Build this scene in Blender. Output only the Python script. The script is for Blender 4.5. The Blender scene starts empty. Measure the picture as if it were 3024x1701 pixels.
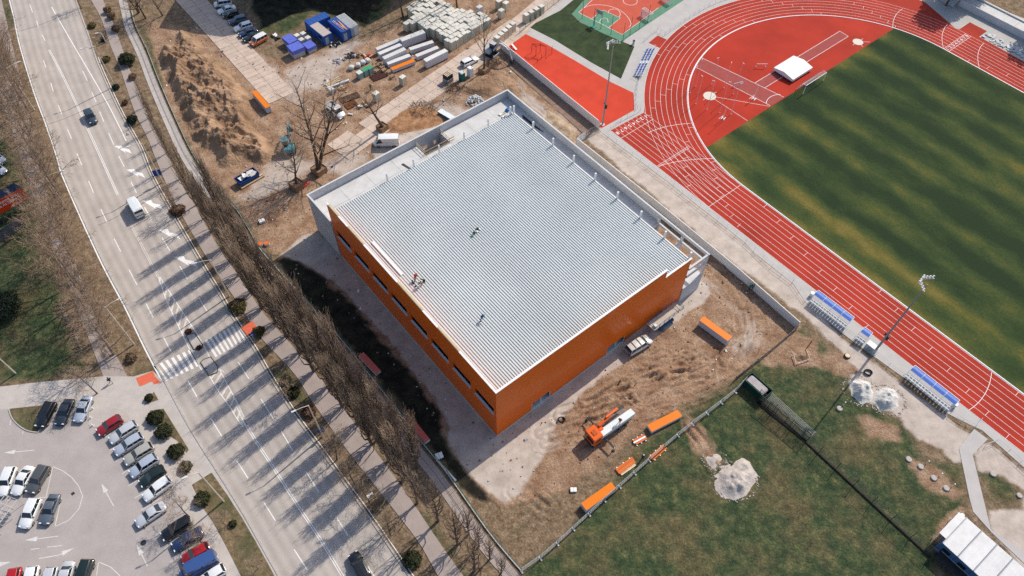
import bpy, math, random
import numpy as np
from mathutils import Vector, Matrix
R = math.radians
rng = random.Random(7)
scene = bpy.context.scene
COL = scene.collection

# ------------------------------------------------------------------ camera
CAM_H = 110.81
FPX, PITCH, ROLL = 2194.58, R(54.161), R(0.744)
CX, CY = 1512.0, 850.5
_fwd = Vector((0, math.cos(PITCH), -math.sin(PITCH)))
_r0 = Vector((1, 0, 0)); _u0 = _r0.cross(_fwd)
_rt = _r0 * math.cos(ROLL) + _u0 * math.sin(ROLL)
_up = -_r0 * math.sin(ROLL) + _u0 * math.cos(ROLL)
cam = bpy.data.cameras.new('camera'); camo = bpy.data.objects.new('camera', cam); COL.objects.link(camo)
m = Matrix((_rt, _up, -_fwd)).transposed().to_4x4(); m.translation = (0, 0, CAM_H)
camo.matrix_world = m
cam.sensor_width = 36; cam.lens = FPX / 3024 * 36; cam.clip_start = 1; cam.clip_end = 5000
scene.camera = camo

# ------------------------------------------------------------------ light
SUN_EL, SUN_AZ = R(43.4), R(47.1)          # azimuth from +x, towards the sun
world = bpy.data.worlds.new('World'); scene.world = world; world.use_nodes = True
nt = world.node_tree; bg = nt.nodes['Background']
sky = nt.nodes.new('ShaderNodeTexSky'); sky.sky_type = 'NISHITA'; sky.sun_disc = False
sky.sun_elevation = SUN_EL; sky.sun_rotation = R(90) - SUN_AZ
sky.air_density = 1.0; sky.dust_density = 1.5; sky.ozone_density = 1.0
nt.links.new(sky.outputs[0], bg.inputs[0]); bg.inputs[1].default_value = 0.145
sl = bpy.data.lights.new('sun', 'SUN'); sl.energy = 4.0; sl.angle = R(0.53); sl.color = (1.0, 0.915, 0.79)
so = bpy.data.objects.new('sun', sl); COL.objects.link(so)
sd = Vector((math.cos(SUN_AZ) * math.cos(SUN_EL), math.sin(SUN_AZ) * math.cos(SUN_EL), math.sin(SUN_EL)))
so.rotation_euler = sd.to_track_quat('Z', 'Y').to_euler(); so.location = (60, 60, 90)
vs = scene.view_settings; vs.view_transform = 'Standard'; vs.look = 'None'; vs.exposure = 0.15; vs.gamma = 1.0
scene.cycles.max_bounces = 6; scene.cycles.diffuse_bounces = 2; scene.cycles.glossy_bounces = 2
scene.cycles.transparent_max_bounces = 8; scene.cycles.transmission_bounces = 2
scene.cycles.use_denoising = False
scene.cycles.sample_clamp_indirect = 4

# ------------------------------------------------------------------ photo pixel -> place on a level plane
CR = {'n': (0, 0, 1), 'd': (0, 0, 3024 / 2576), 'c1': (0, 0, 800 / 1932), 'c2': (600, 0, 800 / 1932), 'c3': (1100, 0, 800 / 1932),
      'c4': (0, 500, 800 / 1932), 'c5': (0, 1050, 800 / 1781), 'c6': (1800, 0, 700 / 1932), 'c7': (2400, 0, 624 / 1932),
      'c8': (1500, 300, 700 / 1932), 'c9': (1500, 800, 900 / 1932), 'c10': (2224, 700, 800 / 1932), 'c11': (2224, 1200, 800 / 2314),
      'c12': (800, 1100, 900 / 2170), 'e1': (800, 20, 320 / 1932), 'e2': (930, 140, 400 / 1092), 'e3': (1160, 0, 400 / 1456),
      'e4': (1280, 140, 280 / 1092), 'e5': (680, 380, 320 / 1008), 'e6': (1660, 1160, 400 / 819), 'e7': (1840, 860, 400 / 1092),
      'e8': (0, 520, 300 / 723), 't6': (2624, 0, 400 / 1932), 't5': (2000, 20, 700 / 2029), 't7': (2000, 400, 500 / 1811)}

def W(c, x, y, z=0.0):
    o = CR[c]; X = o[0] + x * o[2] - CX; Y = o[1] + y * o[2] - CY
    d = _rt * X - _up * Y + _fwd * FPX
    t = (z - CAM_H) / d.z
    return Vector((d.x * t, d.y * t, z))

def WL(c, pts, z=0.0):
    return [W(c, x, y, z) for x, y in pts]

def height_at(base, c, x, y):
    """height of a point that stands straight above `base` and is seen at this pixel"""
    o = CR[c]; X = o[0] + x * o[2] - CX; Y = o[1] + y * o[2] - CY
    d = _rt * X - _up * Y + _fwd * FPX
    t = (base.x * d.x + base.y * d.y) / (d.x * d.x + d.y * d.y)
    return CAM_H + d.z * t

# ------------------------------------------------------------------ scene tree helpers
def link(name, data, parent=None):
    o = bpy.data.objects.new(name, data); COL.objects.link(o)
    if parent is not None: o.parent = parent
    return o

def tag(o, label=None, cat=None, group=None, kind=None):
    if label: o['label'] = label
    if cat: o['category'] = cat
    if group: o['group'] = group
    if kind: o['kind'] = kind
    return o

def thing(name, label, cat, loc=(0, 0, 0), rz=0.0, group=None):
    o = link(name, None); o.empty_display_size = 0.3
    o.location = loc; o.rotation_euler = (0, 0, rz)
    return tag(o, label, cat, group)

def dup(o, parent=None):
    c = o.copy(); COL.objects.link(c); c.parent = parent
    if parent is not None: c.matrix_parent_inverse = o.matrix_parent_inverse
    for ch in list(o.children): dup(ch, c)
    return c

ORD = ['first', 'second', 'third', 'fourth', 'fifth', 'sixth', 'seventh', 'eighth', 'ninth', 'tenth', 'eleventh', 'twelfth', 'thirteenth',
       'fourteenth', 'fifteenth', 'sixteenth', 'seventeenth', 'eighteenth', 'nineteenth', 'twentieth']
def ordw(i):
    if i < 20: return ORD[i]
    tens = {2: 'twenty', 3: 'thirty', 4: 'forty', 5: 'fifty'}
    n = i + 1
    if n % 10 == 0: return {30: 'thirtieth', 40: 'fortieth', 50: 'fiftieth'}[n]
    return tens[n // 10] + '-' + ORD[n % 10 - 1]

class MB:
    """collects faces; build() makes one mesh object"""
    def __init__(s): s.v = []; s.f = []; s.mi = []; s.m = 0
    def add(s, vs, fs):
        b = len(s.v); s.v.extend([tuple(v) for v in vs])
        for f in fs: s.f.append(tuple(i + b for i in f)); s.mi.append(s.m)
        return s
    def box(s, c, d, rz=0.0, tilt=None, taper=1.0):
        x, y, z = d[0] / 2, d[1] / 2, d[2] / 2
        vs = [Vector((-x, -y, -z)), Vector((x, -y, -z)), Vector((x, y, -z)), Vector((-x, y, -z)),
              Vector((-x * taper, -y * taper, z)), Vector((x * taper, -y * taper, z)), Vector((x * taper, y * taper, z)), Vector((-x * taper, y * taper, z))]
        M = Matrix.Rotation(rz, 3, 'Z')
        if tilt is not None: M = M @ tilt
        c = Vector(c)
        return s.add([c + M @ v for v in vs], [(3, 2, 1, 0), (4, 5, 6, 7), (0, 1, 5, 4), (1, 2, 6, 5), (2, 3, 7, 6), (3, 0, 4, 7)])
    def bbox(s, c, d, b=0.02, rz=0.0):
        """box with bevelled vertical and top edges"""
        x, y, z = d[0] / 2, d[1] / 2, d[2] / 2
        def ring(x, y, b, z): return [(-x + b, -y, z), (x - b, -y, z), (x, -y + b, z), (x, y - b, z), (x - b, y, z), (-x + b, y, z), (-x, y - b, z), (-x, -y + b, z)]
        vs = ring(x, y, b, -z) + ring(x, y, b, z - b) + ring(x - b, y - b, b, z)
        M = Matrix.Rotation(rz, 3, 'Z'); c = Vector(c)
        fs = [tuple(range(7, -1, -1)), tuple(range(16, 24))]
        for k in range(2):
            for i in range(8):
                j = (i + 1) % 8; fs.append((k * 8 + i, k * 8 + j, k * 8 + 8 + j, k * 8 + 8 + i))
        return s.add([c + M @ Vector(v) for v in vs], fs)
    def bar(s, a, b, w, h=None, up=(0, 0, 1)):
        """rectangular bar from a to b"""
        h = h or w; a = Vector(a); b = Vector(b); d = (b - a)
        if d.length < 1e-6: return s
        d.normalize(); u = Vector(up)
        if abs(d.dot(u)) > 0.97: u = Vector((1, 0, 0))
        x = d.cross(u).normalized() * (w / 2); y = x.cross(d).normalized() * (h / 2)
        vs = [a - x - y, a + x - y, a + x + y, a - x + y, b - x - y, b + x - y, b + x + y, b - x + y]
        return s.add(vs, [(0, 1, 2, 3), (7, 6, 5, 4), (1, 0, 4, 5), (2, 1, 5, 6), (3, 2, 6, 7), (0, 3, 7, 4)])
    def tube(s, pts, rad, n=6, cap=True):
        pts = [Vector(p) for p in pts]
        if not isinstance(rad, (list, tuple)): rad = [rad] * len(pts)
        vs = []; fs = []; prev = None
        for i, p in enumerate(pts):
            d = (pts[min(i + 1, len(pts) - 1)] - pts[max(i - 1, 0)])
            d = d.normalized() if d.length > 1e-9 else Vector((0, 0, 1))
            if prev is None:
                u = Vector((1, 0, 0)) if abs(d.x) < 0.8 else Vector((0, 1, 0))
                x = (u - d * u.dot(d)).normalized()
            else:
                x = prev - d * prev.dot(d)
                x = x.normalized() if x.length > 1e-6 else d.orthogonal().normalized()
            prev = x; y = d.cross(x)
            for k in range(n):
                a = 2 * math.pi * k / n
                vs.append(p + (x * math.cos(a) + y * math.sin(a)) * rad[i])
        for i in range(len(pts) - 1):
            for k in range(n):
                j = (k + 1) % n
                fs.append((i * n + k, i * n + j, i * n + n + j, i * n + n + k))
        if cap:
            fs.append(tuple(range(n - 1, -1, -1))); fs.append(tuple((len(pts) - 1) * n + k for k in range(n)))
        return s.add(vs, fs)
    def cyl(s, c, r, h, n=12, r2=None):
        c = Vector(c); return s.tube([c, c + Vector((0, 0, h))], [r, r if r2 is None else r2], n)
    def prism(s, poly, z0, z1):
        n = len(poly)
        if sum(poly[i][0] * poly[(i + 1) % n][1] - poly[(i + 1) % n][0] * poly[i][1] for i in range(n)) < 0: poly = poly[::-1]
        vs = [(p[0], p[1], z0) for p in poly] + [(p[0], p[1], z1) for p in poly]
        fs = [tuple(range(n - 1, -1, -1)), tuple(range(n, 2 * n))]
        for i in range(n): j = (i + 1) % n; fs.append((i, j, n + j, n + i))
        return s.add(vs, fs)
    def strip(s, pts, w, z):
        """flat ribbon of width w along pts at height z"""
        L, Rr = offs(pts, w / 2), offs(pts, -w / 2)
        n = len(pts); vs = [(p.x, p.y, z) for p in Rr] + [(p.x, p.y, z) for p in L]
        return s.add(vs, [(i, i + 1, n + i + 1, n + i) for i in range(n - 1)])
    def flat(s, poly, z):
        n = len(poly)
        if sum(poly[i][0] * poly[(i + 1) % n][1] - poly[(i + 1) % n][0] * poly[i][1] for i in range(n)) < 0: poly = poly[::-1]
        return s.add([(p[0], p[1], z) for p in poly], [tuple(range(n))])
    def mesh(s, name, mats, smooth=False):
        me = bpy.data.meshes.new(name); me.from_pydata(s.v, [], s.f)
        if not isinstance(mats, (list, tuple)): mats = [mats]
        for q in mats: me.materials.append(q)
        if len(mats) > 1: me.polygons.foreach_set('material_index', s.mi)
        if smooth: me.polygons.foreach_set('use_smooth', [True] * len(s.f))
        me.update(); return me
    def build(s, name, mats, parent=None, smooth=False):
        return link(name, s.mesh(name, mats, smooth), parent)

def offs(pts, d):
    out = []
    n = len(pts)
    for i, p in enumerate(pts):
        a = pts[max(i - 1, 0)]; b = pts[min(i + 1, n - 1)]
        t = Vector((b[0] - a[0], b[1] - a[1])).normalized()
        out.append(Vector((p[0] - t.y * d, p[1] + t.x * d, 0)))
    return out

def spline(pts, step=1.0):
    """Catmull-Rom through the points, resampled evenly"""
    P = [Vector((p[0], p[1], 0)) for p in pts]
    if len(P) < 3:
        d = []
        n = max(1, int((P[1] - P[0]).length / step))
        return [P[0].lerp(P[1], i / n) for i in range(n + 1)]
    out = []
    for i in range(len(P) - 1):
        p0 = P[max(i - 1, 0)]; p1 = P[i]; p2 = P[i + 1]; p3 = P[min(i + 2, len(P) - 1)]
        n = max(2, int((p2 - p1).length / 0.5))
        for k in range(n):
            t = k / n
            out.append(0.5 * ((2 * p1) + (p2 - p0) * t + (2 * p0 - 5 * p1 + 4 * p2 - p3) * t * t + (3 * p1 - p0 - 3 * p2 + p3) * t ** 3))
    out.append(P[-1])
    return resample(out, step)

def resample(P, step):
    out = [P[0].copy()]; acc = 0.0; L = sum((P[i + 1] - P[i]).length for i in range(len(P) - 1))
    n = max(1, round(L / step)); st = L / n; target = st
    for i in range(len(P) - 1):
        seg = (P[i + 1] - P[i]).length
        while seg > 0 and acc + seg >= target - 1e-6 and len(out) < n:
            out.append(P[i].lerp(P[i + 1], (target - acc) / seg)); target += st
        acc += seg
    out.append(P[-1].copy()); return out

def along(P, s):
    acc = 0
    for i in range(len(P) - 1):
        seg = (P[i + 1] - P[i]).length
        if acc + seg >= s: return P[i].lerp(P[i + 1], (s - acc) / seg), (P[i + 1] - P[i]).normalized()
        acc += seg
    return P[-1].copy(), (P[-1] - P[-2]).normalized()
def plen(P): return sum((P[i + 1] - P[i]).length for i in range(len(P) - 1))

# ------------------------------------------------------------------ materials
_mc = {}
def srgb(r, g, b):
    f = lambda c: (c / 255 / 12.92) if c <= 10 else ((c / 255 + 0.055) / 1.055) ** 2.4
    return (f(r), f(g), f(b))
def mul(c, k): return tuple(min(1, x * k) for x in c)
def pm(name, col, var=0.15, scale=1.0, rough=0.8, bump=0.0, bscale=None, metal=0.0, spec=0.12, col2=None, rand=0.0, world=False,
       coat=0.0, detail=5.0, stretch=None, rot=0.0, fine=0.0):
    if name in _mc: return _mc[name]
    M = bpy.data.materials.new(name); M.use_nodes = True; T = M.node_tree; N = T.nodes; K = T.links
    b = N['Principled BSDF']; b.inputs['Roughness'].default_value = rough; b.inputs['Metallic'].default_value = metal
    b.inputs['Specular IOR Level'].default_value = spec; b.inputs['Coat Weight'].default_value = coat; b.inputs['Coat Roughness'].default_value = 0.08
    if world:
        g = N.new('ShaderNodeNewGeometry'); co = g.outputs['Position']
    else:
        g = N.new('ShaderNodeTexCoord'); co = g.outputs['Object']
    if stretch or rot:
        mp = N.new('ShaderNodeMapping'); mp.inputs['Rotation'].default_value = (0, 0, rot); mp.inputs['Scale'].default_value = stretch or (1, 1, 1)
        K.new(co, mp.inputs[0]); co = mp.outputs[0]
    no = N.new('ShaderNodeTexNoise'); no.inputs['Scale'].default_value = scale; no.inputs['Detail'].default_value = detail
    no.inputs['Roughness'].default_value = 0.6; K.new(co, no.inputs['Vector'])
    rp = N.new('ShaderNodeMapRange'); rp.inputs['From Min'].default_value = 0.3; rp.inputs['From Max'].default_value = 0.7
    K.new(no.outputs[0], rp.inputs[0])
    mx = N.new('ShaderNodeMix'); mx.data_type = 'RGBA'
    c1 = mul(col, 1 - var); c2 = col2 if col2 else mul(col, 1 + var)
    mx.inputs[6].default_value = (*c1, 1); mx.inputs[7].default_value = (*c2, 1)
    K.new(rp.outputs[0], mx.inputs[0]); out = mx.outputs[2]
    if fine:
        n3 = N.new('ShaderNodeTexNoise'); n3.inputs['Scale'].default_value = 9.0; n3.inputs['Detail'].default_value = 3; K.new(co, n3.inputs['Vector'])
        r3 = N.new('ShaderNodeMapRange'); r3.inputs['From Min'].default_value = .3; r3.inputs['From Max'].default_value = .7
        r3.inputs['To Min'].default_value = 1 - fine; r3.inputs['To Max'].default_value = 1 + fine; K.new(n3.outputs[0], r3.inputs[0])
        x3 = N.new('ShaderNodeVectorMath'); x3.operation = 'SCALE'; K.new(out, x3.inputs[0]); K.new(r3.outputs[0], x3.inputs['Scale']); out = x3.outputs[0]
    if rand:
        oi = N.new('ShaderNodeObjectInfo'); r4 = N.new('ShaderNodeMapRange')
        r4.inputs['To Min'].default_value = 1 - rand; r4.inputs['To Max'].default_value = 1 + rand; K.new(oi.outputs['Random'], r4.inputs[0])
        x4 = N.new('ShaderNodeVectorMath'); x4.operation = 'SCALE'; K.new(out, x4.inputs[0]); K.new(r4.outputs[0], x4.inputs['Scale']); out = x4.outputs[0]
    K.new(out, b.inputs['Base Color'])
    if bump:
        n2 = N.new('ShaderNodeTexNoise'); n2.inputs['Scale'].default_value = bscale or scale * 4; n2.inputs['Detail'].default_value = 6; K.new(co, n2.inputs['Vector'])
        bp = N.new('ShaderNodeBump'); bp.inputs['Strength'].default_value = 1.0; bp.inputs['Distance'].default_value = bump
        K.new(n2.outputs[0], bp.inputs['Height']); K.new(bp.outputs[0], b.inputs['Normal'])
    _mc[name] = M; return M

ASPH = pm('old_asphalt', (.41, .365, .33), .10, .25, .9, .01, 8, world=True, fine=.07)
ASPH2 = pm('parking_asphalt', (.36, .325, .31), .09, .3, .9, .01, 8, world=True, fine=.08)
PATH = pm('path_asphalt', (.34, .285, .26), .10, .4, .9, .01, 8, world=True, fine=.08)
PAVE = pm('paving_concrete', (.44, .40, .37), .10, .5, .9, .01, 6, world=True, fine=.06, rand=.05)
CONC = pm('concrete', (.54, .54, .54), .10, .6, .8, .004, 6, fine=.05, rand=.03)
CONC_OLD = pm('old_concrete_panels', (.50, .40, .33), .14, .6, .9, .01, 5, world=True, fine=.08, rand=.07)
KERB = pm('kerb_stone', (.42, .39, .36), .12, 1.5, .85, rand=.05, world=True)
PAINT = pm('road_paint', (.78, .76, .73), .12, 3.0, .7, world=True, col2=(.82, .80, .78))
PAINT_W = pm('worn_road_paint', (.62, .57, .50), .2, 2.0, .7, world=True)
DLINE = pm('tar_seam', (.13, .12, .12), .2, 2.0, .8, world=True)
WHITE = pm('white_paint', (.80, .80, .79), .05, 2.0, .5)
STEEL = pm('galvanised_steel', (.45, .46, .47), .12, 3.0, .45, metal=.6)
GALV = pm('pale_grey_tube', (.55, .55, .55), .08, 3.0, .5)
DARKM = pm('dark_metal', (.04, .04, .045), .2, 3.0, .5)
BLACK = pm('black_rubber', (.02, .02, .02), .2, 5.0, .7)
WOOD = pm('timber', (.50, .34, .19), .2, 3.0, .8, stretch=(1, 6, 6), rand=.15)
WOODL = pm('pale_timber', (.62, .50, .34), .15, 3.0, .8, rand=.15)
BARK = pm('bark', (.12, .085, .062), .3, 6.0, .95)
BARKP = pm('pale_bark', (.27, .20, .145), .25, 6.0, .95)
TWIG = pm('bare_twigs', (.26, .18, .125), .35, 4.0, .95, rand=.12)
# ================================================================== SETTING: ground
def noise2(x, y, scale, seed, octs=3):
    r = np.random.RandomState(seed); out = np.zeros_like(x); amp = 1.0; tot = 0
    for o in range(octs):
        L = r.rand(256, 256); fx = x / scale * 2 ** o + 1000.3; fy = y / scale * 2 ** o + 1000.7
        ix = np.floor(fx).astype(int); iy = np.floor(fy).astype(int); tx = fx - ix; ty = fy - iy
        tx = tx * tx * (3 - 2 * tx); ty = ty * ty * (3 - 2 * ty); a = ix % 256; b = iy % 256; a1 = (ix + 1) % 256; b1 = (iy + 1) % 256
        out += amp * (L[a, b] * (1 - tx) * (1 - ty) + L[a1, b] * tx * (1 - ty) + L[a, b1] * (1 - tx) * ty + L[a1, b1] * tx * ty)
        tot += amp; amp *= 0.5
    return out / tot * 2 - 1

def sdist(x, y, poly):
    """signed distance, positive inside"""
    n = len(poly); ins = np.zeros(x.shape, bool); dm = np.full(x.shape, 1e9)
    for i in range(n):
        ax, ay = poly[i][0], poly[i][1]; bx, by = poly[(i + 1) % n][0], poly[(i + 1) % n][1]
        c = ((ay > y) != (by > y)); ins ^= c & (x < (bx - ax) * (y - ay) / ((by - ay) if by != ay else 1e-9) + ax)
        ex, ey = bx - ax, by - ay; t = np.clip(((x - ax) * ex + (y - ay) * ey) / (ex * ex + ey * ey + 1e-9), 0, 1)
        dm = np.minimum(dm, np.hypot(x - ax - t * ex, y - ay - t * ey))
    return np.where(ins, dm, -dm)

def pdist(x, y, P):
    dm = np.full(x.shape, 1e9)
    for i in range(len(P) - 1):
        ax, ay = P[i][0], P[i][1]; ex, ey = P[i + 1][0] - ax, P[i + 1][1] - ay
        t = np.clip(((x - ax) * ex + (y - ay) * ey) / (ex * ex + ey * ey + 1e-9), 0, 1)
        dm = np.minimum(dm, np.hypot(x - ax - t * ex, y - ay - t * ey))
    return dm

# building frame (front corner, x along the front to the right, y along the side to the back)
B0 = W('n', 1467.3, 1289); BYAW = R(39.71)
def BL(x, y, z=0.0):
    return Vector((B0.x + x * math.cos(BYAW) - y * math.sin(BYAW), B0.y + x * math.sin(BYAW) + y * math.cos(BYAW), z))

Z_SITE = WL('d', [(368, 50), (470, 70), (560, 60), (600, 110), (690, 150), (900, 110), (1010, 60), (1100, -30), (1400, -30), (1330, 60), (1270, 110), (1330, 170), (1500, 320),
                  (1460, 345), (1640, 560), (1800, 650), (2010, 815), (1930, 880), (1850, 950), (1700, 1030), (1580, 1100), (1500, 1180), (1420, 1230), (1330, 1270),
                  (1250, 1262), (1180, 1200), (1130, 1130), (1040, 1000), (900, 850), (740, 700), (660, 600), (590, 500), (520, 430), (440, 300), (400, 180)])
Z_DIRT2 = [WL('d', [(1880, 870), (1960, 840), (2050, 850), (2060, 920), (1990, 930), (1900, 900)]), WL('c9', [(1130, 900), (1180, 960), (1330, 1160), (1390, 1240), (1310, 1260), (1240, 1170), (1100, 970)]),
           WL('c10', [(560, 780), (720, 860), (760, 960), (640, 1000), (480, 880)]), WL('c11', [(1280, 400), (1520, 500), (1700, 680), (1800, 740), (1700, 780), (1500, 700), (1330, 520)]),
           WL('c11', [(900, 100), (1230, 180), (1250, 300), (1000, 260)]), WL('c11', [(1600, 960), (1760, 880), (1860, 880), (1700, 1060), (1600, 1120)])]
Z_GRAVEL = [WL('d', [(700, 640), (760, 596), (800, 586), (850, 630), (1000, 800), (1250, 1090), (1500, 900), (1700, 750), (1745, 690), (1780, 715), (1785, 745), (1700, 812), (1600, 885), (1500, 962),
                     (1430, 1030), (1385, 1095), (1372, 1150), (1335, 1190), (1310, 1238), (1270, 1262), (1238, 1244), (1182, 1190), (1132, 1120), (1122, 1045), (1062, 960), (1000, 880), (940, 812), (880, 742), (820, 692), (760, 662)]),
            WL('c2', [(1180, 1090), (1260, 1010), (1400, 940), (1500, 905), (1620, 890), (1660, 900), (1640, 960), (1400, 1110), (1250, 1150)]),
            WL('d', [(1470, 345), (1530, 320), (1700, 450), (2000, 680), (2045, 760), (2120, 850), (2280, 975), (2430, 1090), (2470, 1140), (2400, 1160), (2250, 1020), (2130, 900), (2030, 800), (1830, 650), (1640, 490)]),
            WL('c10', [(690, 980), (870, 950), (1050, 1100), (1100, 1200), (1350, 1330), (1400, 1449), (1180, 1449), (1040, 1290), (950, 1230), (700, 1110)]),
            WL('c11', [(1240, 40), (1400, 40), (1560, 150), (1760, 330), (1740, 390), (1560, 360), (1470, 300), (1280, 160)]),
            WL('c11', [(1890, 400), (2000, 300), (2500, 700), (2500, 1500), (2330, 1449), (2040, 1070), (2000, 870), (2290, 880), (2310, 720), (2150, 600), (1920, 540)])]
Z_DUST = [WL('c2', [(400, 400), (560, 560), (680, 450), (900, 360), (1100, 270), (1120, 310), (1010, 420), (960, 540), (840, 640), (700, 660), (720, 760), (560, 700)]),
          WL('c2', [(480, 1140), (560, 1080), (700, 1130), (860, 1180), (1000, 1100), (1200, 1060), (1200, 1120), (1010, 1260), (880, 1240), (760, 1230), (640, 1280), (430, 1420), (200, 1449), (330, 1350)]),
          WL('c3', [(1040, 590), (1120, 680), (1240, 770), (1480, 930), (1440, 980), (1270, 900), (1160, 800), (1080, 720)]),
          WL('c2', [(1340, 860), (1600, 760), (1850, 760), (1930, 800), (1700, 900), (1500, 900), (1350, 960)]), WL('c9', [(0, 1110), (230, 1090), (270, 1010), (330, 1010), (240, 1150), (100, 1290), (0, 1400)]),
          WL('c9', [(1250, 60), (1420, 190), (1560, 330), (1600, 470), (1500, 560), (1440, 480), (1500, 330), (1400, 200)])]
Z_LAWN = [WL('c4', [(-200, -400), (40, -300), (100, -150), (175, 100), (225, 250), (290, 420), (340, 560), (390, 700), (420, 800), (445, 900), (425, 980), (460, 1090), (500, 1230), (560, 1330), (600, 1400), (300, 1500), (-200, 1520)]),
          WL('d', [(1290, 1560), (1310, 1430), (1430, 1340), (1520, 1230), (1600, 1110), (1700, 1045), (1850, 955), (1930, 880), (2010, 815), (2080, 870), (2140, 930), (2160, 1000), (2270, 1060), (2330, 1150), (2425, 1175), (2440, 1260), (2400, 1330), (2330, 1560)]),
          WL('c11', [(1940, 545), (2100, 570), (2290, 730), (2280, 850), (2010, 840)]),
          WL('c2', [(300, -80), (900, -90), (1380, -60), (1330, 60), (1180, 180), (1100, 190), (760, 90), (700, 190), (540, 260), (410, 230)]),
          WL('c12', [(950, 1000), (1060, 990), (1280, 1240), (1420, 1449), (1390, 1500), (1220, 1240)]), WL('c12', [(20, 0), (140, 0), (260, 190), (200, 200), (90, 130)]),
          WL('c12', [(980, 60), (1130, 60), (1230, 280), (1330, 600), (1380, 740), (1290, 760), (1060, 440), (850, 170), (700, -40), (-20, -870), (220, -900)]),
          WL('c1', [(960, 150), (1060, 260), (1130, 420), (1190, 640), (1290, 880), (1400, 1080), (1530, 1100), (1560, 1220), (1480, 1250), (1350, 1060), (1240, 840), (1130, 580)]),
          WL('c1', [(20, -40), (85, -40), (110, 180), (60, 210), (20, 120)]), WL('c3', [(1330, -60), (1450, -60), (1330, 120), (1120, 190), (1270, 90)])]
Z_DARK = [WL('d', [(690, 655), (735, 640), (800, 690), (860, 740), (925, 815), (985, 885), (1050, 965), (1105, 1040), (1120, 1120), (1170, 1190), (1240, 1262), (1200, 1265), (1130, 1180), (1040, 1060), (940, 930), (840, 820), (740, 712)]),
          WL('c2', [(330, -60), (1380, -60), (1200, 60), (1150, 190), (1100, 160), (760, 60), (620, 110), (440, 190), (380, 120)])]  # second patch: shade of the block beyond the top, painted into the ground colour
RUTS = [('c9', [(1380, -40), (1500, 90), (1560, 230), (1580, 340), (1540, 470), (1440, 600), (1290, 700), (1060, 790), (800, 860), (600, 920), (400, 1010), (250, 1090)]),
        ('c9', [(1300, -30), (1440, 100), (1500, 230), (1525, 340), (1490, 450), (1390, 570), (1230, 660), (1000, 750), (760, 810)]),
        ('c9', [(1250, 30), (1380, 150), (1450, 260), (1465, 360), (1420, 470), (1290, 590), (1060, 680), (850, 770), (640, 870)]),
        ('c9', [(1170, 560), (1010, 620), (830, 720), (660, 830), (540, 900)]), ('c9', [(1320, 620), (1150, 700), (960, 760), (740, 850), (560, 950), (430, 1040)]),
        ('c9', [(1100, 640), (930, 660), (760, 740), (600, 830), (470, 920), (350, 960)]), ('c9', [(1250, 640), (1100, 640), (960, 690), (820, 790)]),
        ('c9', [(560, 930), (450, 970), (330, 1060), (230, 1120)]), ('c9', [(300, 1040), (420, 990), (560, 990)]), ('c9', [(280, 1080), (400, 1050), (480, 1060)]),
        ('c12', [(1790, 780), (1860, 850), (1990, 960)]), ('c12', [(1740, 850), (1820, 920), (1930, 1000)]), ('c9', [(1115, 985), (1210, 1110), (1310, 1250)]), ('c9', [(1165, 965), (1270, 1100), (1350, 1190)]),
        ('c3', [(950, 500), (1060, 620), (1140, 720), (1260, 800), (1450, 960)]), ('c3', [(905, 520), (1010, 640), (1080, 740), (1200, 830)]), ('c3', [(1240, 790), (1290, 850), (1400, 930)])]

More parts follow.
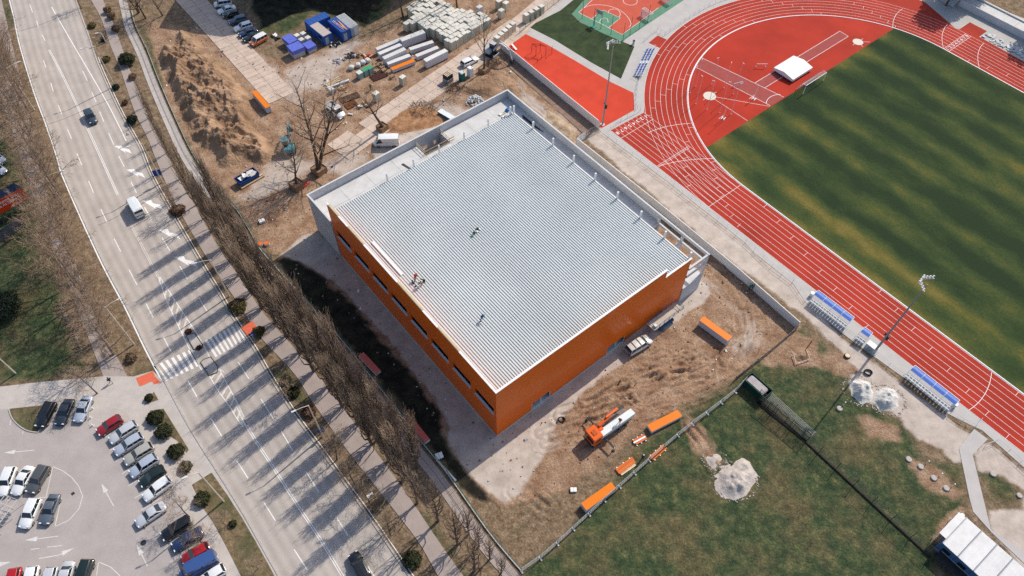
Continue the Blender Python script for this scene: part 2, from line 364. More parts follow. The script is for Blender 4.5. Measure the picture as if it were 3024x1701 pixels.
def make_ground():
    # rows nearly follow the view so that the cells stay small where the photograph looks
    ys = [20.0]
    while ys[-1] < 190: ys.append(ys[-1] + 0.17 + (ys[-1] - 20) * 0.00135)
    ys = np.array(ys); nx = 700
    xs = np.linspace(-1, 1, nx); hw = 79 + (ys - 20) * 0.42
    X = xs[None, :] * hw[:, None]; Y = np.repeat(ys[:, None], nx, 1)
    # skirt out to the horizon
    far = np.array([[-3000, -700], [700, 3000]], float)
    X = np.concatenate([X[:, :1] * 0 - 2500, X, X[:, :1] * 0 + 2500], 1); Y = np.concatenate([Y[:, :1], Y, Y[:, :1]], 1)
    X = np.concatenate([X[:1], X, X[-1:]], 0); Y = np.concatenate([Y[:1] * 0 - 1500, Y, Y[-1:] * 0 + 3000], 0)
    n0, n1 = X.shape; x = X.ravel(); y = Y.ravel()
    wob = noise2(x, y, 3.0, 1, 4) * 1.1; wob2 = noise2(x, y, 1.2, 2, 3) * 0.5
    site = np.clip((sdist(x, y, Z_SITE) + wob + wob2) / 0.8 + 0.5, 0, 1)
    for z in Z_DIRT2: site = np.maximum(site, np.clip((sdist(x, y, z) + wob * 1.2 + wob2) / 1.2 + 0.5, 0, 0.9))
    lawn = np.zeros_like(x)
    for z in Z_LAWN: lawn = np.maximum(lawn, np.clip((sdist(x, y, z) + wob * 1.3) / 2.0 + 0.4, 0, 1))
    grav = np.zeros_like(x)
    for z in Z_GRAVEL: grav = np.maximum(grav, np.clip((sdist(x, y, z) + wob * 0.5 + wob2 * 0.8) / 0.5 + 0.5, 0, 1))
    for z in Z_DUST: grav = np.maximum(grav, np.clip((sdist(x, y, z) + wob * 1.6 + wob2) / 2.5 + 0.35, 0, 0.85))
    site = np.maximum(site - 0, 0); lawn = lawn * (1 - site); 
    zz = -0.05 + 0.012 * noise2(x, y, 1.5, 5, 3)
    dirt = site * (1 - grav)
    zz += dirt * (0.05 * noise2(x, y, 1.6, 6, 4) + 0.06 * np.maximum(0, noise2(x, y, 5.0, 8, 4)) + .02 * noise2(x, y, .7, 9, 2))
    rut = np.zeros_like(x); more = []; r_ = random.Random(21)
    for c, pts in RUTS[:7]:
        P = spline(WL(c, pts), 2.0)
        for _ in range(4):
            Q = offs(P, r_.uniform(-3.2, 3.2)); i0 = r_.randrange(0, max(1, len(Q) - 8)); more.append(Q[i0:i0 + r_.randrange(6, 14)])
    RT = [spline(WL(c, pts), 2.0) for c, pts in RUTS] + [q for q in more if len(q) > 3]
    for P in RT:
        pts = P; bx = [min(p.x for p in P) - 3, max(p.x for p in P) + 3, min(p.y for p in P) - 3, max(p.y for p in P) + 3]
        k = np.where((x > bx[0]) & (x < bx[1]) & (y > bx[2]) & (y < bx[3]))[0]
        d = pdist(x[k], y[k], P) + 0.35 * noise2(x[k], y[k], 2.2, 11, 3)
        am = np.clip(.75 + 1.5 * noise2(x[k], y[k], 3.0, 12 + len(pts), 3), 0, 1)
        for off, dep in ((0.0, 1.0), (1.35, 0.6)):
            e = np.abs(d - off); zz[k] += am * dep * (-0.20 * np.exp(-(e / 0.25) ** 2) + 0.13 * np.exp(-((e - 0.42) / 0.2) ** 2))
        rut[k] = np.maximum(rut[k], np.exp(-(d / 1.3) ** 2))
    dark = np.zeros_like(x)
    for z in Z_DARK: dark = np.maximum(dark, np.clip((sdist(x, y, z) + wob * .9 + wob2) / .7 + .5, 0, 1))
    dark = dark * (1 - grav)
    me = bpy.data.meshes.new('ground')
    idx = np.arange(n0 * n1).reshape(n0, n1)
    q = np.stack([idx[:-1, :-1], idx[:-1, 1:], idx[1:, 1:], idx[1:, :-1]], -1).reshape(-1, 4)
    me.vertices.add(len(x)); me.vertices.foreach_set('co', np.stack([x, y, zz], 1).ravel())
    me.loops.add(q.size); me.loops.foreach_set('vertex_index', q.ravel().astype(np.int32))
    me.polygons.add(len(q)); me.polygons.foreach_set('loop_start', np.arange(0, q.size, 4, dtype=np.int32)); me.polygons.foreach_set('loop_total', np.full(len(q), 4, np.int32))
    me.polygons.foreach_set('use_smooth', np.ones(len(q), bool))
    me.update(calc_edges=True)
    at = me.attributes.new('zone', 'FLOAT_COLOR', 'POINT')
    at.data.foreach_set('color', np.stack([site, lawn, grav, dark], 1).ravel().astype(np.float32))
    me.materials.append(ground_mat())
    o = link('ground', me); tag(o, 'bare brown earth, pale gravel and rough grass of the ground', None, None, 'structure')

def nz(N, K, co, scale, detail=5, rough=.6):
    n = N.new('ShaderNodeTexNoise'); n.inputs['Scale'].default_value = scale; n.inputs['Detail'].default_value = detail; n.inputs['Roughness'].default_value = rough
    K.new(co, n.inputs['Vector']); return n.outputs[0]
def ramp(N, K, fac, stops):
    r = N.new('ShaderNodeValToRGB'); e = r.color_ramp.elements
    while len(e) < len(stops): e.new(0.5)
    for i, (p, c) in enumerate(stops): e[i].position = p; e[i].color = (*c, 1)
    K.new(fac, r.inputs[0]); return r.outputs[0]
def mix(N, K, f, a, b):
    m = N.new('ShaderNodeMix'); m.data_type = 'RGBA'
    for s, v in ((0, f), (6, a), (7, b)):
        if isinstance(v, (int, float)): m.inputs[s].default_value = v
        elif isinstance(v, tuple): m.inputs[s].default_value = (*v, 1)
        else: K.new(v, m.inputs[s])
    return m.outputs[2]
def maprange(N, K, f, a, b, c=0.0, d=1.0):
    m = N.new('ShaderNodeMapRange'); K.new(f, m.inputs[0])
    for i, v in zip((1, 2, 3, 4), (a, b, c, d)): m.inputs[i].default_value = v
    return m.outputs[0]

def grass_cols(N, K, co, dry=0.0):
    big = nz(N, K, co, .13, 5); mid = nz(N, K, co, .6, 8, .72); fin = nz(N, K, co, 3.2, 6, .75)
    a = ramp(N, K, mid, [(.30, (.020, .036, .018)), (.46, (.040, .060, .028)), (.58, (.080, .094, .040)), (.70, (.17, .150, .072))])
    b = ramp(N, K, mid, [(.30, (.060, .050, .026)), (.5, (.125, .098, .050)), (.72, (.21, .155, .085))])
    c = mix(N, K, maprange(N, K, big, .46, .66, 0, .85), a, b)
    return c, fin, b

def ground_mat():
    M = bpy.data.materials.new('ground_earth_and_grass'); M.use_nodes = True; T = M.node_tree; N = T.nodes; K = T.links; bs = N['Principled BSDF']
    bs.inputs['Roughness'].default_value = .95; bs.inputs['Specular IOR Level'].default_value = .15
    co = N.new('ShaderNodeNewGeometry').outputs['Position']
    at = N.new('ShaderNodeAttribute'); at.attribute_name = 'zone'; sp = N.new('ShaderNodeSeparateColor'); K.new(at.outputs['Color'], sp.inputs[0])
    green, fin, dryc = grass_cols(N, K, co)
    # dry leaf-strewn verge
    vn = nz(N, K, co, .9, 7, .7)
    verge = ramp(N, K, vn, [(.28, (.085, .058, .036)), (.45, (.17, .118, .073)), (.6, (.255, .185, .122)), (.75, (.33, .255, .18))])
    verge = mix(N, K, maprange(N, K, nz(N, K, co, .22, 4), .58, .74, 0, .6), verge, green)
    # brown site earth
    dn = nz(N, K, co, .35, 8, .62); dn2 = nz(N, K, co, 2.2, 7, .7)
    dirt = ramp(N, K, dn, [(.28, (.185, .105, .062)), (.43, (.30, .185, .118)), (.56, (.39, .262, .175)), (.72, (.50, .37, .268))])
    dirt2 = mix(N, K, maprange(N, K, dn2, .35, .7), mix(N, K, .45, dirt, (.16, .09, .055)), dirt)
    # pale gravel
    gn = nz(N, K, co, .45, 7, .6)
    grav = ramp(N, K, gn, [(.28, (.35, .295, .255)), (.48, (.44, .375, .325)), (.7, (.53, .46, .405))])
    c = mix(N, K, sp.outputs['Green'], verge, green)
    c = mix(N, K, sp.outputs['Red'], c, dirt2)
    c = mix(N, K, sp.outputs['Blue'], c, grav)
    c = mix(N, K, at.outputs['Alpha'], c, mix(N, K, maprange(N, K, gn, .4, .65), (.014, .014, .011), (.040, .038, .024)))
    f = N.new('ShaderNodeVectorMath'); f.operation = 'SCALE'; K.new(c, f.inputs[0]); fs = mix(N, K, sp.outputs['Blue'], maprange(N, K, fin, .32, .68, .58, 1.42), maprange(N, K, fin, .3, .7, .92, 1.08)); K.new(fs, f.inputs['Scale'])
    K.new(f.outputs[0], bs.inputs['Base Color'])
    h = N.new('ShaderNodeMath'); h.operation = 'MULTIPLY_ADD'; K.new(dn2, h.inputs[0]); h.inputs[1].default_value = 1.0; K.new(fin, h.inputs[2])
    bp = N.new('ShaderNodeBump'); bp.inputs['Strength'].default_value = 1; K.new(maprange(N, K, sp.outputs['Blue'], 0, 1, .14, .035), bp.inputs['Distance'])
    K.new(h.outputs[0], bp.inputs['Height']); K.new(bp.outputs[0], bs.inputs['Normal'])
    return M

def verge_mat():
    M = bpy.data.materials.new('verge_grass'); M.use_nodes = True; T = M.node_tree; N = T.nodes; K = T.links; bs = N['Principled BSDF']
    bs.inputs['Roughness'].default_value = .95; bs.inputs['Specular IOR Level'].default_value = .1
    co = N.new('ShaderNodeNewGeometry').outputs['Position']; green, fin, dryc = grass_cols(N, K, co)
    vn = nz(N, K, co, .9, 7, .7)
    verge = ramp(N, K, vn, [(.28, (.075, .056, .032)), (.45, (.15, .11, .064)), (.6, (.235, .172, .105)), (.75, (.30, .235, .155))])
    c = mix(N, K, maprange(N, K, nz(N, K, co, .3, 4), .42, .62, 0, .8), verge, green)
    f = N.new('ShaderNodeVectorMath'); f.operation = 'SCALE'; K.new(c, f.inputs[0]); K.new(maprange(N, K, fin, .3, .7, .72, 1.28), f.inputs['Scale'])
    K.new(f.outputs[0], bs.inputs['Base Color'])
    bp = N.new('ShaderNodeBump'); bp.inputs['Distance'].default_value = .1; K.new(fin, bp.inputs['Height']); K.new(bp.outputs[0], bs.inputs['Normal'])
    return M
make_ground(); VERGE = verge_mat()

def struct(name, label=None, mb=None, mat=None, parent=None, kind='structure'):
    o = mb.build(name, mat, parent)
    if parent is None: tag(o, label, None, None, kind)
    return o

def ribbon_poly(Lp, Rp, n=80):
    a = resample(spline(Lp, 1.0), plen(spline(Lp, 1.0)) / n); b = resample(spline(Rp, 1.0), plen(spline(Rp, 1.0)) / n)
    m = min(len(a), len(b)); return a[:m], b[:m]

def ribbon(name, label, Lp, Rp, mat, z, n=80):
    a, b = ribbon_poly(Lp, Rp, n); mb = MB(); m = len(a)
    mb.add([(p.x, p.y, z) for p in a] + [(p.x, p.y, z) for p in b], [(i, m + i, m + i + 1, i + 1) for i in range(m - 1)])
    # thickness edges
    for q in (a, b):
        mb.add([(p.x, p.y, z) for p in q] + [(p.x, p.y, z - .12) for p in q], [(i, i + 1, m + i + 1, m + i) for i in range(m - 1)])
    o = struct(name, label, mb, mat)
    at = o.data.attributes.new('across', 'FLOAT', 'POINT'); at.data.foreach_set('value', [0.0] * m + [1.0] * m + [0.0] * (2 * m) + [1.0] * (2 * m)); return a, b

def ext(P, d0, d1):
    P = list(P); a = (P[0] - P[1]).normalized() * d0; b = (P[-1] - P[-2]).normalized() * d1
    return [P[0] + a] + P + [P[-1] + b]

# ------------------------------------------------------------------ main road
road_L = ext(WL('c1', [(75, 0), (105, 120), (140, 290), (200, 500), (265, 700), (340, 900), (430, 1170)]) + WL('c4', [(435, 0), (560, 290), (740, 680), (900, 980), (1040, 1270)]) +
             WL('c5', [(1080, 175), (1250, 490), (1440, 790), (1600, 1050), (1781, 1370)]), 40, 30)
road_R = ext(WL('c1', [(545, 0), (585, 110), (640, 260), (700, 440), (810, 690), (900, 870), (1000, 1050)]) + WL('c4', [(1075, 30), (1200, 260), (1420, 640), (1560, 870), (1680, 1080), (1800, 1250)]) +
             WL('c12', [(0, 30), (160, 280), (330, 510), (600, 880), (730, 1060), (920, 1340)]), 40, 35)
def road_wear(M):
    T = M.node_tree; N = T.nodes; K = T.links; bs = N['Principled BSDF']; src = bs.inputs['Base Color'].links[0].from_socket
    at = N.new('ShaderNodeAttribute'); at.attribute_name = 'across'; co = N.new('ShaderNodeNewGeometry').outputs['Position']
    wv = N.new('ShaderNodeMath'); wv.operation = 'MULTIPLY_ADD'; K.new(at.outputs['Fac'], wv.inputs[0]); wv.inputs[1].default_value = 2 * math.pi * 10; K.new(nz(N, K, co, .05, 2), wv.inputs[2])
    sn = N.new('ShaderNodeMath'); sn.operation = 'SINE'; K.new(wv.outputs[0], sn.inputs[0])
    v = N.new('ShaderNodeVectorMath'); v.operation = 'SCALE'; K.new(src, v.inputs[0]); K.new(maprange(N, K, sn.outputs[0], -1, 1, .91, 1.05), v.inputs['Scale'])
    pt = mix(N, K, maprange(N, K, nz(N, K, co, .12, 3), .58, .62, 0, .10), v.outputs[0], (.20, .185, .175)); K.new(pt, bs.inputs['Base Color'])
road_wear(ASPH)
rL, rR = ribbon('road', 'pale worn asphalt of the wide main road', road_L, road_R, ASPH, 0.0, 140)
def kerb(name, label, P, w=.28, z0=-.1, z1=.11, off=0.0, seg=3.0, mat=None):
    P = resample(P, seg); P = offs(P, off) if off else P
    root = link(name, None); tag(root, label, None, None, 'structure')
    for i in range(len(P) - 1):
        a, b = P[i], P[i + 1]; d = (b - a).normalized() * .01
        MB().bar((a.x + d.x, a.y + d.y, (z0 + z1) / 2), (b.x - d.x, b.y - d.y, (z0 + z1) / 2), w, z1 - z0).build('kerb_stone', mat or KERB, root)
    return root
kerb('road_kerb', 'stone kerb along the right side of the main road', rR, off=-.14)
kerb('road_kerb', 'stone kerb along the left side of the main road', rL, off=.14)

mk = link('road_markings', None); tag(mk, 'white painted lane lines and arrows on the main road', None, None, 'structure')
def line(pts, w, z=.006, mat=None, parent=None, name='painted_line', step=2.0):
    P = spline(pts, step) if len(pts) > 2 else [Vector((p[0], p[1], 0)) for p in pts]
    return MB().strip(P, w, z).build(name, mat or PAINT, parent or mk)
def dashes(c, L, w=.16, parent=None, mat=None, z=.006):
    for x0, y0, x1, y1 in L: line(WL(c, [(x0, y0), (x1, y1)]), w, z, mat, parent, 'lane_dash')
def inset(P, d): return offs(resample(P, 2.0), d)
line(inset(rL, -.22)[10:-4], .3); line(inset(rR, .35)[33:-6], .14)
line(WL('c1', [(405, 115), (500, 280), (600, 450), (700, 620), (800, 800), (900, 1005)]), .2)
dashes('c1', [(368, 50, 398, 102)], .2)
for k in (-.14, .14):
    line(offs(spline(WL('c1', [(350, 355), (450, 545), (560, 775), (640, 950), (740, 1170), (840, 1390)]), 3), k), .12)
    line(offs(spline(WL('c5', [(1560, 330), (1610, 440), (1700, 590)]) + WL('c12', [(0, 650), (200, 960), (360, 1200), (510, 1449), (640, 1660)]), 3), k), .12)
    line(offs(spline(WL('c4', [(930, 390), (1010, 540), (1080, 680), (1130, 770)]), 3), k), .12, mat=PAINT_W)
dashes('c1', [(212, 30, 232, 88), (262, 150, 272, 190), (302, 248, 322, 292), (310, 430, 327, 482), (362, 590, 380, 652), (416, 750, 441, 815), (480, 920, 511, 990), (550, 1095, 583, 1177), (632, 1290, 667, 1375)], .15)
dashes('c4', [(720, 285, 763, 378), (815, 495, 861, 588), (920, 715, 976, 824), (1040, 955, 1093, 1057), (1165, 1195, 1221, 1302)], .15)
dashes('c5', [(1235, 165, 1296, 273), (1385, 412, 1459, 532), (1555, 690, 1631, 807), (1735, 965, 1810, 1085)], .15)
dashes('c12', [(165, 1260, 260, 1407)], .15)
dashes('c1', [(590, 505, 623, 577), (655, 658, 686, 727), (710, 795, 741, 869), (775, 950, 811, 1033), (848, 1115, 886, 1188), (935, 1297, 973, 1376)], .15)
dashes('c4', [(1030, 270, 1083, 361), (1155, 487, 1212, 582), (1282, 690, 1336, 783), (1420, 918, 1476, 1011)], .15)
dashes('c5', [(1565, 42, 1636, 152), (1715, 285, 1800, 420)], .15)
dashes('c12', [(75, 420, 156, 556), (250, 705, 341, 852), (470, 1035, 549, 1162), (690, 1380, 760, 1490)], .15)
# median hatching up to the crossing islands and beyond
mL = spline(WL('c4', [(1130, 770), (1185, 930), (1260, 1090), (1335, 1250)]), 1.5); mR = spline(WL('c4', [(1140, 768), (1245, 930), (1330, 1060), (1400, 1165)]), 1.5)
line(mL, .14); line(mR, .14)
def hatch(A, Bp, n, w=.35):
    for i in range(n):
        t = (i + .6) / n; a, _ = along(A, plen(A) * t); b, _ = along(Bp, plen(Bp) * max(0, t - .09)); line([a, b], w, .005, PAINT_W, mk, 'hatch_stripe')
hatch(mL, mR, 9)
nL = spline(WL('c5', [(1375, 130), (1440, 240), (1510, 335), (1560, 420), (1600, 470)]), 1.5); nR = spline(WL('c5', [(1440, 85), (1500, 200), (1560, 310), (1610, 420), (1625, 455)]), 1.5)
line(nL, .13); line(nR, .13); hatch(nL, nR, 9)
line(WL('c4', [(1400, 1165), (1470, 1290), (1520, 1380), (1600, 1449)]), .12); line(WL('c4', [(1335, 1250), (1400, 1370), (1450, 1449)]), .12)
# lane merge arrows
for c, (x, y), (hx, hy) in [('c1', (815, 1042), (938, 1100)), ('c1', (902, 1210), (1032, 1272)), ('c4', (1015, 225), (1165, 290)), ('c4', (1130, 432), (1288, 500)), ('c4', (1240, 625), (1410, 692))]:
    k = math.hypot(hx - x, hy - y) / 394
    mq = MB()
    for P in ([(0, 0), (240, 140), (150, -13)], [(180, 40), (215, 97), (362, 155), (310, 67)]): mq.flat([W(c, x + dx * k, y + dy * k) for dx, dy in P], .006)
    mq.build('merge_arrow', PAINT, mk)
# zebra crossing
def zebra(c, a0, a1, b0, b1, n, duty=.5):
    """stripes between edges a0-a1 and b0-b1"""
    A0, A1, B0_, B1 = [W(c, *q) for q in (a0, a1, b0, b1)]
    for i in range(n):
        t0 = i / n; t1 = (i + duty) / n
        MB().flat([A0.lerp(A1, t0), A0.lerp(A1, t1), B0_.lerp(B1, t1), B0_.lerp(B1, t0)], .006).build('zebra_stripe', PAINT, mk)
zebra('c4', (1462, 1222), (1708, 1092), (1537, 1340), (1768, 1205), 8)
zebra('c5', (1010, 70), (1270, -50), (1090, 170), (1325, 60), 7)
# traffic islands
DKERB = pm('dark_kerb', (.10, .09, .085), .2, 2, .9, world=True)
for c, P, lab in [('c4', [(1328, 1188), (1390, 1168), (1448, 1252), (1440, 1278), (1385, 1286)], 'kerbed paved island in the middle of the road above the zebra crossing'),
             ('c5', [(1320, 45), (1345, 25), (1388, 10), (1435, 78), (1428, 112), (1375, 132)], 'kerbed paved island in the middle of the road below the zebra crossing')]:
    P = WL(c, P); mb = MB(); mb.prism(P, -.05, .1); o = struct('traffic_island', lab, mb, PAVE)
    Pc = P + [P[0]]
    for i in range(len(P)): MB().bar((Pc[i].x, Pc[i].y, .05), (Pc[i + 1].x, Pc[i + 1].y, .05), .12, .22).build('kerb_stone', DKERB, o)
# thin dark lines across the road, tar seams in the car park
tr = link('dark_lines', None); tag(tr, 'thin dark lines crossing the main road and dark sealed cracks in the car park', None, None, 'structure')
for c, P in [('c1', [(135, 222), (250, 190), (400, 130), (560, 60)]), ('c1', [(345, 885), (450, 850), (580, 795), (720, 735), (845, 682)]), ('c4', [(700, 400), (780, 365), (850, 330)]),
             ('c5', [(30, 640), (200, 630), (360, 625)]), ('c5', [(355, 775), (440, 765), (540, 750)]), ('c5', [(380, 930), (560, 900), (700, 880), (860, 840)]), ('c5', [(40, 1285), (400, 1240), (760, 1205), (1010, 1180)]), ('c5', [(1040, 1270), (1040, 1449)])]:
    line(WL(c, P), .09, .012, DLINE, tr, 'tar_seam', 1.0)

# ------------------------------------------------------------------ paths right of the road
cyc_L = ext(WL('c1', [(650, 0), (720, 130), (790, 330), (860, 500), (920, 680), (970, 820), (1050, 980), (1130, 1180), (1215, 1380)]) + WL('c4', [(1270, 280), (1350, 420), (1450, 590), (1540, 730), (1640, 870), (1760, 1050), (1860, 1200)]) +
            WL('c12', [(160, 0), (290, 200), (460, 440), (610, 640), (760, 830), (870, 970), (1060, 1220), (1190, 1449)]), 40, 20)
cyc_R = ext(WL('c1', [(735, 0), (800, 150), (860, 310), (915, 470), (990, 650), (1060, 840), (1140, 1000), (1240, 1200), (1320, 1360)]) + WL('c4', [(1400, 270), (1490, 440), (1590, 600), (1700, 760), (1800, 910), (1900, 1050)]) +
            WL('c12', [(320, 0), (480, 210), (700, 500), (900, 770), (1060, 1000), (1220, 1240), (1370, 1449)]), 40, 20)
ribbon('cycle_path', 'pinkish asphalt cycle path between the road verge and the poplar row', cyc_L, cyc_R, PATH, .03, 120)
fence_P = WL('c1', [(940, 75), (965, 180), (1050, 360), (1140, 590), (1250, 840), (1360, 1070), (1490, 1270), (1620, 1430)]) + WL('c4', [(1690, 290), (1790, 450), (1880, 600)]) + WL('n', [(980, 971), (1074, 1086), (1194, 1236), (1239, 1299), (1314, 1390), (1447, 1577), (1538, 1685)])
fence_S = spline(fence_P, 1.0)
f2 = spline(ext(fence_P, 45, 20), 1.0)
walk_root = link('footpath', None); tag(walk_root, 'light concrete slab footpath running along the site fence', None, None, 'structure')
fr = resample(f2, 2.4)
fa, fb = offs(fr, -.6), offs(fr, -2.5)
for i in range(len(fr) - 1):
    d = (fr[i + 1] - fr[i]).normalized() * .012
    for s0, s1 in ((0, .47), (.5, 1)):
        q = [fa[i].lerp(fb[i], s0) + d, fa[i + 1].lerp(fb[i + 1], s0) - d, fa[i + 1].lerp(fb[i + 1], s1) - d, fa[i].lerp(fb[i], s1) + d]
        MB().prism([(v.x, v.y) for v in q], -.08, .022 + rng.random() * .012).build('paving_slab', PAVE if i < len(fr) * .5 else PATH, walk_root)

# ------------------------------------------------------------------ paths left of the road
lw_R = ext(WL('c4', [(240, -250), (300, 0), (350, 250), (410, 420), (500, 600), (570, 760), (645, 960), (710, 1130), (830, 1330), (900, 1460)]), 90, 2)
lw_L = ext(WL('c4', [(90, -250), (170, 0), (245, 210), (330, 420), (400, 600), (470, 770), (540, 960), (590, 1100), (650, 1250), (730, 1460)]), 90, 2)
ribbon('footpath', 'pinkish footpath left of the road between lawn and trees', lw_L, lw_R, PATH, .022, 60)

# ------------------------------------------------------------------ car park
mb = MB(); mb.prism(WL('c5', [(-500, 250), (0, 205), (230, 178), (420, 160), (700, 135), (860, 138), (1000, 95), (1085, 185), (1170, 345), (1250, 490), (1345, 640), (1440, 790), (1520, 920), (1600, 1050), (1690, 1210), (1781, 1370), (1900, 1600), (-600, 1800)]), -.08, .03)
struct('pavement', 'grey paved walkway around the car park', mb, PAVE)
mb = MB(); mb.flat(WL('c5', [(-500, 380), (60, 352), (300, 326), (590, 305), (600, 470), (720, 455), (860, 430), (880, 450), (960, 575), (1040, 725), (1130, 870), (1225, 1050), (1330, 1210), (1400, 1330), (1490, 1500), (1560, 1700), (-600, 1800)]), .036)
struct('car_park', 'grey asphalt car park with painted bays', mb, ASPH2)
mb = MB(); mb.prism(WL('c5', [(590, 330), (720, 340), (832, 366), (868, 432), (720, 458), (640, 472), (600, 475), (582, 455)]), 0, .07); isl = struct('kerb_island', 'pale kerbed corner of paving with bollards in the car park', mb, PAVE)
for c, P, lab in [('c5', [(985, 362), (1075, 350), (1150, 470), (1242, 618), (1228, 640), (1165, 560), (1100, 520)], 'small grass strip with round bushes beside the car park'),
                  ('c5', [(1262, 850), (1392, 770), (1500, 925), (1590, 1065), (1680, 1220), (1790, 1420), (1860, 1560), (1640, 1560), (1480, 1240), (1400, 1095), (1335, 1000)], 'grass verge between car park and road at bottom left'),
                  ('c5', [(955, 320), (1012, 238), (1042, 292)], 'tiny triangle of grass by the road corner'), ('c5', [(870, 140), (900, 60), (1000, 60), (1012, 98)], 'patch of dry grass beside the red paving')]:
    mb = MB(); mb.prism(WL(c, P), 0, .055); struct('grass_verge', lab, mb, VERGE)
mb = MB(); Pk = spline(WL('c5', [(60, 352), (75, 400), (110, 448), (180, 495), (252, 507)]), .8) + WL('c5', [(300, 430), (285, 328)])
mb.prism(Pk, 0, .12); gi = struct('grass_island', 'rounded kerbed grass island at the top of the car park', mb, VERGE)
for i in range(len(Pk) - 2): MB().bar((Pk[i].x, Pk[i].y, .08), (Pk[i + 1].x, Pk[i + 1].y, .08), .16, .16).build('kerb_stone', KERB, gi)
RED_P = pm('red_paving', (.62, .14, .08), .12, 3, .85, world=True)
for c, P, lab in [('c5', [(893, 150), (1005, 102), (1022, 140), (1060, 180), (1012, 190), (1000, 170), (918, 205)], 'red tactile paving at the left end of the zebra crossing'),
                  ('c4', [(1720, 1130), (1800, 1080), (1845, 1145), (1768, 1190)], 'red tactile paving at the right end of the zebra crossing')]:
    mb = MB(); mb.prism(WL(c, P), 0, .045); struct('tactile_paving', lab, mb, RED_P)
PAINT_P = pm('faded_bay_paint', (.58, .56, .54), .12, 2.0, .8, world=True); pk = link('parking_markings', None); tag(pk, 'white painted bay lines and arrows in the car park', None, None, 'structure')
PZ = .043
for seg in [(722, 625, 762, 600), (760, 695, 800, 668), (803, 778, 850, 748), (845, 857, 905, 820), (887, 937, 945, 905), (930, 1018, 1135, 890), (1085, 1025, 1195, 960), (1020, 1185, 1060, 1160), (1080, 1275, 1130, 1240), (1115, 1360, 1175, 1325), (690, 540, 730, 512), (65, 460, 72, 425), (150, 515, 152, 498)]:
    line(WL('c5', [seg[:2], seg[2:]]), .12, PZ, PAINT_P, pk)
line(WL('c5', [(348, 730), (305, 925), (260, 935)][:2]), .12, PZ, PAINT_P, pk); line(WL('c5', [(348, 730), (425, 765), (490, 820), (530, 880), (545, 930), (530, 990), (490, 1050), (430, 1100), (362, 1125)]), .12, PZ, PAINT_P, pk)
line(WL('c5', [(362, 1125), (408, 922)]), .12, PZ, PAINT_P, pk); line(WL('c5', [(408, 922), (255, 936)]), .12, PZ, PAINT_P, pk)
line(WL('c5', [(635, 1449), (648, 1357)]), .12, PZ, PAINT_P, pk); line(WL('c5', [(648, 1357), (720, 1385), (790, 1449)]), .12, PZ, PAINT_P, pk)
def arrow(c, tail, head, parent=None, w=.13, hl=1.7, hw=.75):
    a, b = W(c, *tail), W(c, *head); u = (b - a).normalized(); v = Vector((-u.y, u.x, 0)); n = b - u * hl
    mb = MB(); mb.flat([a + v * w / 2, a - v * w / 2, n - v * w / 2, n + v * w / 2], PZ); mb.flat([b, n + v * hw / 2, n - v * hw / 2], PZ); return mb.build('painted_arrow', PAINT_P, parent or pk)
for t, h in [((748, 990), (667, 842)), ((228, 623), (25, 640)), ((385, 1188), (165, 1215)), ((970, 1385), (900, 1245)), ((-20, 1378), (75, 1357))]: arrow('c5', t, h)
line(WL('c5', [(258, 1335), (390, 1312)]), .13, PZ, PAINT_P, pk); arrow('c5', (388, 1312), (490, 1265))
line(WL('c5', [(203, 1276), (260, 1268)]), .12, PZ, PAINT_P, pk); line(WL('c5', [(310, 1260), (410, 1250)]), .12, PZ, PAINT_P, pk)
for c, x, y, r, nm, lab in [('c5', 943, 1232, .42, 'manhole_cover', 'round dark manhole cover in the car park'), ('c5', 480, 908, .34, 'drain_grate', 'square drain grate inside the painted half circle')]:
    p = W(c, x, y); mb = MB(); mb.cyl((p.x, p.y, .03), r, .018, 20 if r > .4 else 4); o = mb.build(nm, DARKM); tag(o, lab, 'manhole' if r > .4 else 'drain')

# ------------------------------------------------------------------ concrete slab roads on the site
def slab_road(name, label, c, A, Bq, width, cols, length, mat, z=.05, skew=0.02, n_rows=None, drop=0.0):
    a, b = W(c, *A), W(c, *Bq); u = (b - a).normalized(); v = Vector((-u.y, u.x, 0)); L = (b - a).length
    root = link(name, None); tag(root, label, None, None, 'structure'); rows = max(1, round(L / length)); st = L / rows; cw = width / cols
    for i in range(rows):
        for j in range(cols):
            if rng.random() < drop: continue
            o_ = a + u * (i * st + .03 + (j % 2) * st * .0) + v * (j * cw + .03 - width / 2)
            dz = z + rng.uniform(-.012, .012); tw = rng.uniform(-.012, .012)
            q = [o_, o_ + u * (st - .06), o_ + u * (st - .06) + v * (cw - .06), o_ + v * (cw - .06)]
            mb = MB(); n = 4
            mb.add([(p.x, p.y, -.1) for p in q] + [(p.x, p.y, dz + (tw if k % 2 else -tw)) for k, p in enumerate(q)], [(3, 2, 1, 0), (4, 5, 6, 7), (0, 1, 5, 4), (1, 2, 6, 5), (2, 3, 7, 6), (3, 0, 4, 7)])
            mb.build('concrete_panel', mat, root)
    return root
slab_road('site_road', 'row of pale concrete panels forming the site road beside the earth heap', 'c2', (-140, -60), (560, 700), 6.4, 2, 1.55, CONC_OLD)
slab_road('site_road', 'cracked concrete panel road between the block stacks and the hall', 'c2', (960, 1085), (2260, 180), 6.8, 3, 2.9, CONC_OLD, drop=.03)
slab_road('site_road', 'continued concrete panel road at the top by the stacked beige pallets', 'c3', (1010, 210), (1330, -60), 5.6, 2, 2.9, CONC_OLD)
BRSLAB = pm('brown_slabs', (.24, .165, .125), .15, .7, .9, world=True, rand=.05, fine=.08)
slab_road('slab_path', 'brown slab path along the outside of the white panel wall', 'c3', (985, 420), (1560, 930), 4.2, 1, 3.6, BRSLAB)
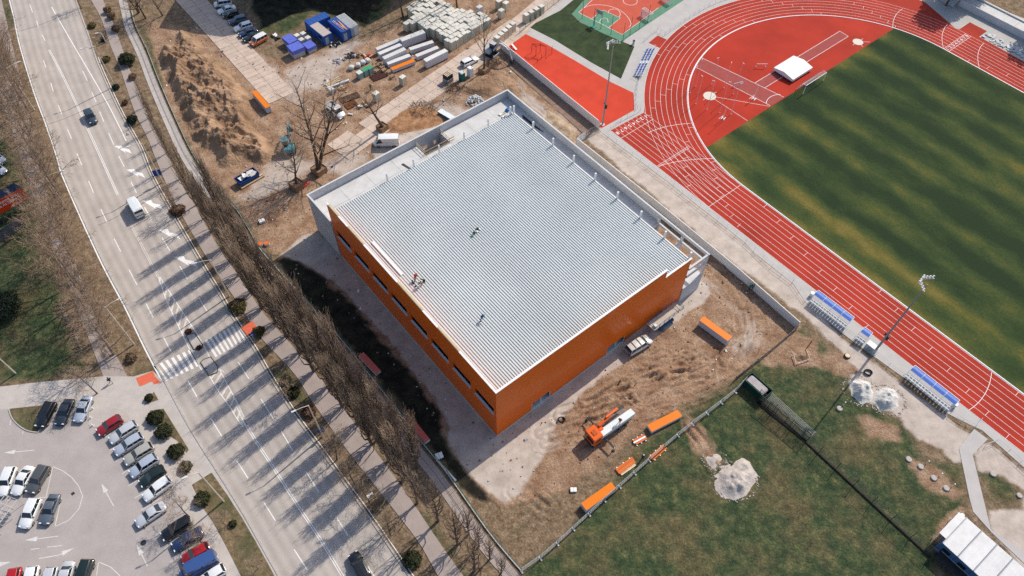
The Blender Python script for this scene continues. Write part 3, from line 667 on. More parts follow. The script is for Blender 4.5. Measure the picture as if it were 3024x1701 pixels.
# ================================================================== STADIUM
SC = Vector((75.403, 129.444, 0)); SYAW = R(39.546)
def ST(a, b, z=0.0):
    return Vector((SC.x + a * math.cos(SYAW) - b * math.sin(SYAW), SC.y + a * math.sin(SYAW) + b * math.cos(SYAW), z))
TR = 36.5; LW = 1.22; NL = 8; RO = TR + LW * NL
def stadium_line(r, b_end=-110, n=48, b2=None):
    pts = [ST(-r, b_end)] + [ST(-r, b_end * (1 - k / 12)) for k in range(1, 12)]
    for k in range(n + 1):
        t = math.pi - math.pi * k / n; pts.append(ST(r * math.cos(t), r * math.sin(t)))
    e2 = b_end if b2 is None else b2
    pts += [ST(r, e2 * k / 12) for k in range(1, 13)]
    return pts
TRACK = pm('track_tartan', (.36, .036, .021), .2, .09, .85, world=True, fine=.05)
INFLD = pm('infield_tartan', (.38, .034, .019), .16, .12, .85, world=True, fine=.06)
RUNW = pm('runway_tartan', (.31, .070, .062), .10, .5, .85, world=True, fine=.05)
PAD = pm('orange_red_pad', (.52, .055, .028), .10, .3, .85, world=True, fine=.06)
SURR = pm('stadium_paving', (.44, .42, .40), .07, .5, .9, world=True, fine=.05)
mb = MB(); mb.prism(WL('c3', [(1090, 225), (1130, 190), (1250, 60), (1440, -70), (2400, -150)]) + WL('n', [(2700, -70), (3300, 160), (3300, 1650), (3024, 1380), (2900, 1270)]) +
    WL('c10', [(1560, 1345), (1380, 1255), (1200, 1090), (1050, 985), (860, 850), (640, 690), (370, 460), (290, 335), (0, 105)]) + WL('c8', [(1932, 1150), (1300, 650), (750, 240)]) + WL('c3', [(1610, 915), (1300, 640), (940, 325), (1040, 260)]), -.1, 0.0)
struct('paved_surround', 'light grey paving around the running track', mb, SURR)
def band(name, label, r0, r1, mat, z, **k):
    a, b = stadium_line(r0, **k), stadium_line(r1, **k); n = len(a); mb = MB()
    mb.add([(p.x, p.y, z) for p in a] + [(p.x, p.y, z) for p in b], [(i, i + 1, n + i + 1, n + i) for i in range(n - 1)]); return struct(name, label, mb, mat)
track = band('running_track', 'red tartan running track with eight white-lined lanes', TR, RO, TRACK, .012)
mb = MB(); mb.flat([ST(-RO + .0, 2), ST(-RO, 29.4), ST(-36.4, 29.0), ST(-33.5, 31.8), ST(-40, 22), ST(-45.5, 8)], .008); mb.flat([ST(46.2, 3), ST(46.6, 2.2), ST(51.3, 2.2), ST(51.3, -2.5), ST(47.7, -2.5), ST(46.2, -40)], .008)
mb.flat([ST(-17.8, 46.2), ST(-14.0, 46.9), ST(-13.3, 44.0), ST(-17.0, 42.6)], .008); mb.flat([ST(20, 41.5), ST(30, 35), ST(40, 23), ST(46.2, 3), ST(50, 14), ST(47, 30), ST(36, 44)], .008)
struct('track_apron', 'red tartan extensions beside the running track', mb, TRACK)
tm = link('track_markings', None); tag(tm, 'white lane lines, start marks and numbers on the running track', None, None, 'structure')
for i in range(0, NL + 1):
    r = TR + LW * i
    P = stadium_line(r, n=80); line(P[:0] + P, .30 if i == 0 else .075, .018, PAINT, tm, 'lane_line', 1.0) if i == 0 else MB().strip(P, .06, .018).build('lane_line', PAINT, tm)
    MB().strip([ST(-r, 29.2), ST(-r, 15), ST(-r, .5)], .06, .019).build('lane_line', PAINT, tm)
kerbP = stadium_line(TR - .1, n=80); mbk = MB()
for i in range(len(kerbP) - 1): mbk.bar((kerbP[i].x, kerbP[i].y, .06), (kerbP[i + 1].x, kerbP[i + 1].y, .06), .16, .1)
o = mbk.build('track_kerb', WHITE); tag(o, 'white aluminium kerb along the inside of the running track', None, None, 'structure')
for b in (26.2, 15.4, 0.9): MB().strip([ST(-RO, b), ST(-36.6, b)], .08, .021).build('start_line', PAINT, tm)
MB().strip([ST(-RO, 15.0), ST(-36.6, 15.0)], .06, .021).build('start_line', PAINT, tm)
for b in (0.25, -1.15): MB().strip([ST(36.7, b), ST(RO, b)], .09, .021).build('finish_line', PAINT, tm)
def arc_line(a0, b0, a1, b1, bow, w=.09):
    P = [ST(a0 + (a1 - a0) * t, b0 + (b1 - b0) * t + bow * 4 * t * (1 - t)) for t in [k / 10 for k in range(11)]]
    MB().strip(P, w, .022).build('start_arc', PAINT, tm)
arc_line(36.8, .5, RO, 5.2, .9); arc_line(36.8, -9, RO, -4.6, .9); arc_line(34.3, 13, 43, 16, .8); arc_line(-36.7, -55.1, -RO, -56.6, -.8); arc_line(36.8, -21, RO, -16.6, .9)
for (a0, b0, a1, b1) in [(-30.6, 19.9, -40.5, 23.8), (-35.3, 9.6, -46.0, 15.2)]: arc_line(a0, b0, a1, b1, .7)
# staggered marks
r2 = random.Random(3)
for i in range(NL):
    ra = TR + LW * i + .04; rb = ra + LW - .08
    for k in range(7):
        t = R(20 + k * 24 + i * 3.1 + (k * 37 % 11)); MB().strip([Vector((ST(ra * math.cos(t), ra * math.sin(t)))), ST(rb * math.cos(t), rb * math.sin(t))], .06, .021).build('stagger_mark', PAINT, tm)
    for sgn in (-1, 1):
        for k in range(3):
            b = -6 - k * 27 - i * 4.3; MB().strip([ST(sgn * ra, b), ST(sgn * rb, b)], .06, .021).build('stagger_mark', PAINT, tm)
def text_mesh(cu):
    o = bpy.data.objects.new('text', cu); COL.objects.link(o); bpy.context.view_layer.update(); me = bpy.data.meshes.new_from_object(o.evaluated_get(bpy.context.evaluated_depsgraph_get())); bpy.data.objects.remove(o); return me
def number(txt, loc, size, rz, parent, mat, name='lane_number'):
    cu = bpy.data.curves.new(name, 'FONT'); cu.body = txt; cu.size = size; cu.align_x = 'CENTER'; cu.align_y = 'CENTER'; cu.fill_mode = 'BOTH'; cu.offset = size * .015
    cu.materials.append(mat); o = link(name, text_mesh(cu), parent); o.location = loc; o.rotation_euler = (0, 0, rz); return o
for i in range(NL):
    r = TR + LW * (i + .5)
    number(str(i + 1), ST(-r, 27.9, .022), 1.25, SYAW + R(180), tm, PAINT); number(str(i + 1), ST(r, -.45, .022), 1.2, SYAW, tm, PAINT)
# infield half disc, pitch
mb = MB(); mb.flat([ST((TR - .2) * math.cos(t), (TR - .2) * math.sin(t)) for t in [R(20.2) + (R(159.8) - R(20.2)) * k / 40 for k in range(41)]], .010); struct('infield', 'smooth red infield inside the bend of the track', mb, INFLD)
def pitch_mat():
    M = bpy.data.materials.new('pitch_grass'); M.use_nodes = True; T = M.node_tree; N = T.nodes; K = T.links; bs = N['Principled BSDF']
    bs.inputs['Roughness'].default_value = .95; bs.inputs['Specular IOR Level'].default_value = .1
    co = N.new('ShaderNodeNewGeometry').outputs['Position']
    mp = N.new('ShaderNodeMapping'); mp.inputs['Rotation'].default_value = (0, 0, -SYAW); K.new(co, mp.inputs[0])
    ms = N.new('ShaderNodeMapping'); ms.inputs['Scale'].default_value = (.16, .075, 1); K.new(mp.outputs[0], ms.inputs[0])
    a = nz(N, K, ms.outputs[0], 1.0, 5, .6); f = nz(N, K, co, 2.2, 7, .8); c = nz(N, K, co, .05, 2, .5)
    sx = N.new('ShaderNodeSeparateXYZ'); K.new(mp.outputs[0], sx.inputs[0])
    ph = N.new('ShaderNodeMath'); ph.operation = 'MULTIPLY_ADD'; K.new(sx.outputs[0], ph.inputs[0]); ph.inputs[1].default_value = 2 * math.pi / 8.4; K.new(maprange(N, K, nz(N, K, co, .12, 3), 0, 1, -.8, .8), ph.inputs[2])
    sn = N.new('ShaderNodeMath'); sn.operation = 'SINE'; K.new(ph.outputs[0], sn.inputs[0])
    s = N.new('ShaderNodeMath'); s.operation = 'MULTIPLY_ADD'; K.new(sn.outputs[0], s.inputs[0]); s.inputs[1].default_value = .13; K.new(a, s.inputs[2])
    s1 = N.new('ShaderNodeMath'); s1.operation = 'MULTIPLY_ADD'; K.new(f, s1.inputs[0]); s1.inputs[1].default_value = .25; K.new(s.outputs[0], s1.inputs[2])
    s2 = N.new('ShaderNodeMath'); s2.operation = 'MULTIPLY_ADD'; K.new(c, s2.inputs[0]); s2.inputs[1].default_value = .35; K.new(s1.outputs[0], s2.inputs[2])
    # worn yellower margins beside the kerb
    xs = N.new('ShaderNodeMapping'); xs.inputs['Location'].default_value = (-SC.x, -SC.y, 0); xs.vector_type = 'POINT'; K.new(co, xs.inputs[0])
    xr = N.new('ShaderNodeVectorRotate'); xr.inputs['Angle'].default_value = -SYAW; K.new(xs.outputs[0], xr.inputs[0]); se = N.new('ShaderNodeSeparateXYZ'); K.new(xr.outputs[0], se.inputs[0])
    near = maprange(N, K, se.outputs[0], -36.0, -23, .26, 0.0); top = maprange(N, K, se.outputs[1], 13.0, 10.2, .14, 0.0)
    s3 = N.new('ShaderNodeMath'); s3.operation = 'ADD'; K.new(s2.outputs[0], s3.inputs[0]); K.new(near, s3.inputs[1])
    s4 = N.new('ShaderNodeMath'); s4.operation = 'ADD'; K.new(s3.outputs[0], s4.inputs[0]); K.new(top, s4.inputs[1])
    col = ramp(N, K, maprange(N, K, s4.outputs[0], .60, 1.26), [(.10, (.021, .037, .016)), (.36, (.036, .056, .020)), (.56, (.060, .076, .024)), (.74, (.105, .098, .025)), (.92, (.150, .125, .036))])
    v = N.new('ShaderNodeVectorMath'); v.operation = 'SCALE'; K.new(col, v.inputs[0]); K.new(maprange(N, K, f, .25, .75, .72, 1.28), v.inputs['Scale']); K.new(v.outputs[0], bs.inputs['Base Color'])
    bp = N.new('ShaderNodeBump'); bp.inputs['Distance'].default_value = .06; K.new(f, bp.inputs['Height']); K.new(bp.outputs[0], bs.inputs['Normal'])
    return M
mb = MB(); q = TR - .25
mb.flat([ST(-q, -110)] + [ST(-q, 0)] + [ST(-q * math.cos(R(t)), q * math.sin(R(t))) for t in (4, 8, 12, 16, 20.6)] + [ST(q * math.cos(R(t)), q * math.sin(R(t))) for t in (20.2, 16, 12, 8, 4)] + [ST(q, 0), ST(q, -110)], .014)
struct('football_pitch', 'mown green pitch with yellowed streaks inside the track', mb, pitch_mat())
sm = link('infield_markings', None); tag(sm, 'white lines, runways and throwing circles on the red infield', None, None, 'structure')
for P in [[(22.6, 20.2), (22.5, 17.6), (-9.0, 17.75), (-9.4, 20.3)], [(-12.0, 34.5), (-15.7, 32.9), (-12.6, 12.95), (-7.9, 12.95)]]:
    Pw = [ST(*p) for p in P]; MB().flat(Pw, .015 if P[0][0] > 0 else .0175).build('runway', RUNW, sm)
    for i in ((0, 1, 3) if P[0][0] > 0 else (1, 3)): MB().strip([Pw[i], Pw[(i + 1) % 4]], .1, .021).build('painted_line', PAINT, sm)
for a, b, r, rays in [(-20.8, 23.7, 1.45, [(-12.9, 12.9), (-20.5, 12.9)]), (22.5, 14.8, 1.25, [(24.8, 13), (21.8, 12.8)])]:
    mb = MB(); c_ = ST(a, b); mb.cyl((c_.x, c_.y, .012), r, .012, 28); mb.build('throwing_circle', pm('circle_concrete', (.62, .58, .50), .06, 2, .85), sm)
    for (x, y) in rays: d = (ST(x, y) - c_).normalized(); MB().strip([c_ + d * r, ST(x, y)], .08, .021).build('painted_line', PAINT, sm)
    for k in (0, 2): d = Vector((math.cos(SYAW + k * 1.57), math.sin(SYAW + k * 1.57), 0)); MB().strip([c_ + d * r, c_ + d * (r + .8)], .08, .022).build('painted_line', PAINT, sm)
arc_P = [ST(-10.25 + 4.0 * math.cos(t), 10.9 + 4.0 * math.sin(t)) for t in [R(52) + R(76) * k / 8 for k in range(9)]]; MB().strip(arc_P, .12, .022).build('painted_line', PAINT, sm)

# exercise pad, turf and ball court
mb = MB(); mb.flat(WL('c3', [(1080, 236), (1250, 320), (1450, 435), (1700, 585), (1862, 662), (1868, 785), (1632, 915), (1480, 790), (1200, 560), (1000, 400), (940, 322)]), .006); struct('exercise_ground', 'orange red rubber exercise ground behind the hall', mb, PAD)
TURF = pm('court_turf', (.034, .055, .028), .3, .35, .95, .05, 6, world=True, col2=(.055, .075, .032), fine=.25)
mb = MB(); mb.prism(WL('c3', [(1112, 190), (1340, 75), (1530, -80), (1600, -80), (1420, 100), (1480, 160), (1640, 235), (1790, 300), (1868, 332), (1772, 562), (1560, 445), (1300, 285)]), -.02, .02); struct('turf', 'dark green lawn between exercise ground and ball court', mb, TURF)
CGR = pm('court_green', (.11, .24, .155), .08, .6, .85, world=True, fine=.05); CRD = pm('court_red', (.48, .095, .06), .08, .6, .85, world=True, fine=.05)
mb = MB(); mb.flat(WL('c3', [(1422, 100), (1480, 158), (1640, 236), (1788, 300), (1808, 275), (2460, -160), (1640, -160), (1560, -60)]), .026); court = struct('ball_court', 'green and red basketball court behind tall netting', mb, CGR)
MB().flat(WL('c3', [(1470, 90), (1620, 165), (1780, 247), (2260, -100), (2330, -160), (1700, -160)]), .030).build('court_surface', CRD, court)
MB().flat(WL('c3', [(1555, 140), (1645, 72), (1768, 128), (1678, 203)]), .034).build('key_area', CGR, court)
for P in [[(1470, 90), (1620, 165), (1780, 247), (1900, 160), (2040, 55)], [(1470, 90), (1700, -120)], [(1555, 140), (1645, 72), (1768, 128), (1678, 203)], [(1500, 60), (1560, 38), (1640, 36), (1740, 60), (1810, 110), (1845, 170), (1830, 195)],
          [(1680, 95), (1690, 72), (1725, 64), (1755, 75), (1768, 100), (1760, 120)], [(1620, 165), (1625, 140), (1650, 128), (1675, 135), (1680, 160)]]:
    MB().strip(spline(WL('c3', P), .7) if len(P) > 4 and P[0][0] in (1500, 1680, 1620) else WL('c3', P), .1, .038).build('painted_line', PAINT, court)
cc = W('c3', 1838, 8); MB().strip([cc + Vector((1.8 * math.cos(k * .2618), 1.8 * math.sin(k * .2618), 0)) for k in range(25)], .1, .038).build('painted_line', PAINT, court)
# ramp and path bottom right
mb = MB(); mb.flat(WL('c11', [(1885, 190), (1760, 362), (1850, 790), (1880, 900), (2040, 1080), (2314, 1340), (2600, 1600), (2600, 1420), (2314, 1240), (2030, 1050), (1960, 760), (1875, 410), (2005, 280)]), .004)
struct('footpath', 'pale concrete footpath forking at the lower right', mb, SURR)
# ================================================================== SPORTS HALL UNDER CONSTRUCTION
ORANGE = pm('orange_cladding', (.78, .140, .005), .06, .12, .4, spec=.12, coat=.12)
ROOFM = pm('roof_sheet_metal', (.56, .59, .585), .07, .08, .5, metal=.05)
TRIM = pm('pale_trim', (.72, .72, .71), .05, 2, .5)
SLABC = pm('slab_concrete', (.54, .535, .53), .10, .5, .85, fine=.05, col2=(.60, .595, .59))
WALLC = pm('wall_concrete', (.52, .525, .54), .10, .5, .85, fine=.05, rand=.02)
GLASS = pm('dark_glass', (.015, .018, .02), .1, 2, .08, spec=.6)
SHEETB = pm('grey_membrane', (.30, .34, .40), .1, 1.0, .6)
hall = thing('sports_hall', 'unfinished sports hall with orange walls, ribbed grey roof and concrete annex', 'building', B0, BYAW)
def box(mb, x0, x1, y0, y1, z0, z1): return mb.box(((x0 + x1) / 2, (y0 + y1) / 2, (z0 + z1) / 2), (x1 - x0, y1 - y0, z1 - z0))
HX, HY, HT, HS, HR = 42.0, 47.4, 14.7, 12.72, 12.25
DKI = pm('dark_interior', (.02, .02, .02), .2, 1, .9)
# left wall with eight window openings
wy = [(.66 + 5.83 * i, 5.33 + 5.83 * i) for i in range(8)]; wz0, wz1 = 6.9, 8.85
mb = MB(); box(mb, 0, .25, 0, HY, .25, wz0); box(mb, 0, .25, 0, HY, wz1, HT)
edges = [0] + [v for w in wy for v in w] + [HY]
for i in range(0, len(edges), 2): box(mb, 0, .25, edges[i], edges[i + 1], wz0, wz1)
mb.build('side_wall', ORANGE, hall)
for a, b in wy:
    w = box(MB(), .5, .53, a, b, wz0 - .3, wz1 + .3).build('window', DKI, hall)
    MB().box((.03, (a + b) / 2, wz0 + .02), (.36, b - a + .1, .05)).build('sill', TRIM, w)
    for k in (1, 2): MB().box((.2, a + (b - a) * k / 3, (wz0 + wz1) / 2), (.06, .07, wz1 - wz0)).build('mullion', DARKM, w)
# front wall with two door openings and the stepped top on the right
mb = MB(); dz = 2.35; dr = [(7.3, 11.3), (24.1, 28.3)]
for a, b in ((.25, dr[0][0]), (dr[0][1], dr[1][0]), (dr[1][1], HX)): box(mb, a, b, 0, .25, .25, dz)
box(mb, .25, 35.6, 0, .25, dz, HT); box(mb, 35.6, HX, 0, .25, dz, HS); mb.build('front_wall', ORANGE, hall)
for a, b in dr:
    d = box(MB(), a, b, 1.2, 1.3, 0, 2.3).build('door_opening', DKI, hall)
    for x in (a + .06, (a + b) / 2, b - .06): box(MB(), x - .05, x + .05, .06, .18, 0, 2.3).build('door_post', TRIM, d)
mb = MB(); box(mb, HX - .25, HX, .25, HY, .25, 12.0); mb.build('right_wall', WALLC, hall); mb = MB(); box(mb, .25, HX - .25, HY - .25, HY, .25, 12.0); mb.build('back_wall', WALLC, hall)
mb = MB(); box(mb, -.03, HX, -.03, HY, -.1, .25); mb.build('plinth', CONC, hall)
# coping trims
mb = MB(); box(mb, -.06, .31, -.06, HY + .04, HT, HT + .07); mb.build('coping', TRIM, hall); mb = MB(); box(mb, .31, 35.66, -.06, .31, HT, HT + .07); mb.build('coping', TRIM, hall)
mb = MB(); box(mb, 35.6, HX + .05, -.06, .31, HS, HS + .07); mb.build('coping', TRIM, hall); mb = MB(); box(mb, 35.54, 35.66, -.04, .29, HS + .07, HT); mb.build('coping', TRIM, hall)
# ribbed roof
pitch = .452; n = int((HX - .6) / pitch); prof = [(0, 0), (.19, 0), (.24, .15), (.402, .15), (pitch, 0)]
xs_, zs_ = [], []
for i in range(n):
    for px_, pz_ in prof[:-1]: xs_.append(.5 + i * pitch + px_); zs_.append(HR - .15 + pz_)
xs_.append(.5 + n * pitch); zs_.append(HR - .15)
mb = MB(); m_ = len(xs_); mb.add([(x, .55, z) for x, z in zip(xs_, zs_)] + [(x, HY + .12, z) for x, z in zip(xs_, zs_)], [(i, i + 1, m_ + i + 1, m_ + i) for i in range(m_ - 1)])
mb.build('ribbed_roof', ROOFM, hall)
mb = MB(); box(mb, .25, HX - .25, .25, HY - .2, 11.9, 11.94); mb.build('roof_deck', DARKM, hall)
mb = MB(); box(mb, .27, .62, .4, HY, HR - .1, HR + .08); mb.build('gutter', TRIM, hall); mb = MB(); box(mb, HX - .2, HX + .02, .6, HY, HR - .12, HR + .06); mb.build('edge_flashing', TRIM, hall)
# rail of timber laid on the left coping
for a, b in [(43.5, 46.8), (35.5, 40.5), (18.5, 25.5), (9, 14.5)]: box(MB(), .0, .34, a, b, HT + .07, HT + .14).build('coping_board', pm('yellow_board', (.52, .43, .25), .1, 2, .8), hall)
# posts standing up through the roof edge
for i in range(9): MB().box((HX + .02, .5 + 5.86 * i, 13.05), (.3, .3, 1.8)).build('roof_post', TRIM, hall)
MB().box((HX - .7, 47.6, 13.05), (.3, .3, 1.8)).build('roof_post', TRIM, hall)
for i in range(5): MB().box((12.4 + 5.84 * i, 47.58, 13.05), (.22, .22, 1.8)).build('roof_post', TRIM, hall)
# ---- concrete annex: back strip and right strip
AX, AY, AZ, AS = 47.15, 55.75, 10.0, 8.2
ann = link('annex', None, hall)
mb = MB(); box(mb, -.2, 0, HY + .02, AY, 0, AZ); mb.build('end_wall', WALLC, ann)
hx0, hx1, hy0 = 23.7, 29.6, 52.1
mb = MB(); mb.m = 0
wins = [(25.3, 26.4), (27.9, 28.5)]
segs = [(0, hx0), (hx1, AX - .22)]
for a, b in segs: box(mb, a, b, AY - .22, AY, 0, AZ)
box(mb, hx0, hx1, AY - .22, AY, 0, 6.1); box(mb, hx0, hx1, AY - .22, AY, 7.1, AZ)
e = [hx0] + [v for w in wins for v in w] + [hx1]
for i in range(0, len(e), 2): box(mb, e[i], e[i + 1], AY - .22, AY, 6.1, 7.1)
mb.build('back_parapet_wall', WALLC, ann)
mb = MB(); box(mb, AX - .22, AX, 11.6, AY, 0, AZ); mb.build('right_parapet_wall', WALLC, ann)
# roof slab panels with joints
def slab(x0, x1, y0, y1): box(MB(), x0 + .02, x1 - .02, y0 + .02, y1 - .02, AS - .25, AS + rng.uniform(-.004, .004)).build('slab_panel', SLABC, ann)
xb = [0.0, 5.9, 11.7, 17.6, 23.7, 29.6, 35.3, 41.2, AX - .24]
for i in range(8):
    if i == 4: slab(xb[i], xb[i + 1], HY, hy0)
    else: slab(xb[i], xb[i + 1], HY, 51.5); slab(xb[i], xb[i + 1], 51.5, AY - .24)
yb_ = [11.7, 17.6, 23.4, 29.2, 35.1, 40.9, HY]
for i in range(6): slab(HX, AX - .24, yb_[i], yb_[i + 1])
# joints on the parapet: vertical panel seams as thin battens
for i in range(9): MB().box((xb[i] + .1 if i < 8 else AX - .4, AY - .235, 9.1), (.14, .05, 1.7)).build('panel_joint', CONC, ann)
for i in range(8): MB().box((AX - .235, 11.9 + 5.84 * i, 9.1), (.05, .14, 1.7)).build('panel_joint', CONC, ann)
mb = MB(); box(mb, -.26, AX + .05, AY - .28, AY + .05, AZ, AZ + .06); mb.build('parapet_cap', SLABC, ann); mb = MB(); box(mb, AX - .28, AX + .05, -.2, AY - .28, AZ, AZ + .06); mb.build('parapet_cap', SLABC, ann)
mb = MB(); box(mb, -.26, .06, HY + .1, AY - .28, AZ, AZ + .06); mb.build('parapet_cap', SLABC, ann)
# stair well in the back strip
mb = MB(); box(mb, hx0, hx1, hy0, AY - .24, 4.0, 4.2); mb.build('well_floor', WALLC, ann)
for x_ in (hx0 - .2, hx1): box(MB(), x_, x_ + .2, hy0, AY - .24, 4.2, AS - .26).build('well_wall', WALLC, ann)
for x in (hx0, hx1):
    rl = link('guard_rail', None, ann)
    for y in (52.3, 53.4, 54.5, 55.3): MB().box((x, y, AS + .55), (.06, .06, 1.1)).build('rail_post', WOODL, rl)
    for z in (.5, 1.05): MB().bar((x, 52.2, AS + z), (x, 55.4, AS + z), .05, .12).build('rail_bar', WOODL, rl)
for z, dy in ((.4, 0), (1.0, .06)): MB().bar((hx0 - .6, hy0 - .1 + dy, AS + z), (hx1 + 1.0, hy0 - .1 + dy, AS + z), .08, .16).build('timber_rail', WOOD, ann)
# open frame on the right
mb = MB(); box(mb, AX - .3, AX, -.15, 11.6, 9.45, AZ); mb.build('frame_beam', CONC, ann); mb = MB(); box(mb, AX - .3, AX, .2, 11.5, 7.5, 8.0); mb.build('frame_beam', CONC, ann)
for y in (-.15, 5.7, 11.35): box(MB(), AX - .45, AX + .01, y, y + .4, -.1, AZ - .01 if y < 0 else 9.44).build('column', CONC, ann)
for y in (5.72, 11.37): mb = MB(); box(mb, HX + .02, AX - .46, y, y + .35, 7.4, 7.98); mb.build('cross_beam', CONC, ann)
for z0, z1 in ((9.45, 9.98), (7.3, 7.9)): mb = MB(); box(mb, HX + .02, AX - .46, -.15, .2, z0, z1); mb.build('cross_beam', CONC, ann)
mb = MB(); box(mb, HX + .02, AX - .46, -.15, .1, -.1, 4.2); box(mb, AX - .3, AX - .02, .26, 11.3, -.1, 4.2); mb.build('lower_wall', WALLC, ann)
mb = MB(); box(mb, HX + .02, AX - .32, .12, 5.6, 4.0, 4.2); mb.build('floor_slab', SLABC, ann)
bars = pm('rebar_rods', (.10, .09, .09), .2, 4, .6)
for i in range(5): MB().bar((18.6 + i * .1, 53.0, AS + .06), (19.3 + i * .06, 50.1, AS + .06), .05).build('loose_rod', bars, ann)
FOAM = pm('white_board', (.80, .80, .78), .05, 2, .7)

# ---- things on the roofs (each its own)
def on_hall(x, y, z): return BL(x, y, z)
def crate_like(name, label, cat, loc, rz, parts):
    t = thing(name, label, cat, loc, rz)
    for nm, mat, c, d in parts: MB().bbox(c, d, min(.03, min(d) * .3)).build(nm, mat, t)
    return t
for i, (x, y, L_) in enumerate([(43.2, 44.0, 7.5), (42.8, 0, 0)]):
    if L_ == 0: continue
    t = thing('timber_bundle', 'bundle of dark planks lying on the shaded annex roof', 'timber', on_hall(45.6, 48.0, AS), BYAW + R(90))
    for k in range(4): MB().box((-2 + k * .3, -.25 + k * .14, .06 + .02 * k), (6.5 - k, .11, .1)).build('plank', DARKM, t)
# ================================================================== VEHICLES
_carmat = {}
def paint(col):
    k = tuple(round(c, 3) for c in col)
    if k not in _carmat: _carmat[k] = pm('car_paint_%d' % len(_carmat), col, .04, 1.0, .32, metal=.15, spec=.5, coat=.7)
    return _carmat[k]
CGLASS = pm('car_glass', (.018, .022, .028), .1, 2, .05, spec=.7)
TYRE = pm('tyre_rubber', (.022, .022, .022), .15, 5, .8); RIM = pm('wheel_rim', (.45, .45, .46), .1, 4, .35, metal=.8)
HEAD = pm('headlight_glass', (.75, .77, .78), .05, 4, .1, spec=.7); TAIL = pm('tail_light_red', (.45, .02, .02), .1, 4, .2)
PLAST = pm('black_plastic', (.03, .03, .032), .15, 4, .6)
# type: L, W, H, belt, bonnet z, cabin base rear/front (fraction of L from centre), roof rear/front
CARS = {'hatch': (4.1, 1.76, 1.48, .92, .86, -.485, .20, -.40, .02), 'wagon': (4.65, 1.80, 1.50, .92, .86, -.485, .19, -.42, .03), 'sedan': (4.65, 1.80, 1.45, .92, .84, -.36, .20, -.20, .04),
        'suv': (4.5, 1.85, 1.66, 1.02, .97, -.485, .20, -.42, .05), 'mpv': (4.5, 1.85, 1.72, 1.0, .95, -.49, .30, -.44, .14), 'van': (5.4, 2.0, 2.35, 1.15, 1.08, -.495, .40, -.485, .28), 'smallvan': (4.4, 1.82, 1.82, 1.02, .98, -.49, .30, -.47, .16)}
def loft(stations, mb):
    """stations: list of (x, [(y,z)...]) half sections, mirrored"""
    rings = []
    for x, sec in stations:
        full = [(x, y, z) for y, z in sec] + [(x, -y, z) for y, z in reversed(sec) if abs(y) > 1e-6]
        rings.append(full)
    n = len(rings[0]); vs = [v for r_ in rings for v in r_]; fs = []
    for i in range(len(rings) - 1):
        for k in range(n):
            j = (k + 1) % n; fs.append((i * n + k, i * n + j, i * n + n + j, i * n + n + k))
    fs.append(tuple(range(n))); fs.append(tuple((len(rings) - 1) * n + k for k in reversed(range(n))))
    return mb.add(vs, fs)
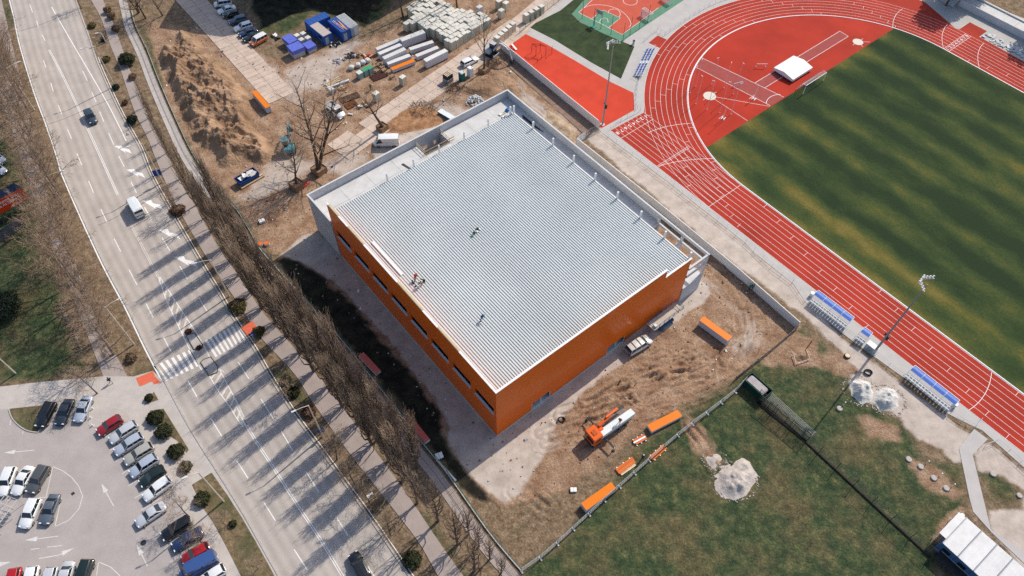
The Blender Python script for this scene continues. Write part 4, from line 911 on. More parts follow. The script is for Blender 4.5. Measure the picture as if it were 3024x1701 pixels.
def car_meshes(kind):
    L, Wd, Hh, belt, bon, cr, cf, rr, rf = CARS[kind]; hw = Wd / 2; van = kind in ('van', 'smallvan')
    out = {}
    # body shell
    st = []
    for t, zt, zl, w in [(-.5, belt - .16, .38, .80), (-.485, belt - .05, .28, .92), (-.44, belt, .24, .985), (-.30, belt, .22, 1.0), (-.1, belt, .22, 1.0), (.12, belt, .22, 1.0), (.22, belt - .01, .22, 1.0), (.34, bon, .22, .99), (.43, bon - .09, .24, .95), (.475, bon - .20, .28, .86), (.5, bon - .36, .36, .70)]:
        if van and t < -.4: w = max(w, .95)
        h = hw * w
        st.append((t * L, [(0, zl), (h * .86, zl), (h * .97, zl + .12), (h, zl + .28), (h * .995, (zl + zt) / 2 + .08), (h * .965, zt - .06), (h * .90, zt), (0, zt + .035)]))
    out['body'] = loft(st, MB()).mesh(kind + '_body', [BLACK], True)
    # cabin: glass block and painted roof with pillars
    zb = belt - .03; zt = Hh; b_ = hw * .90; tpw = hw * (.74 if not van else .86)
    A = [(cr * L, b_ * .97), (cf * L, b_ * .97)]; T = [(rr * L, tpw), (rf * L, tpw)]
    def quad(p): return MB().add(p, [(0, 1, 2, 3)])
    g = .985
    v = lambda x, y, z: (x, y * g, z)
    P = {('b', 0, 1): v(A[0][0], A[0][1], zb), ('b', 0, -1): v(A[0][0], -A[0][1], zb), ('b', 1, 1): v(A[1][0], A[1][1], zb), ('b', 1, -1): v(A[1][0], -A[1][1], zb),
         ('t', 0, 1): v(T[0][0], T[0][1], zt - .06), ('t', 0, -1): v(T[0][0], -T[0][1], zt - .06), ('t', 1, 1): v(T[1][0], T[1][1], zt - .06), ('t', 1, -1): v(T[1][0], -T[1][1], zt - .06)}
    out['windscreen'] = quad([P['b', 1, -1], P['b', 1, 1], P['t', 1, 1], P['t', 1, -1]]).mesh(kind + '_windscreen', [CGLASS])
    rear_p = [P['b', 0, 1], P['b', 0, -1], P['t', 0, -1], P['t', 0, 1]]
    out['rear_window'] = quad(rear_p).mesh(kind + '_rear_window', [CGLASS])
    sw = []
    for s in (1, -1):
        if kind == 'van':
            fx = .14; a0 = Vector(P['b', 0, s]).lerp(Vector(P['b', 1, s]), .70); a1 = Vector(P['t', 0, s]).lerp(Vector(P['t', 1, s]), .90)
            q = [a0, Vector(P['b', 1, s]), Vector(P['t', 1, s]), a1]; pan = [Vector(P['b', 0, s]), a0, a1, Vector(P['t', 0, s])]
        else: q = [Vector(P['b', 0, s]), Vector(P['b', 1, s]), Vector(P['t', 1, s]), Vector(P['t', 0, s])]; pan = None
        if s < 0: q = q[::-1]
        sw.append(quad(q).mesh(kind + '_side_window', [CGLASS]))
    out['side'] = sw
    mb = MB()
    n = 6; rx = [rr * L - .05 + (rf * L - rr * L + .08) * k / n for k in range(n + 1)]; stt = []
    for k, x in enumerate(rx):
        e = .05 * (abs(k / n - .5) * 2) ** 2; w2 = tpw * (1.03 - .10 * (abs(k / n - .5) * 2) ** 4)
        stt.append((x, [(0, zt - .10), (w2, zt - .10), (w2, zt - .045 - e), (w2 * .9, zt - .012 - e), (0, zt + .02 - e)]))
    loft(stt, mb)
    for e in (0, 1):
        for s in (1, -1):
            a, b = Vector(P['b', e, s]), Vector(P['t', e, s]); mb.bar(a * 1.0 + Vector((0, s * .01, 0)), b + Vector((0, s * .01, 0)), .09, .07)
    for s in (1, -1):
        for f in ((.5,) if kind in ('sedan', 'hatch') else (.28, .58)):
            if kind == 'van': continue
            a = Vector(P['b', 0, s]).lerp(Vector(P['b', 1, s]), f); b = Vector(P['t', 0, s]).lerp(Vector(P['t', 1, s]), f); mb.bar(a + Vector((0, s * .012, 0)), b + Vector((0, s * .012, 0)), .07, .05)
    if kind == 'van':
        for s in (1, -1):
            a0 = Vector(P['b', 0, s]).lerp(Vector(P['b', 1, s]), .70); a1 = Vector(P['t', 0, s]).lerp(Vector(P['t', 1, s]), .90); k = Vector((0, s * .02, 0))
            mb.add([Vector(P['b', 0, s]) + k, a0 + k, a1 + k, Vector(P['t', 0, s]) + k], [(0, 1, 2, 3)])
        a = [Vector(p) + Vector((-.02, 0, 0)) for p in rear_p]; mb.add([a[0], a[1], a[1].lerp(a[2], .45), a[0].lerp(a[3], .45)], [(0, 1, 2, 3)])
    out['roof'] = mb.mesh(kind + '_roof', [BLACK])
    r_ = .33 if kind != 'van' else .36; mw = MB(); ring = [(.62, -.10), (.95, -.10), (1, -.06), (1, .06), (.95, .10), (.62, .10)]
    N_ = 14; vs = []; fs = []
    for k in range(N_):
        a = 2 * math.pi * k / N_
        for rr_, yy in ring: vs.append((r_ * rr_ * math.cos(a), yy, r_ * rr_ * math.sin(a)))
    for k in range(N_):
        for i in range(5): fs.append((k * 6 + i, ((k + 1) % N_) * 6 + i, ((k + 1) % N_) * 6 + i + 1, k * 6 + i + 1))
    mw.add(vs, fs); out['tyre'] = mw.mesh(kind + '_tyre', [TYRE], True)
    mr = MB(); mr.tube([(0, -.09, 0), (0, .09, 0)], r_ * .64, 10); out['rim'] = mr.mesh(kind + '_rim', [RIM]); out['r'] = r_
    ml = MB(); ml.box((0, 0, 0), (.16, .34, .13)); out['light'] = ml.mesh(kind + '_headlight', [HEAD]); mt = MB(); mt.box((0, 0, 0), (.08, .16, .26 if kind not in ('van', 'smallvan') else .5)); out['tail'] = mt.mesh(kind + '_tail_light', [TAIL])
    mm = MB(); mm.bbox((0, 0, 0), (.16, .2, .14), .03); out['mirror'] = mm.mesh(kind + '_mirror', [PLAST])
    mq = MB(); mq.box((0, 0, 0), (.02, .5, .11)); out['plate'] = mq.mesh(kind + '_plate', [WHITE])
    return out
_cm = {}
def with_paint(me, mat):
    return me, mat
def car(kind, col, label, center, yaw, group=None, scale=1.0, lower=None, name=None):
    if kind not in _cm: _cm[kind] = car_meshes(kind)
    q = _cm[kind]; L, Wd, Hh, belt, bon, cr, cf, rr, rf = CARS[kind]; hw = Wd / 2; mat = paint(col)
    t = thing(name or ('parked_van' if kind in ('van', 'smallvan') else 'parked_car'), label, 'van' if kind in ('van', 'smallvan') else 'car', (center.x, center.y, center.z), yaw, group); t.scale = (scale,) * 3
    def part(nm, me, loc=(0, 0, 0), mt=None, par=None):
        o = link(nm, me, par or t); o.location = loc
        if mt is not None:
            o.material_slots[0].link = 'OBJECT'; o.material_slots[0].material = mt
        return o
    part('body', q['body'], mt=lower or mat); part('roof', q['roof'], mt=mat); part('windscreen', q['windscreen']); part('rear_window', q['rear_window'])
    for me in q['side']: part('side_window', me)
    for sx, s in ((.31, 1), (.31, -1), (-.30, 1), (-.30, -1)):
        w = part('wheel', q['tyre'], (sx * L, s * (hw - .10), q['r'])); part('rim', q['rim'], (0, 0, 0), None, w)
    for s in (1, -1):
        part('headlight', q['light'], (.455 * L, s * hw * .66, bon - .16)); part('tail_light', q['tail'], (-.487 * L, s * hw * .80, belt - .16)); part('mirror', q['mirror'], (cf * L - .22, s * (hw + .04), belt + .06))
    part('number_plate', q['plate'], (-.502 * L, 0, .55))
    return t
GZ = .036
def car_px(kind, col, label, c, front, rear, group=None, zref=.7, gz=0.0, **k):
    a, b = W(c, *front, zref), W(c, *rear, zref); ctr = (a + b) / 2; yaw = math.atan2(a.y - b.y, a.x - b.x); ctr.z = gz
    return car(kind, col, label, ctr, yaw, group, **k)
SIL = (.52, .54, .57); SILB = (.40, .45, .53); WHT = (.78, .79, .79); BLK = (.012, .013, .015); DGR = (.08, .085, .09); NAV = (.018, .035, .10); RED = (.42, .010, .012); DRED = (.30, .012, .02); BGR = (.10, .125, .155); BEI = (.40, .385, .35); DGN = (.010, .022, .020)
G1 = 'cars in the angled bays of the car park'
for k, col, lab, f, r_ in [
    ('hatch', DRED, 'dark red hatchback at the upper end of the angled bays', (635, 512), (802, 408)), ('wagon', SIL, 'silver estate car parked just below the dark red hatchback', (722, 562), (897, 450)),
    ('wagon', SILB, 'grey blue estate, second below the dark red hatchback', (755, 640), (935, 528)), ('wagon', BEI, 'greyish beige estate between two silver cars in the angled bays', (815, 705), (1005, 590)),
    ('suv', SILB, 'pale blue silver car just above the dark green one in the angled bays', (850, 790), (1040, 663)), ('hatch', DGN, 'dark green black hatchback directly above the white car with free bay below', (910, 853), (1088, 738)),
    ('suv', WHT, 'white crossover beside the free bay in the angled row', (942, 945), (1125, 812)), ('sedan', SIL, 'silver saloon parked alone below the free bay', (885, 1117), (1092, 975)),
    ('suv', BLK, 'black sport utility car below the silver saloon', (1063, 1198), (1250, 1080)), ('sedan', NAV, 'navy blue saloon between the black car and the bright red one', (1130, 1268), (1330, 1148)),
    ('hatch', RED, 'bright red car with dark windscreen beside the blue van', (1180, 1360), (1385, 1248)), ('van', (.04, .09, .26), 'blue panel van at the lower end of the angled bays', (1190, 1450), (1425, 1325)),
    ('hatch', WHT, 'white hatchback below the blue van, cut by the frame', (1310, 1500), (1470, 1400))]:
    car_px(k, col, lab, 'c5', f, r_, G1, gz=GZ)
for k, col, lab, f, r_ in [
    ('suv', BLK, 'black car nearest the rounded grass island, leftmost of three', (262, 462), (340, 318)), ('sedan', (.03, .04, .055), 'dark blue saloon, middle of the three cars by the grass island', (388, 452), (458, 292)),
    ('sedan', SILB, 'silver blue saloon, rightmost of the three cars by the grass island', (512, 428), (578, 275))]:
    car_px(k, col, lab, 'c5', f, r_, 'cars in the short upper bays', gz=GZ)
for k, col, lab, f, r_ in [
    ('wagon', WHT, 'white estate car at the left frame edge in the middle bays', (10, 905), (72, 748)), ('sedan', WHT, 'white saloon between the white estate and the grey car', (108, 893), (188, 750)),
    ('suv', DGR, 'dark grey sport utility car beside the painted half circle', (203, 893), (296, 738)), ('suv', WHT, 'white crossover parked alone below the grey sport utility car', (162, 1120), (235, 955)),
    ('sedan', BGR, 'slate blue saloon beside the painted half circle', (292, 1098), (360, 925))]:
    car_px(k, col, lab, 'c5', f, r_, 'cars in the middle bays', gz=GZ)
for k, col, lab, r_, f in [
    ('hatch', RED, 'red car at the bottom left frame edge', (98, 1425), (70, 1560)), ('hatch', WHT, 'white car beside the red one at the bottom edge', (215, 1412), (185, 1550)), ('hatch', SIL, 'pale silver car, third along the bottom edge', (338, 1418), (300, 1555)),
    ('sedan', SIL, 'silver car with dark rear window at the bottom edge', (448, 1388), (405, 1540)), ('suv', DGN, 'black green car at the right end of the bottom row', (575, 1368), (520, 1525))]:
    car_px(k, col, lab, 'c5', f, r_, 'cars along the bottom edge', gz=GZ)
car_px('suv', (.035, .055, .075), 'dark slate car driving down the main road', 'c1', (665, 868), (628, 800), name='driving_car')
v_ = car_px('van', (.74, .76, .76), 'white van driving up the main road', 'c4', (930, 200), (1000, 325), zref=1.2, name='driving_van')
car_px('suv', BLK, 'black car driving at the bottom of the main road', 'c12', (588, 1300), (672, 1455), name='driving_car')
G2 = 'cars parked beside the site road'
for k, col, lab, f, r_ in [
    ('smallvan', WHT, 'white van at the top of the row beside the site road', (78, 32), (200, 14)), ('sedan', WHT, 'white saloon second from the top beside the site road', (105, 85), (225, 48)), ('hatch', BLK, 'black hatchback below the white saloon beside the site road', (140, 112), (252, 88)),
    ('wagon', (.07, .10, .15), 'slate blue estate above the white estate beside the site road', (185, 155), (303, 125)), ('wagon', WHT, 'white estate between two dark blue cars beside the site road', (225, 207), (340, 170)), ('sedan', NAV, 'navy saloon just below the white estate beside the site road', (258, 248), (378, 208)),
    ('sedan', DGN, 'dark green saloon next to the white and orange van', (290, 282), (405, 238))]:
    car_px(k, col, lab, 'c2', f, r_, G2)
car_px('smallvan', WHT, 'white van with orange lower body at the end of the row', 'c2', (335, 318), (452, 255), G2, lower=paint((.62, .16, .05)))
car_px('wagon', WHT, 'white estate car on the cracked concrete road by the toilets', 'c3', (748, 408), (640, 462), gz=.05)
car_px('van', WHT, 'white panel van parked behind the concrete annex', 'c2', (1222, 1005), (1390, 1000), zref=1.1)
sv = car_px('mpv', (.56, .56, .54), 'pale minibus with roof bars parked beside the orange wall', 'c9', (898, 425), (762, 508), zref=.9, scale=1.14)
for x in (-1.2, -.2, .7): MB().box((x, 0, 1.79), (.06, 1.35, .06)).build('roof_bar', DARKM, sv)
for k, col, lab, f, r_ in [('hatch', SILB, 'pale blue car cut by the left edge above another', (20, 1150), (-60, 1100)), ('hatch', SILB, 'pale blue car at the left edge above the red billboard', (28, 1225), (-60, 1180))]: car_px(k, col, lab, 'c1', f, r_)
# ---- tipper pickup
a, b = W('c2', 1000, 835, .8), W('c2', 885, 735, .8); ctr = (a + b) / 2; yaw = math.atan2(a.y - b.y, a.x - b.x)
pt = thing('tipper_truck', 'white pickup truck with open grey tipper bed', 'truck', (ctr.x, ctr.y, 0), yaw)
st = []
for x, zt, w in [(.55, 1.15, .97), (.62, 1.2, .98), (1.7, 1.2, .98), (2.3, 1.05, .96), (2.6, .9, .9), (2.75, .75, .8)]: h = .98 * w; st.append((x, [(0, .4), (h, .4), (h, zt - .1), (h * .93, zt), (0, zt + .03)]))
loft(st, MB()).build('cab_body', paint(WHT), pt, True)
MB().box((1.15, 0, 1.72), (1.25, 1.75, 1.05), 0, None, .86).build('cab_window', CGLASS, pt); MB().bbox((1.05, 0, 2.25), (1.2, 1.62, .1), .04).build('cab_roof', paint(WHT), pt)
BEDM = pm('grey_tipper_bed', (.36, .36, .35), .1, 1.5, .7)
MB().box((-1.2, 0, .8), (3.2, 2.0, .1)).build('bed_floor', BEDM, pt)
for s in (1, -1): MB().box((-1.2, s * .98, 1.03), (3.2, .05, .4)).build('bed_side', paint(WHT), pt)
MB().box((-2.8, 0, 1.03), (.05, 2.0, .4)).build('tail_gate', paint(WHT), pt); MB().box((.42, 0, 1.3), (.06, 2.0, .95)).build('head_board', paint(WHT), pt)
MB().box((-.2, 0, .55), (5.2, .8, .2)).build('chassis', DARKM, pt)
for sx in (1.75, -1.5):
    for s in (1, -1): w = link('wheel', _cm['van']['tyre'], pt); w.location = (sx, s * .85, .36); r_ = link('rim', _cm['van']['rim'], w)
for s in (1, -1): h = link('headlight', _cm['van']['light'], pt); h.location = (2.6, s * .7, .75)
# ---- crane truck beside the hall
a, b = W('c9', 480, 1085, 0), W('c9', 735, 905, 0); dirv = (a - b).normalized(); yaw = math.atan2(dirv.y, dirv.x)
a2 = W('c9', 515, 1075, 1.3); b2 = W('c9', 760, 895, 1.3); ctr = (a2 + b2) / 2
OR = pm('orange_vehicle_paint', (.66, .11, .012), .06, 1.2, .4, coat=.4)
ct = thing('crane_truck', 'orange crane truck with folded boom and spread outriggers', 'truck', (ctr.x, ctr.y, 0), yaw)
Lh = (a2 - b2).length / 2
MB().bbox((Lh - .9, 0, 1.75), (1.9, 2.4, 2.3), .12).build('cab', OR, ct); MB().box((Lh + .06, 0, 2.1), (.05, 2.1, .9)).build('windscreen', CGLASS, ct); MB().box((Lh - .9, 0, 2.2), (.9, 2.43, .7)).build('side_window', CGLASS, ct)
MB().box((Lh - .9, 0, 2.96), (.7, .9, .1)).build('roof_hatch', pm('worn_orange', (.42, .09, .03), .3, 4, .7), ct); MB().box((Lh - .05, 0, .75), (.3, 2.4, .5)).build('bumper', PLAST, ct)
MB().box((-.6, 0, .95), (2 * Lh - 2.0, .9, .3)).build('chassis', DARKM, ct); MB().box((-1.4, 0, 1.22), (2 * Lh - 3.4, 2.4, .14)).build('flat_bed', pm('grey_bed', (.20, .18, .165), .15, 2, .8), ct)
for x in (Lh - 1.1, -Lh + 1.2, -Lh + 2.5):
    for s in (1, -1): w = link('wheel', _cm['van']['tyre'], ct); w.location = (x, s * 1.02, .48); w.scale = (1.35, 1.5, 1.35); link('rim', _cm['van']['rim'], w)
MB().bbox((Lh - 2.35, -.2, 1.9), (.75, .9, 1.3), .06).build('crane_base', OR, ct)
MB().bar((Lh - 2.3, -.55, 2.75), (Lh - 4.7, -.75, 3.05), .48, .42).build('crane_boom', OR, ct); MB().bar((Lh - 3.9, -.8, 3.35), (Lh - 6.5, -.95, 3.15), .34, .34).build('crane_boom', OR, ct)
for k in range(3): MB().bar((Lh - 5.6, -.75 - k * .16, 2.7 + .1 * k), (-Lh + .3, -.85 - k * .16, 2.4 + .1 * k), .12).build('boom_section', DARKM, ct)
for s in (1, -1):
    MB().bar((Lh - 2.35, s * 1.1, 1.2), (Lh - 2.45, s * 3.3, 1.15), .24, .2).build('outrigger_beam', DARKM, ct); MB().tube([(Lh - 2.45, s * 3.3, 1.25), (Lh - 2.45, s * 3.3, .08)], .08, 8).build('outrigger_leg', STEEL, ct); MB().cyl((Lh - 2.45, s * 3.3, 0), .28, .08, 10).build('outrigger_foot', PLAST, ct)
for s in (1, -1): h = link('headlight', _cm['van']['light'], ct); h.location = (Lh, s * .85, 1.15)
pl = thing('panel_pack', 'long white wrapped panel pack lying on the crane truck bed', 'panel pack', BL(0, 0, 0), yaw); pl.location = Vector((ctr.x, ctr.y, 1.29)) + Vector((math.cos(yaw), math.sin(yaw), 0)) * (-1.0) + Vector((-math.sin(yaw), math.cos(yaw), 0)) * .55
WRAP = pm('white_wrapped_sheet', (.66, .71, .72), .06, 1.0, .45, bump=.01, bscale=3)
MB().bbox((0, 0, .62), (7.0, 1.15, .9), .03).build('wrapped_load', WRAP, pl)
for x in (-2.2, 0, 2.2): MB().box((x, 0, .08), (.12, 1.1, .16)).build('bearer', WOODL, pl)
# ---- mini excavators
def excavator(label, base, yaw, col, boom, sc=1.0):
    e = thing('excavator', label, 'excavator', (base.x, base.y, 0), yaw); e.scale = (sc,) * 3; mt = pm('machine_paint_' + str(round(col[2] * 100)), col, .08, 1.5, .45)
    for s in (1, -1):
        tr_ = MB(); tr_.tube([(-.9, s * .75, .32), (.9, s * .75, .32)], .3, 8); tr_.box((0, s * .75, .32), (1.9, .36, .52)); o = tr_.build('crawler_track', BLACK, e)
    MB().box((0, 0, .45), (1.2, 1.2, .3)).build('undercarriage', DARKM, e); MB().bbox((-.5, 0, .95), (1.5, 1.7, .7), .12).build('engine_cover', mt, e)
    MB().bbox((.15, .42, 1.55), (1.15, .85, 1.5), .1).build('cab_glass', CGLASS, e); MB().bbox((.15, .42, 2.33), (1.2, .9, .08), .03).build('cab_roof', mt, e)
    P = [Vector(p) for p in boom]
    for i in range(len(P) - 1): MB().bar(P[i], P[i + 1], .26 - .04 * i, .34 - .05 * i).build('boom' if i == 0 else 'arm', mt, e)
    for i in range(len(P) - 1): a_ = P[i].lerp(P[i + 1], .1) + Vector((0, 0, .28)); b_ = P[i].lerp(P[i + 1], .75) + Vector((0, 0, .24)); MB().tube([a_, b_], .055, 6).build('hydraulic_ram', STEEL, e)
    q = P[-1]; mbk = MB(); pr = [(-.25, 0), (.1, .05), (.35, -.25), (.25, -.6), (-.1, -.65), (-.3, -.35)]
    mbk.add([(q.x + x, q.y - .35, q.z + z) for x, z in pr] + [(q.x + x, q.y + .35, q.z + z) for x, z in pr], [(0, 1, 2, 3, 4, 5), (11, 10, 9, 8, 7, 6)] + [(i, i + 6, (i + 1) % 6 + 6, (i + 1) % 6) for i in range(6)]); mbk.build('bucket', DARKM, e)
    MB().box((1.2, 0, .3), (.1, 1.8, .4)).build('dozer_blade', mt, e)
    return e
p_ = W('c2', 620, 1075); q_ = W('c2', 598, 910, 2.5)
excavator('teal blue mini excavator with raised boom beside the earth heap', p_, math.atan2(q_.y - p_.y, q_.x - p_.x), (.05, .22, .28), [(.6, -.3, 1.1), (1.9, -.3, 3.0), (3.6, -.3, 2.4), (3.9, -.3, 1.1)], 1.35)
p_ = W('c3', 845, 390); q_ = W('c3', 960, 440)
excavator('grey white excavator reaching down behind the slender tree at the wall', p_, math.atan2(q_.y - p_.y, q_.x - p_.x), (.42, .45, .47), [(.6, 0, 1.2), (2.0, 0, 3.2), (4.0, 0, 2.6), (4.6, 0, .9)], 1.3)
# ---- scissor lift beside the orange wall
a, b = W('c9', 925, 325, 0), W('c9', 1095, 200, 0); L1 = (b - a).length
BLUEM = pm('blue_machine_paint', (.05, .13, .24), .1, 1.5, .5)
a3, b3 = BL(31.0, -2.0), BL(39.2, -2.0); yaw = BYAW
sl_ = thing('scissor_lift', 'blue scissor lift with long railed platform beside the orange wall', 'lift', BL(36.6, -1.5), BYAW)
MB().bbox((0, 0, .5), (3.4, 1.9, .5), .05).build('base', BLUEM, sl_)
for x in (-1.3, 1.3):
    for s in (1, -1): w = link('wheel', _cm['van']['tyre'], sl_); w.location = (x, s * .9, .36); link('rim', _cm['van']['rim'], w)
for s in (1, -1):
    for z in (.8, 1.2): MB().bar((-1.4, s * .6, z), (1.4, s * .6, z + .38), .09).build('scissor_arm', BLUEM, sl_); MB().bar((-1.4, s * .55, z + .38), (1.4, s * .55, z), .09).build('scissor_arm', BLUEM, sl_)
MB().box((0, 0, 2.05), (7.2, 1.9, .12)).build('platform', pm('plywood_deck', (.46, .40, .34), .12, 1.2, .85), sl_)
for s in (1, -1):
    for z in (2.6, 3.15): MB().bar((-3.55, s * .93, z), (3.55, s * .93, z), .06).build('guard_rail', BLUEM, sl_)
    for k in range(7): MB().bar((-3.55 + k * 7.1 / 6, s * .93, 2.1), (-3.55 + k * 7.1 / 6, s * .93, 3.15), .06).build('rail_post', BLUEM, sl_)
for x in (-3.55, 3.55):
    for z in (2.6, 3.15): MB().bar((x, -.93, z), (x, .93, z), .06).build('guard_rail', BLUEM, sl_)
MB().bbox((-2.9, -.4, 2.35), (.5, .6, .4), .04).build('tool_box', TRIM, sl_)
# ================================================================== SITE: heaps, stacks, containers
def heap(name, label, cat, poly, hgt, mat, res=.3, rough=.35, ridge=1.0, seed=1, edge=2.0, lumps=0.0, z0=-.04, rid=.5):
    xs = [p[0] for p in poly]; ys = [p[1] for p in poly]
    gx = np.arange(min(xs) - 1, max(xs) + 1, res); gy = np.arange(min(ys) - 1, max(ys) + 1, res); X, Y = np.meshgrid(gx, gy); x = X.ravel(); y = Y.ravel()
    d = sdist(x, y, poly) + noise2(x, y, 2.5, seed, 3) * .5
    h = np.clip(d / edge, 0, 1); h = h * h * (3 - 2 * h)
    rg = 1 - 1.7 * np.abs(noise2(x, y, 7.5 * ridge, seed + 1, 2)); z = h * hgt * (.25 + (.5 - rid) * .9 + rid * np.maximum(0, rg) + .4 * noise2(x, y, 3.2 * ridge, seed + 4, 3)) + h * rough * (.5 - 1.3 * np.abs(noise2(x, y, 2.6, seed + 2, 5))) + h * lumps * np.maximum(0, noise2(x, y, .9, seed + 3, 3) + .1 + .5 * noise2(x, y, 3.0, seed + 5, 1)) * 1.6
    z = np.where(d > 0, np.maximum(z, .02 * h), -.25 * np.clip(-d, 0, 1)) + z0
    keep = (d > -.45).reshape(X.shape); n0, n1 = X.shape
    idx = -np.ones(n0 * n1, int); use = np.zeros((n0, n1), bool); q = []
    cell = keep[:-1, :-1] & keep[1:, :-1] & keep[:-1, 1:] & keep[1:, 1:]
    I, J = np.where(cell); a = I * n1 + J; Q = np.stack([a, a + 1, a + n1 + 1, a + n1], 1); u, inv = np.unique(Q, return_inverse=True)
    me = bpy.data.meshes.new(name); V = np.stack([x[u], y[u], z[u]], 1); c0 = V.mean(0); c0[2] = 0
    me.from_pydata((V - c0).tolist(), [], inv.reshape(-1, 4).tolist()); me.materials.append(mat)
    me.polygons.foreach_set('use_smooth', [True] * len(me.polygons)); me.update()
    o = link(name, me); o.location = c0; return tag(o, label, cat)
SOIL = pm('heaped_soil', (.23, .135, .082), .4, .25, .95, .3, 2.4, world=True, col2=(.44, .29, .185), fine=.22, detail=8)
GRAVP = pm('pale_gravel_heap', (.42, .37, .335), .15, 1.5, .95, .08, 5, world=True, col2=(.53, .475, .43), fine=.15)
LIMEP = pm('white_rubble_heap', (.54, .53, .50), .22, 1.2, .95, .12, 4, world=True, col2=(.64, .62, .59), fine=.2)
heap('soil_heap', 'long brown heap of excavated soil beside the concrete site road', 'soil heap', WL('c1', [(1250, 240), (1330, 220), (1420, 280), (1480, 360), (1560, 420), (1640, 520), (1740, 630), (1800, 720), (1810, 850), (1830, 930), (1932, 1010), (1960, 1120), (1880, 1180), (1760, 1150), (1640, 1200), (1550, 1190), (1530, 1100), (1440, 1060), (1360, 980), (1300, 860), (1250, 720), (1200, 600), (1140, 480), (1110, 390), (1180, 340), (1240, 320)]), 3.2, SOIL, .17, .9, .8, 3, 3.4, .5)
heap('soil_heap', 'small mound of reddish soil behind the annex next to the tree planter', 'soil heap', WL('c3', [(80, 880), (180, 800), (320, 740), (470, 790), (570, 830), (480, 890), (330, 930), (190, 960), (110, 940)]), .7, pm('reddish_soil', (.32, .16, .075), .3, .8, .95, .12, 3, world=True, col2=(.44, .25, .14), fine=.2), .25, .3, 1, 5, 2.0, .1)
heap('soil_heap', 'rough brown earth mound beside the hall corner and slab path', 'soil heap', WL('c3', [(500, 590), (620, 570), (760, 530), (900, 500), (1000, 560), (1050, 640), (1000, 680), (940, 650), (840, 700), (720, 690), (600, 650)]), .8, SOIL, .25, .35, 1, 6, 2.0, .15)
heap('soil_heap', 'sandy earth mound between the annex wall and the panel wall', 'soil heap', WL('c3', [(1250, 780), (1320, 820), (1440, 920), (1460, 990), (1400, 990), (1300, 900), (1240, 850)]), .7, pm('sandy_soil', (.38, .27, .17), .3, .8, .95, .12, 3, world=True, col2=(.52, .40, .28), fine=.2), .25, .3, 1, 7, 1.6, .1)
heap('gravel_heap', 'large pale gravel heap on the meadow', 'gravel heap', WL('c9', [(1310, 1330), (1330, 1260), (1420, 1230), (1490, 1195), (1530, 1215), (1575, 1290), (1560, 1370), (1520, 1430), (1440, 1460), (1350, 1430), (1315, 1390)]), 1.0, GRAVP, .14, .35, .7, 8, 1.8, .3, rid=0.0)
heap('gravel_heap', 'small low gravel patch above the large gravel heap', 'gravel heap', WL('c9', [(1255, 1190), (1300, 1150), (1350, 1160), (1360, 1195), (1310, 1235), (1270, 1225)]), .4, GRAVP, .2, .15, .6, 9, 1.0)
heap('rubble_heap', 'grey white rubble heap nearer the dugouts', 'rubble heap', WL('c10', [(690, 1030), (760, 1010), (840, 1040), (860, 1110), (840, 1170), (770, 1190), (700, 1130)]), 1.6, LIMEP, .14, .4, .6, 10, 1.5, .45, rid=0.0)
heap('rubble_heap', 'bright white rubble heap nearer the footpath', 'rubble heap', WL('c10', [(870, 1110), (930, 1075), (1000, 1085), (1045, 1150), (1030, 1200), (960, 1240), (900, 1230), (860, 1170)]), 1.8, LIMEP, .14, .4, .6, 11, 1.5, .45, rid=0.0)
heap('dug_pit_soil', 'small heap of dug soil around a fenced pit on the meadow', 'soil heap', WL('c10', [(240, 830), (290, 780), (370, 770), (410, 830), (390, 880), (310, 890)]), .5, SOIL, .2, .3, .6, 12, 1.0, .2)
def stones(name, label, cat, c, pts, n, smin, smax, mat, seed, hgt=.8):
    r = random.Random(seed); poly = WL(c, pts); xs = [p.x for p in poly]; ys = [p.y for p in poly]; cx_, cy_ = sum(xs) / len(xs), sum(ys) / len(ys)
    t = thing(name, label, cat, (cx_, cy_, 0)); k = 0; base = []
    for i in range(4):
        mb = MB(); vs = []
        for a in range(6):
            for b in (-.5, .5): vs.append((math.cos(a * 1.047) * r.uniform(.35, .55), math.sin(a * 1.047) * r.uniform(.35, .55), b * r.uniform(.6, .9)))
        mb.add(vs, [tuple(range(0, 12, 2))[::-1], tuple(range(1, 12, 2))] + [(2 * a, (2 * a + 2) % 12, (2 * a + 3) % 12, 2 * a + 1) for a in range(6)]); base.append(mb.mesh(name + '_stone', mat))
    while k < n:
        x, y = r.uniform(min(xs), max(xs)), r.uniform(min(ys), max(ys)); d = float(sdist(np.array([x]), np.array([y]), poly)[0])
        if d < 0: continue
        s = r.uniform(smin, smax); o = link('stone', r.choice(base), t); o.location = (x - cx_, y - cy_, min(hgt, d * .55) * r.uniform(.5, 1)); o.scale = (s, s * r.uniform(.7, 1), s * r.uniform(.6, .9)); o.rotation_euler = (r.uniform(0, 3), r.uniform(0, 3), r.uniform(0, 3)); k += 1
    return t
STN = pm('pale_stone', (.52, .53, .53), .2, 2, .9, rand=.22)
stones('stone_pile', 'pile of bluish white broken stones behind the far hall corner', 'stone pile', 'c3', [(665, 730), (690, 690), (730, 675), (780, 695), (800, 720), (770, 745), (710, 760), (670, 755)], 120, .3, .6, STN, 2, .9)
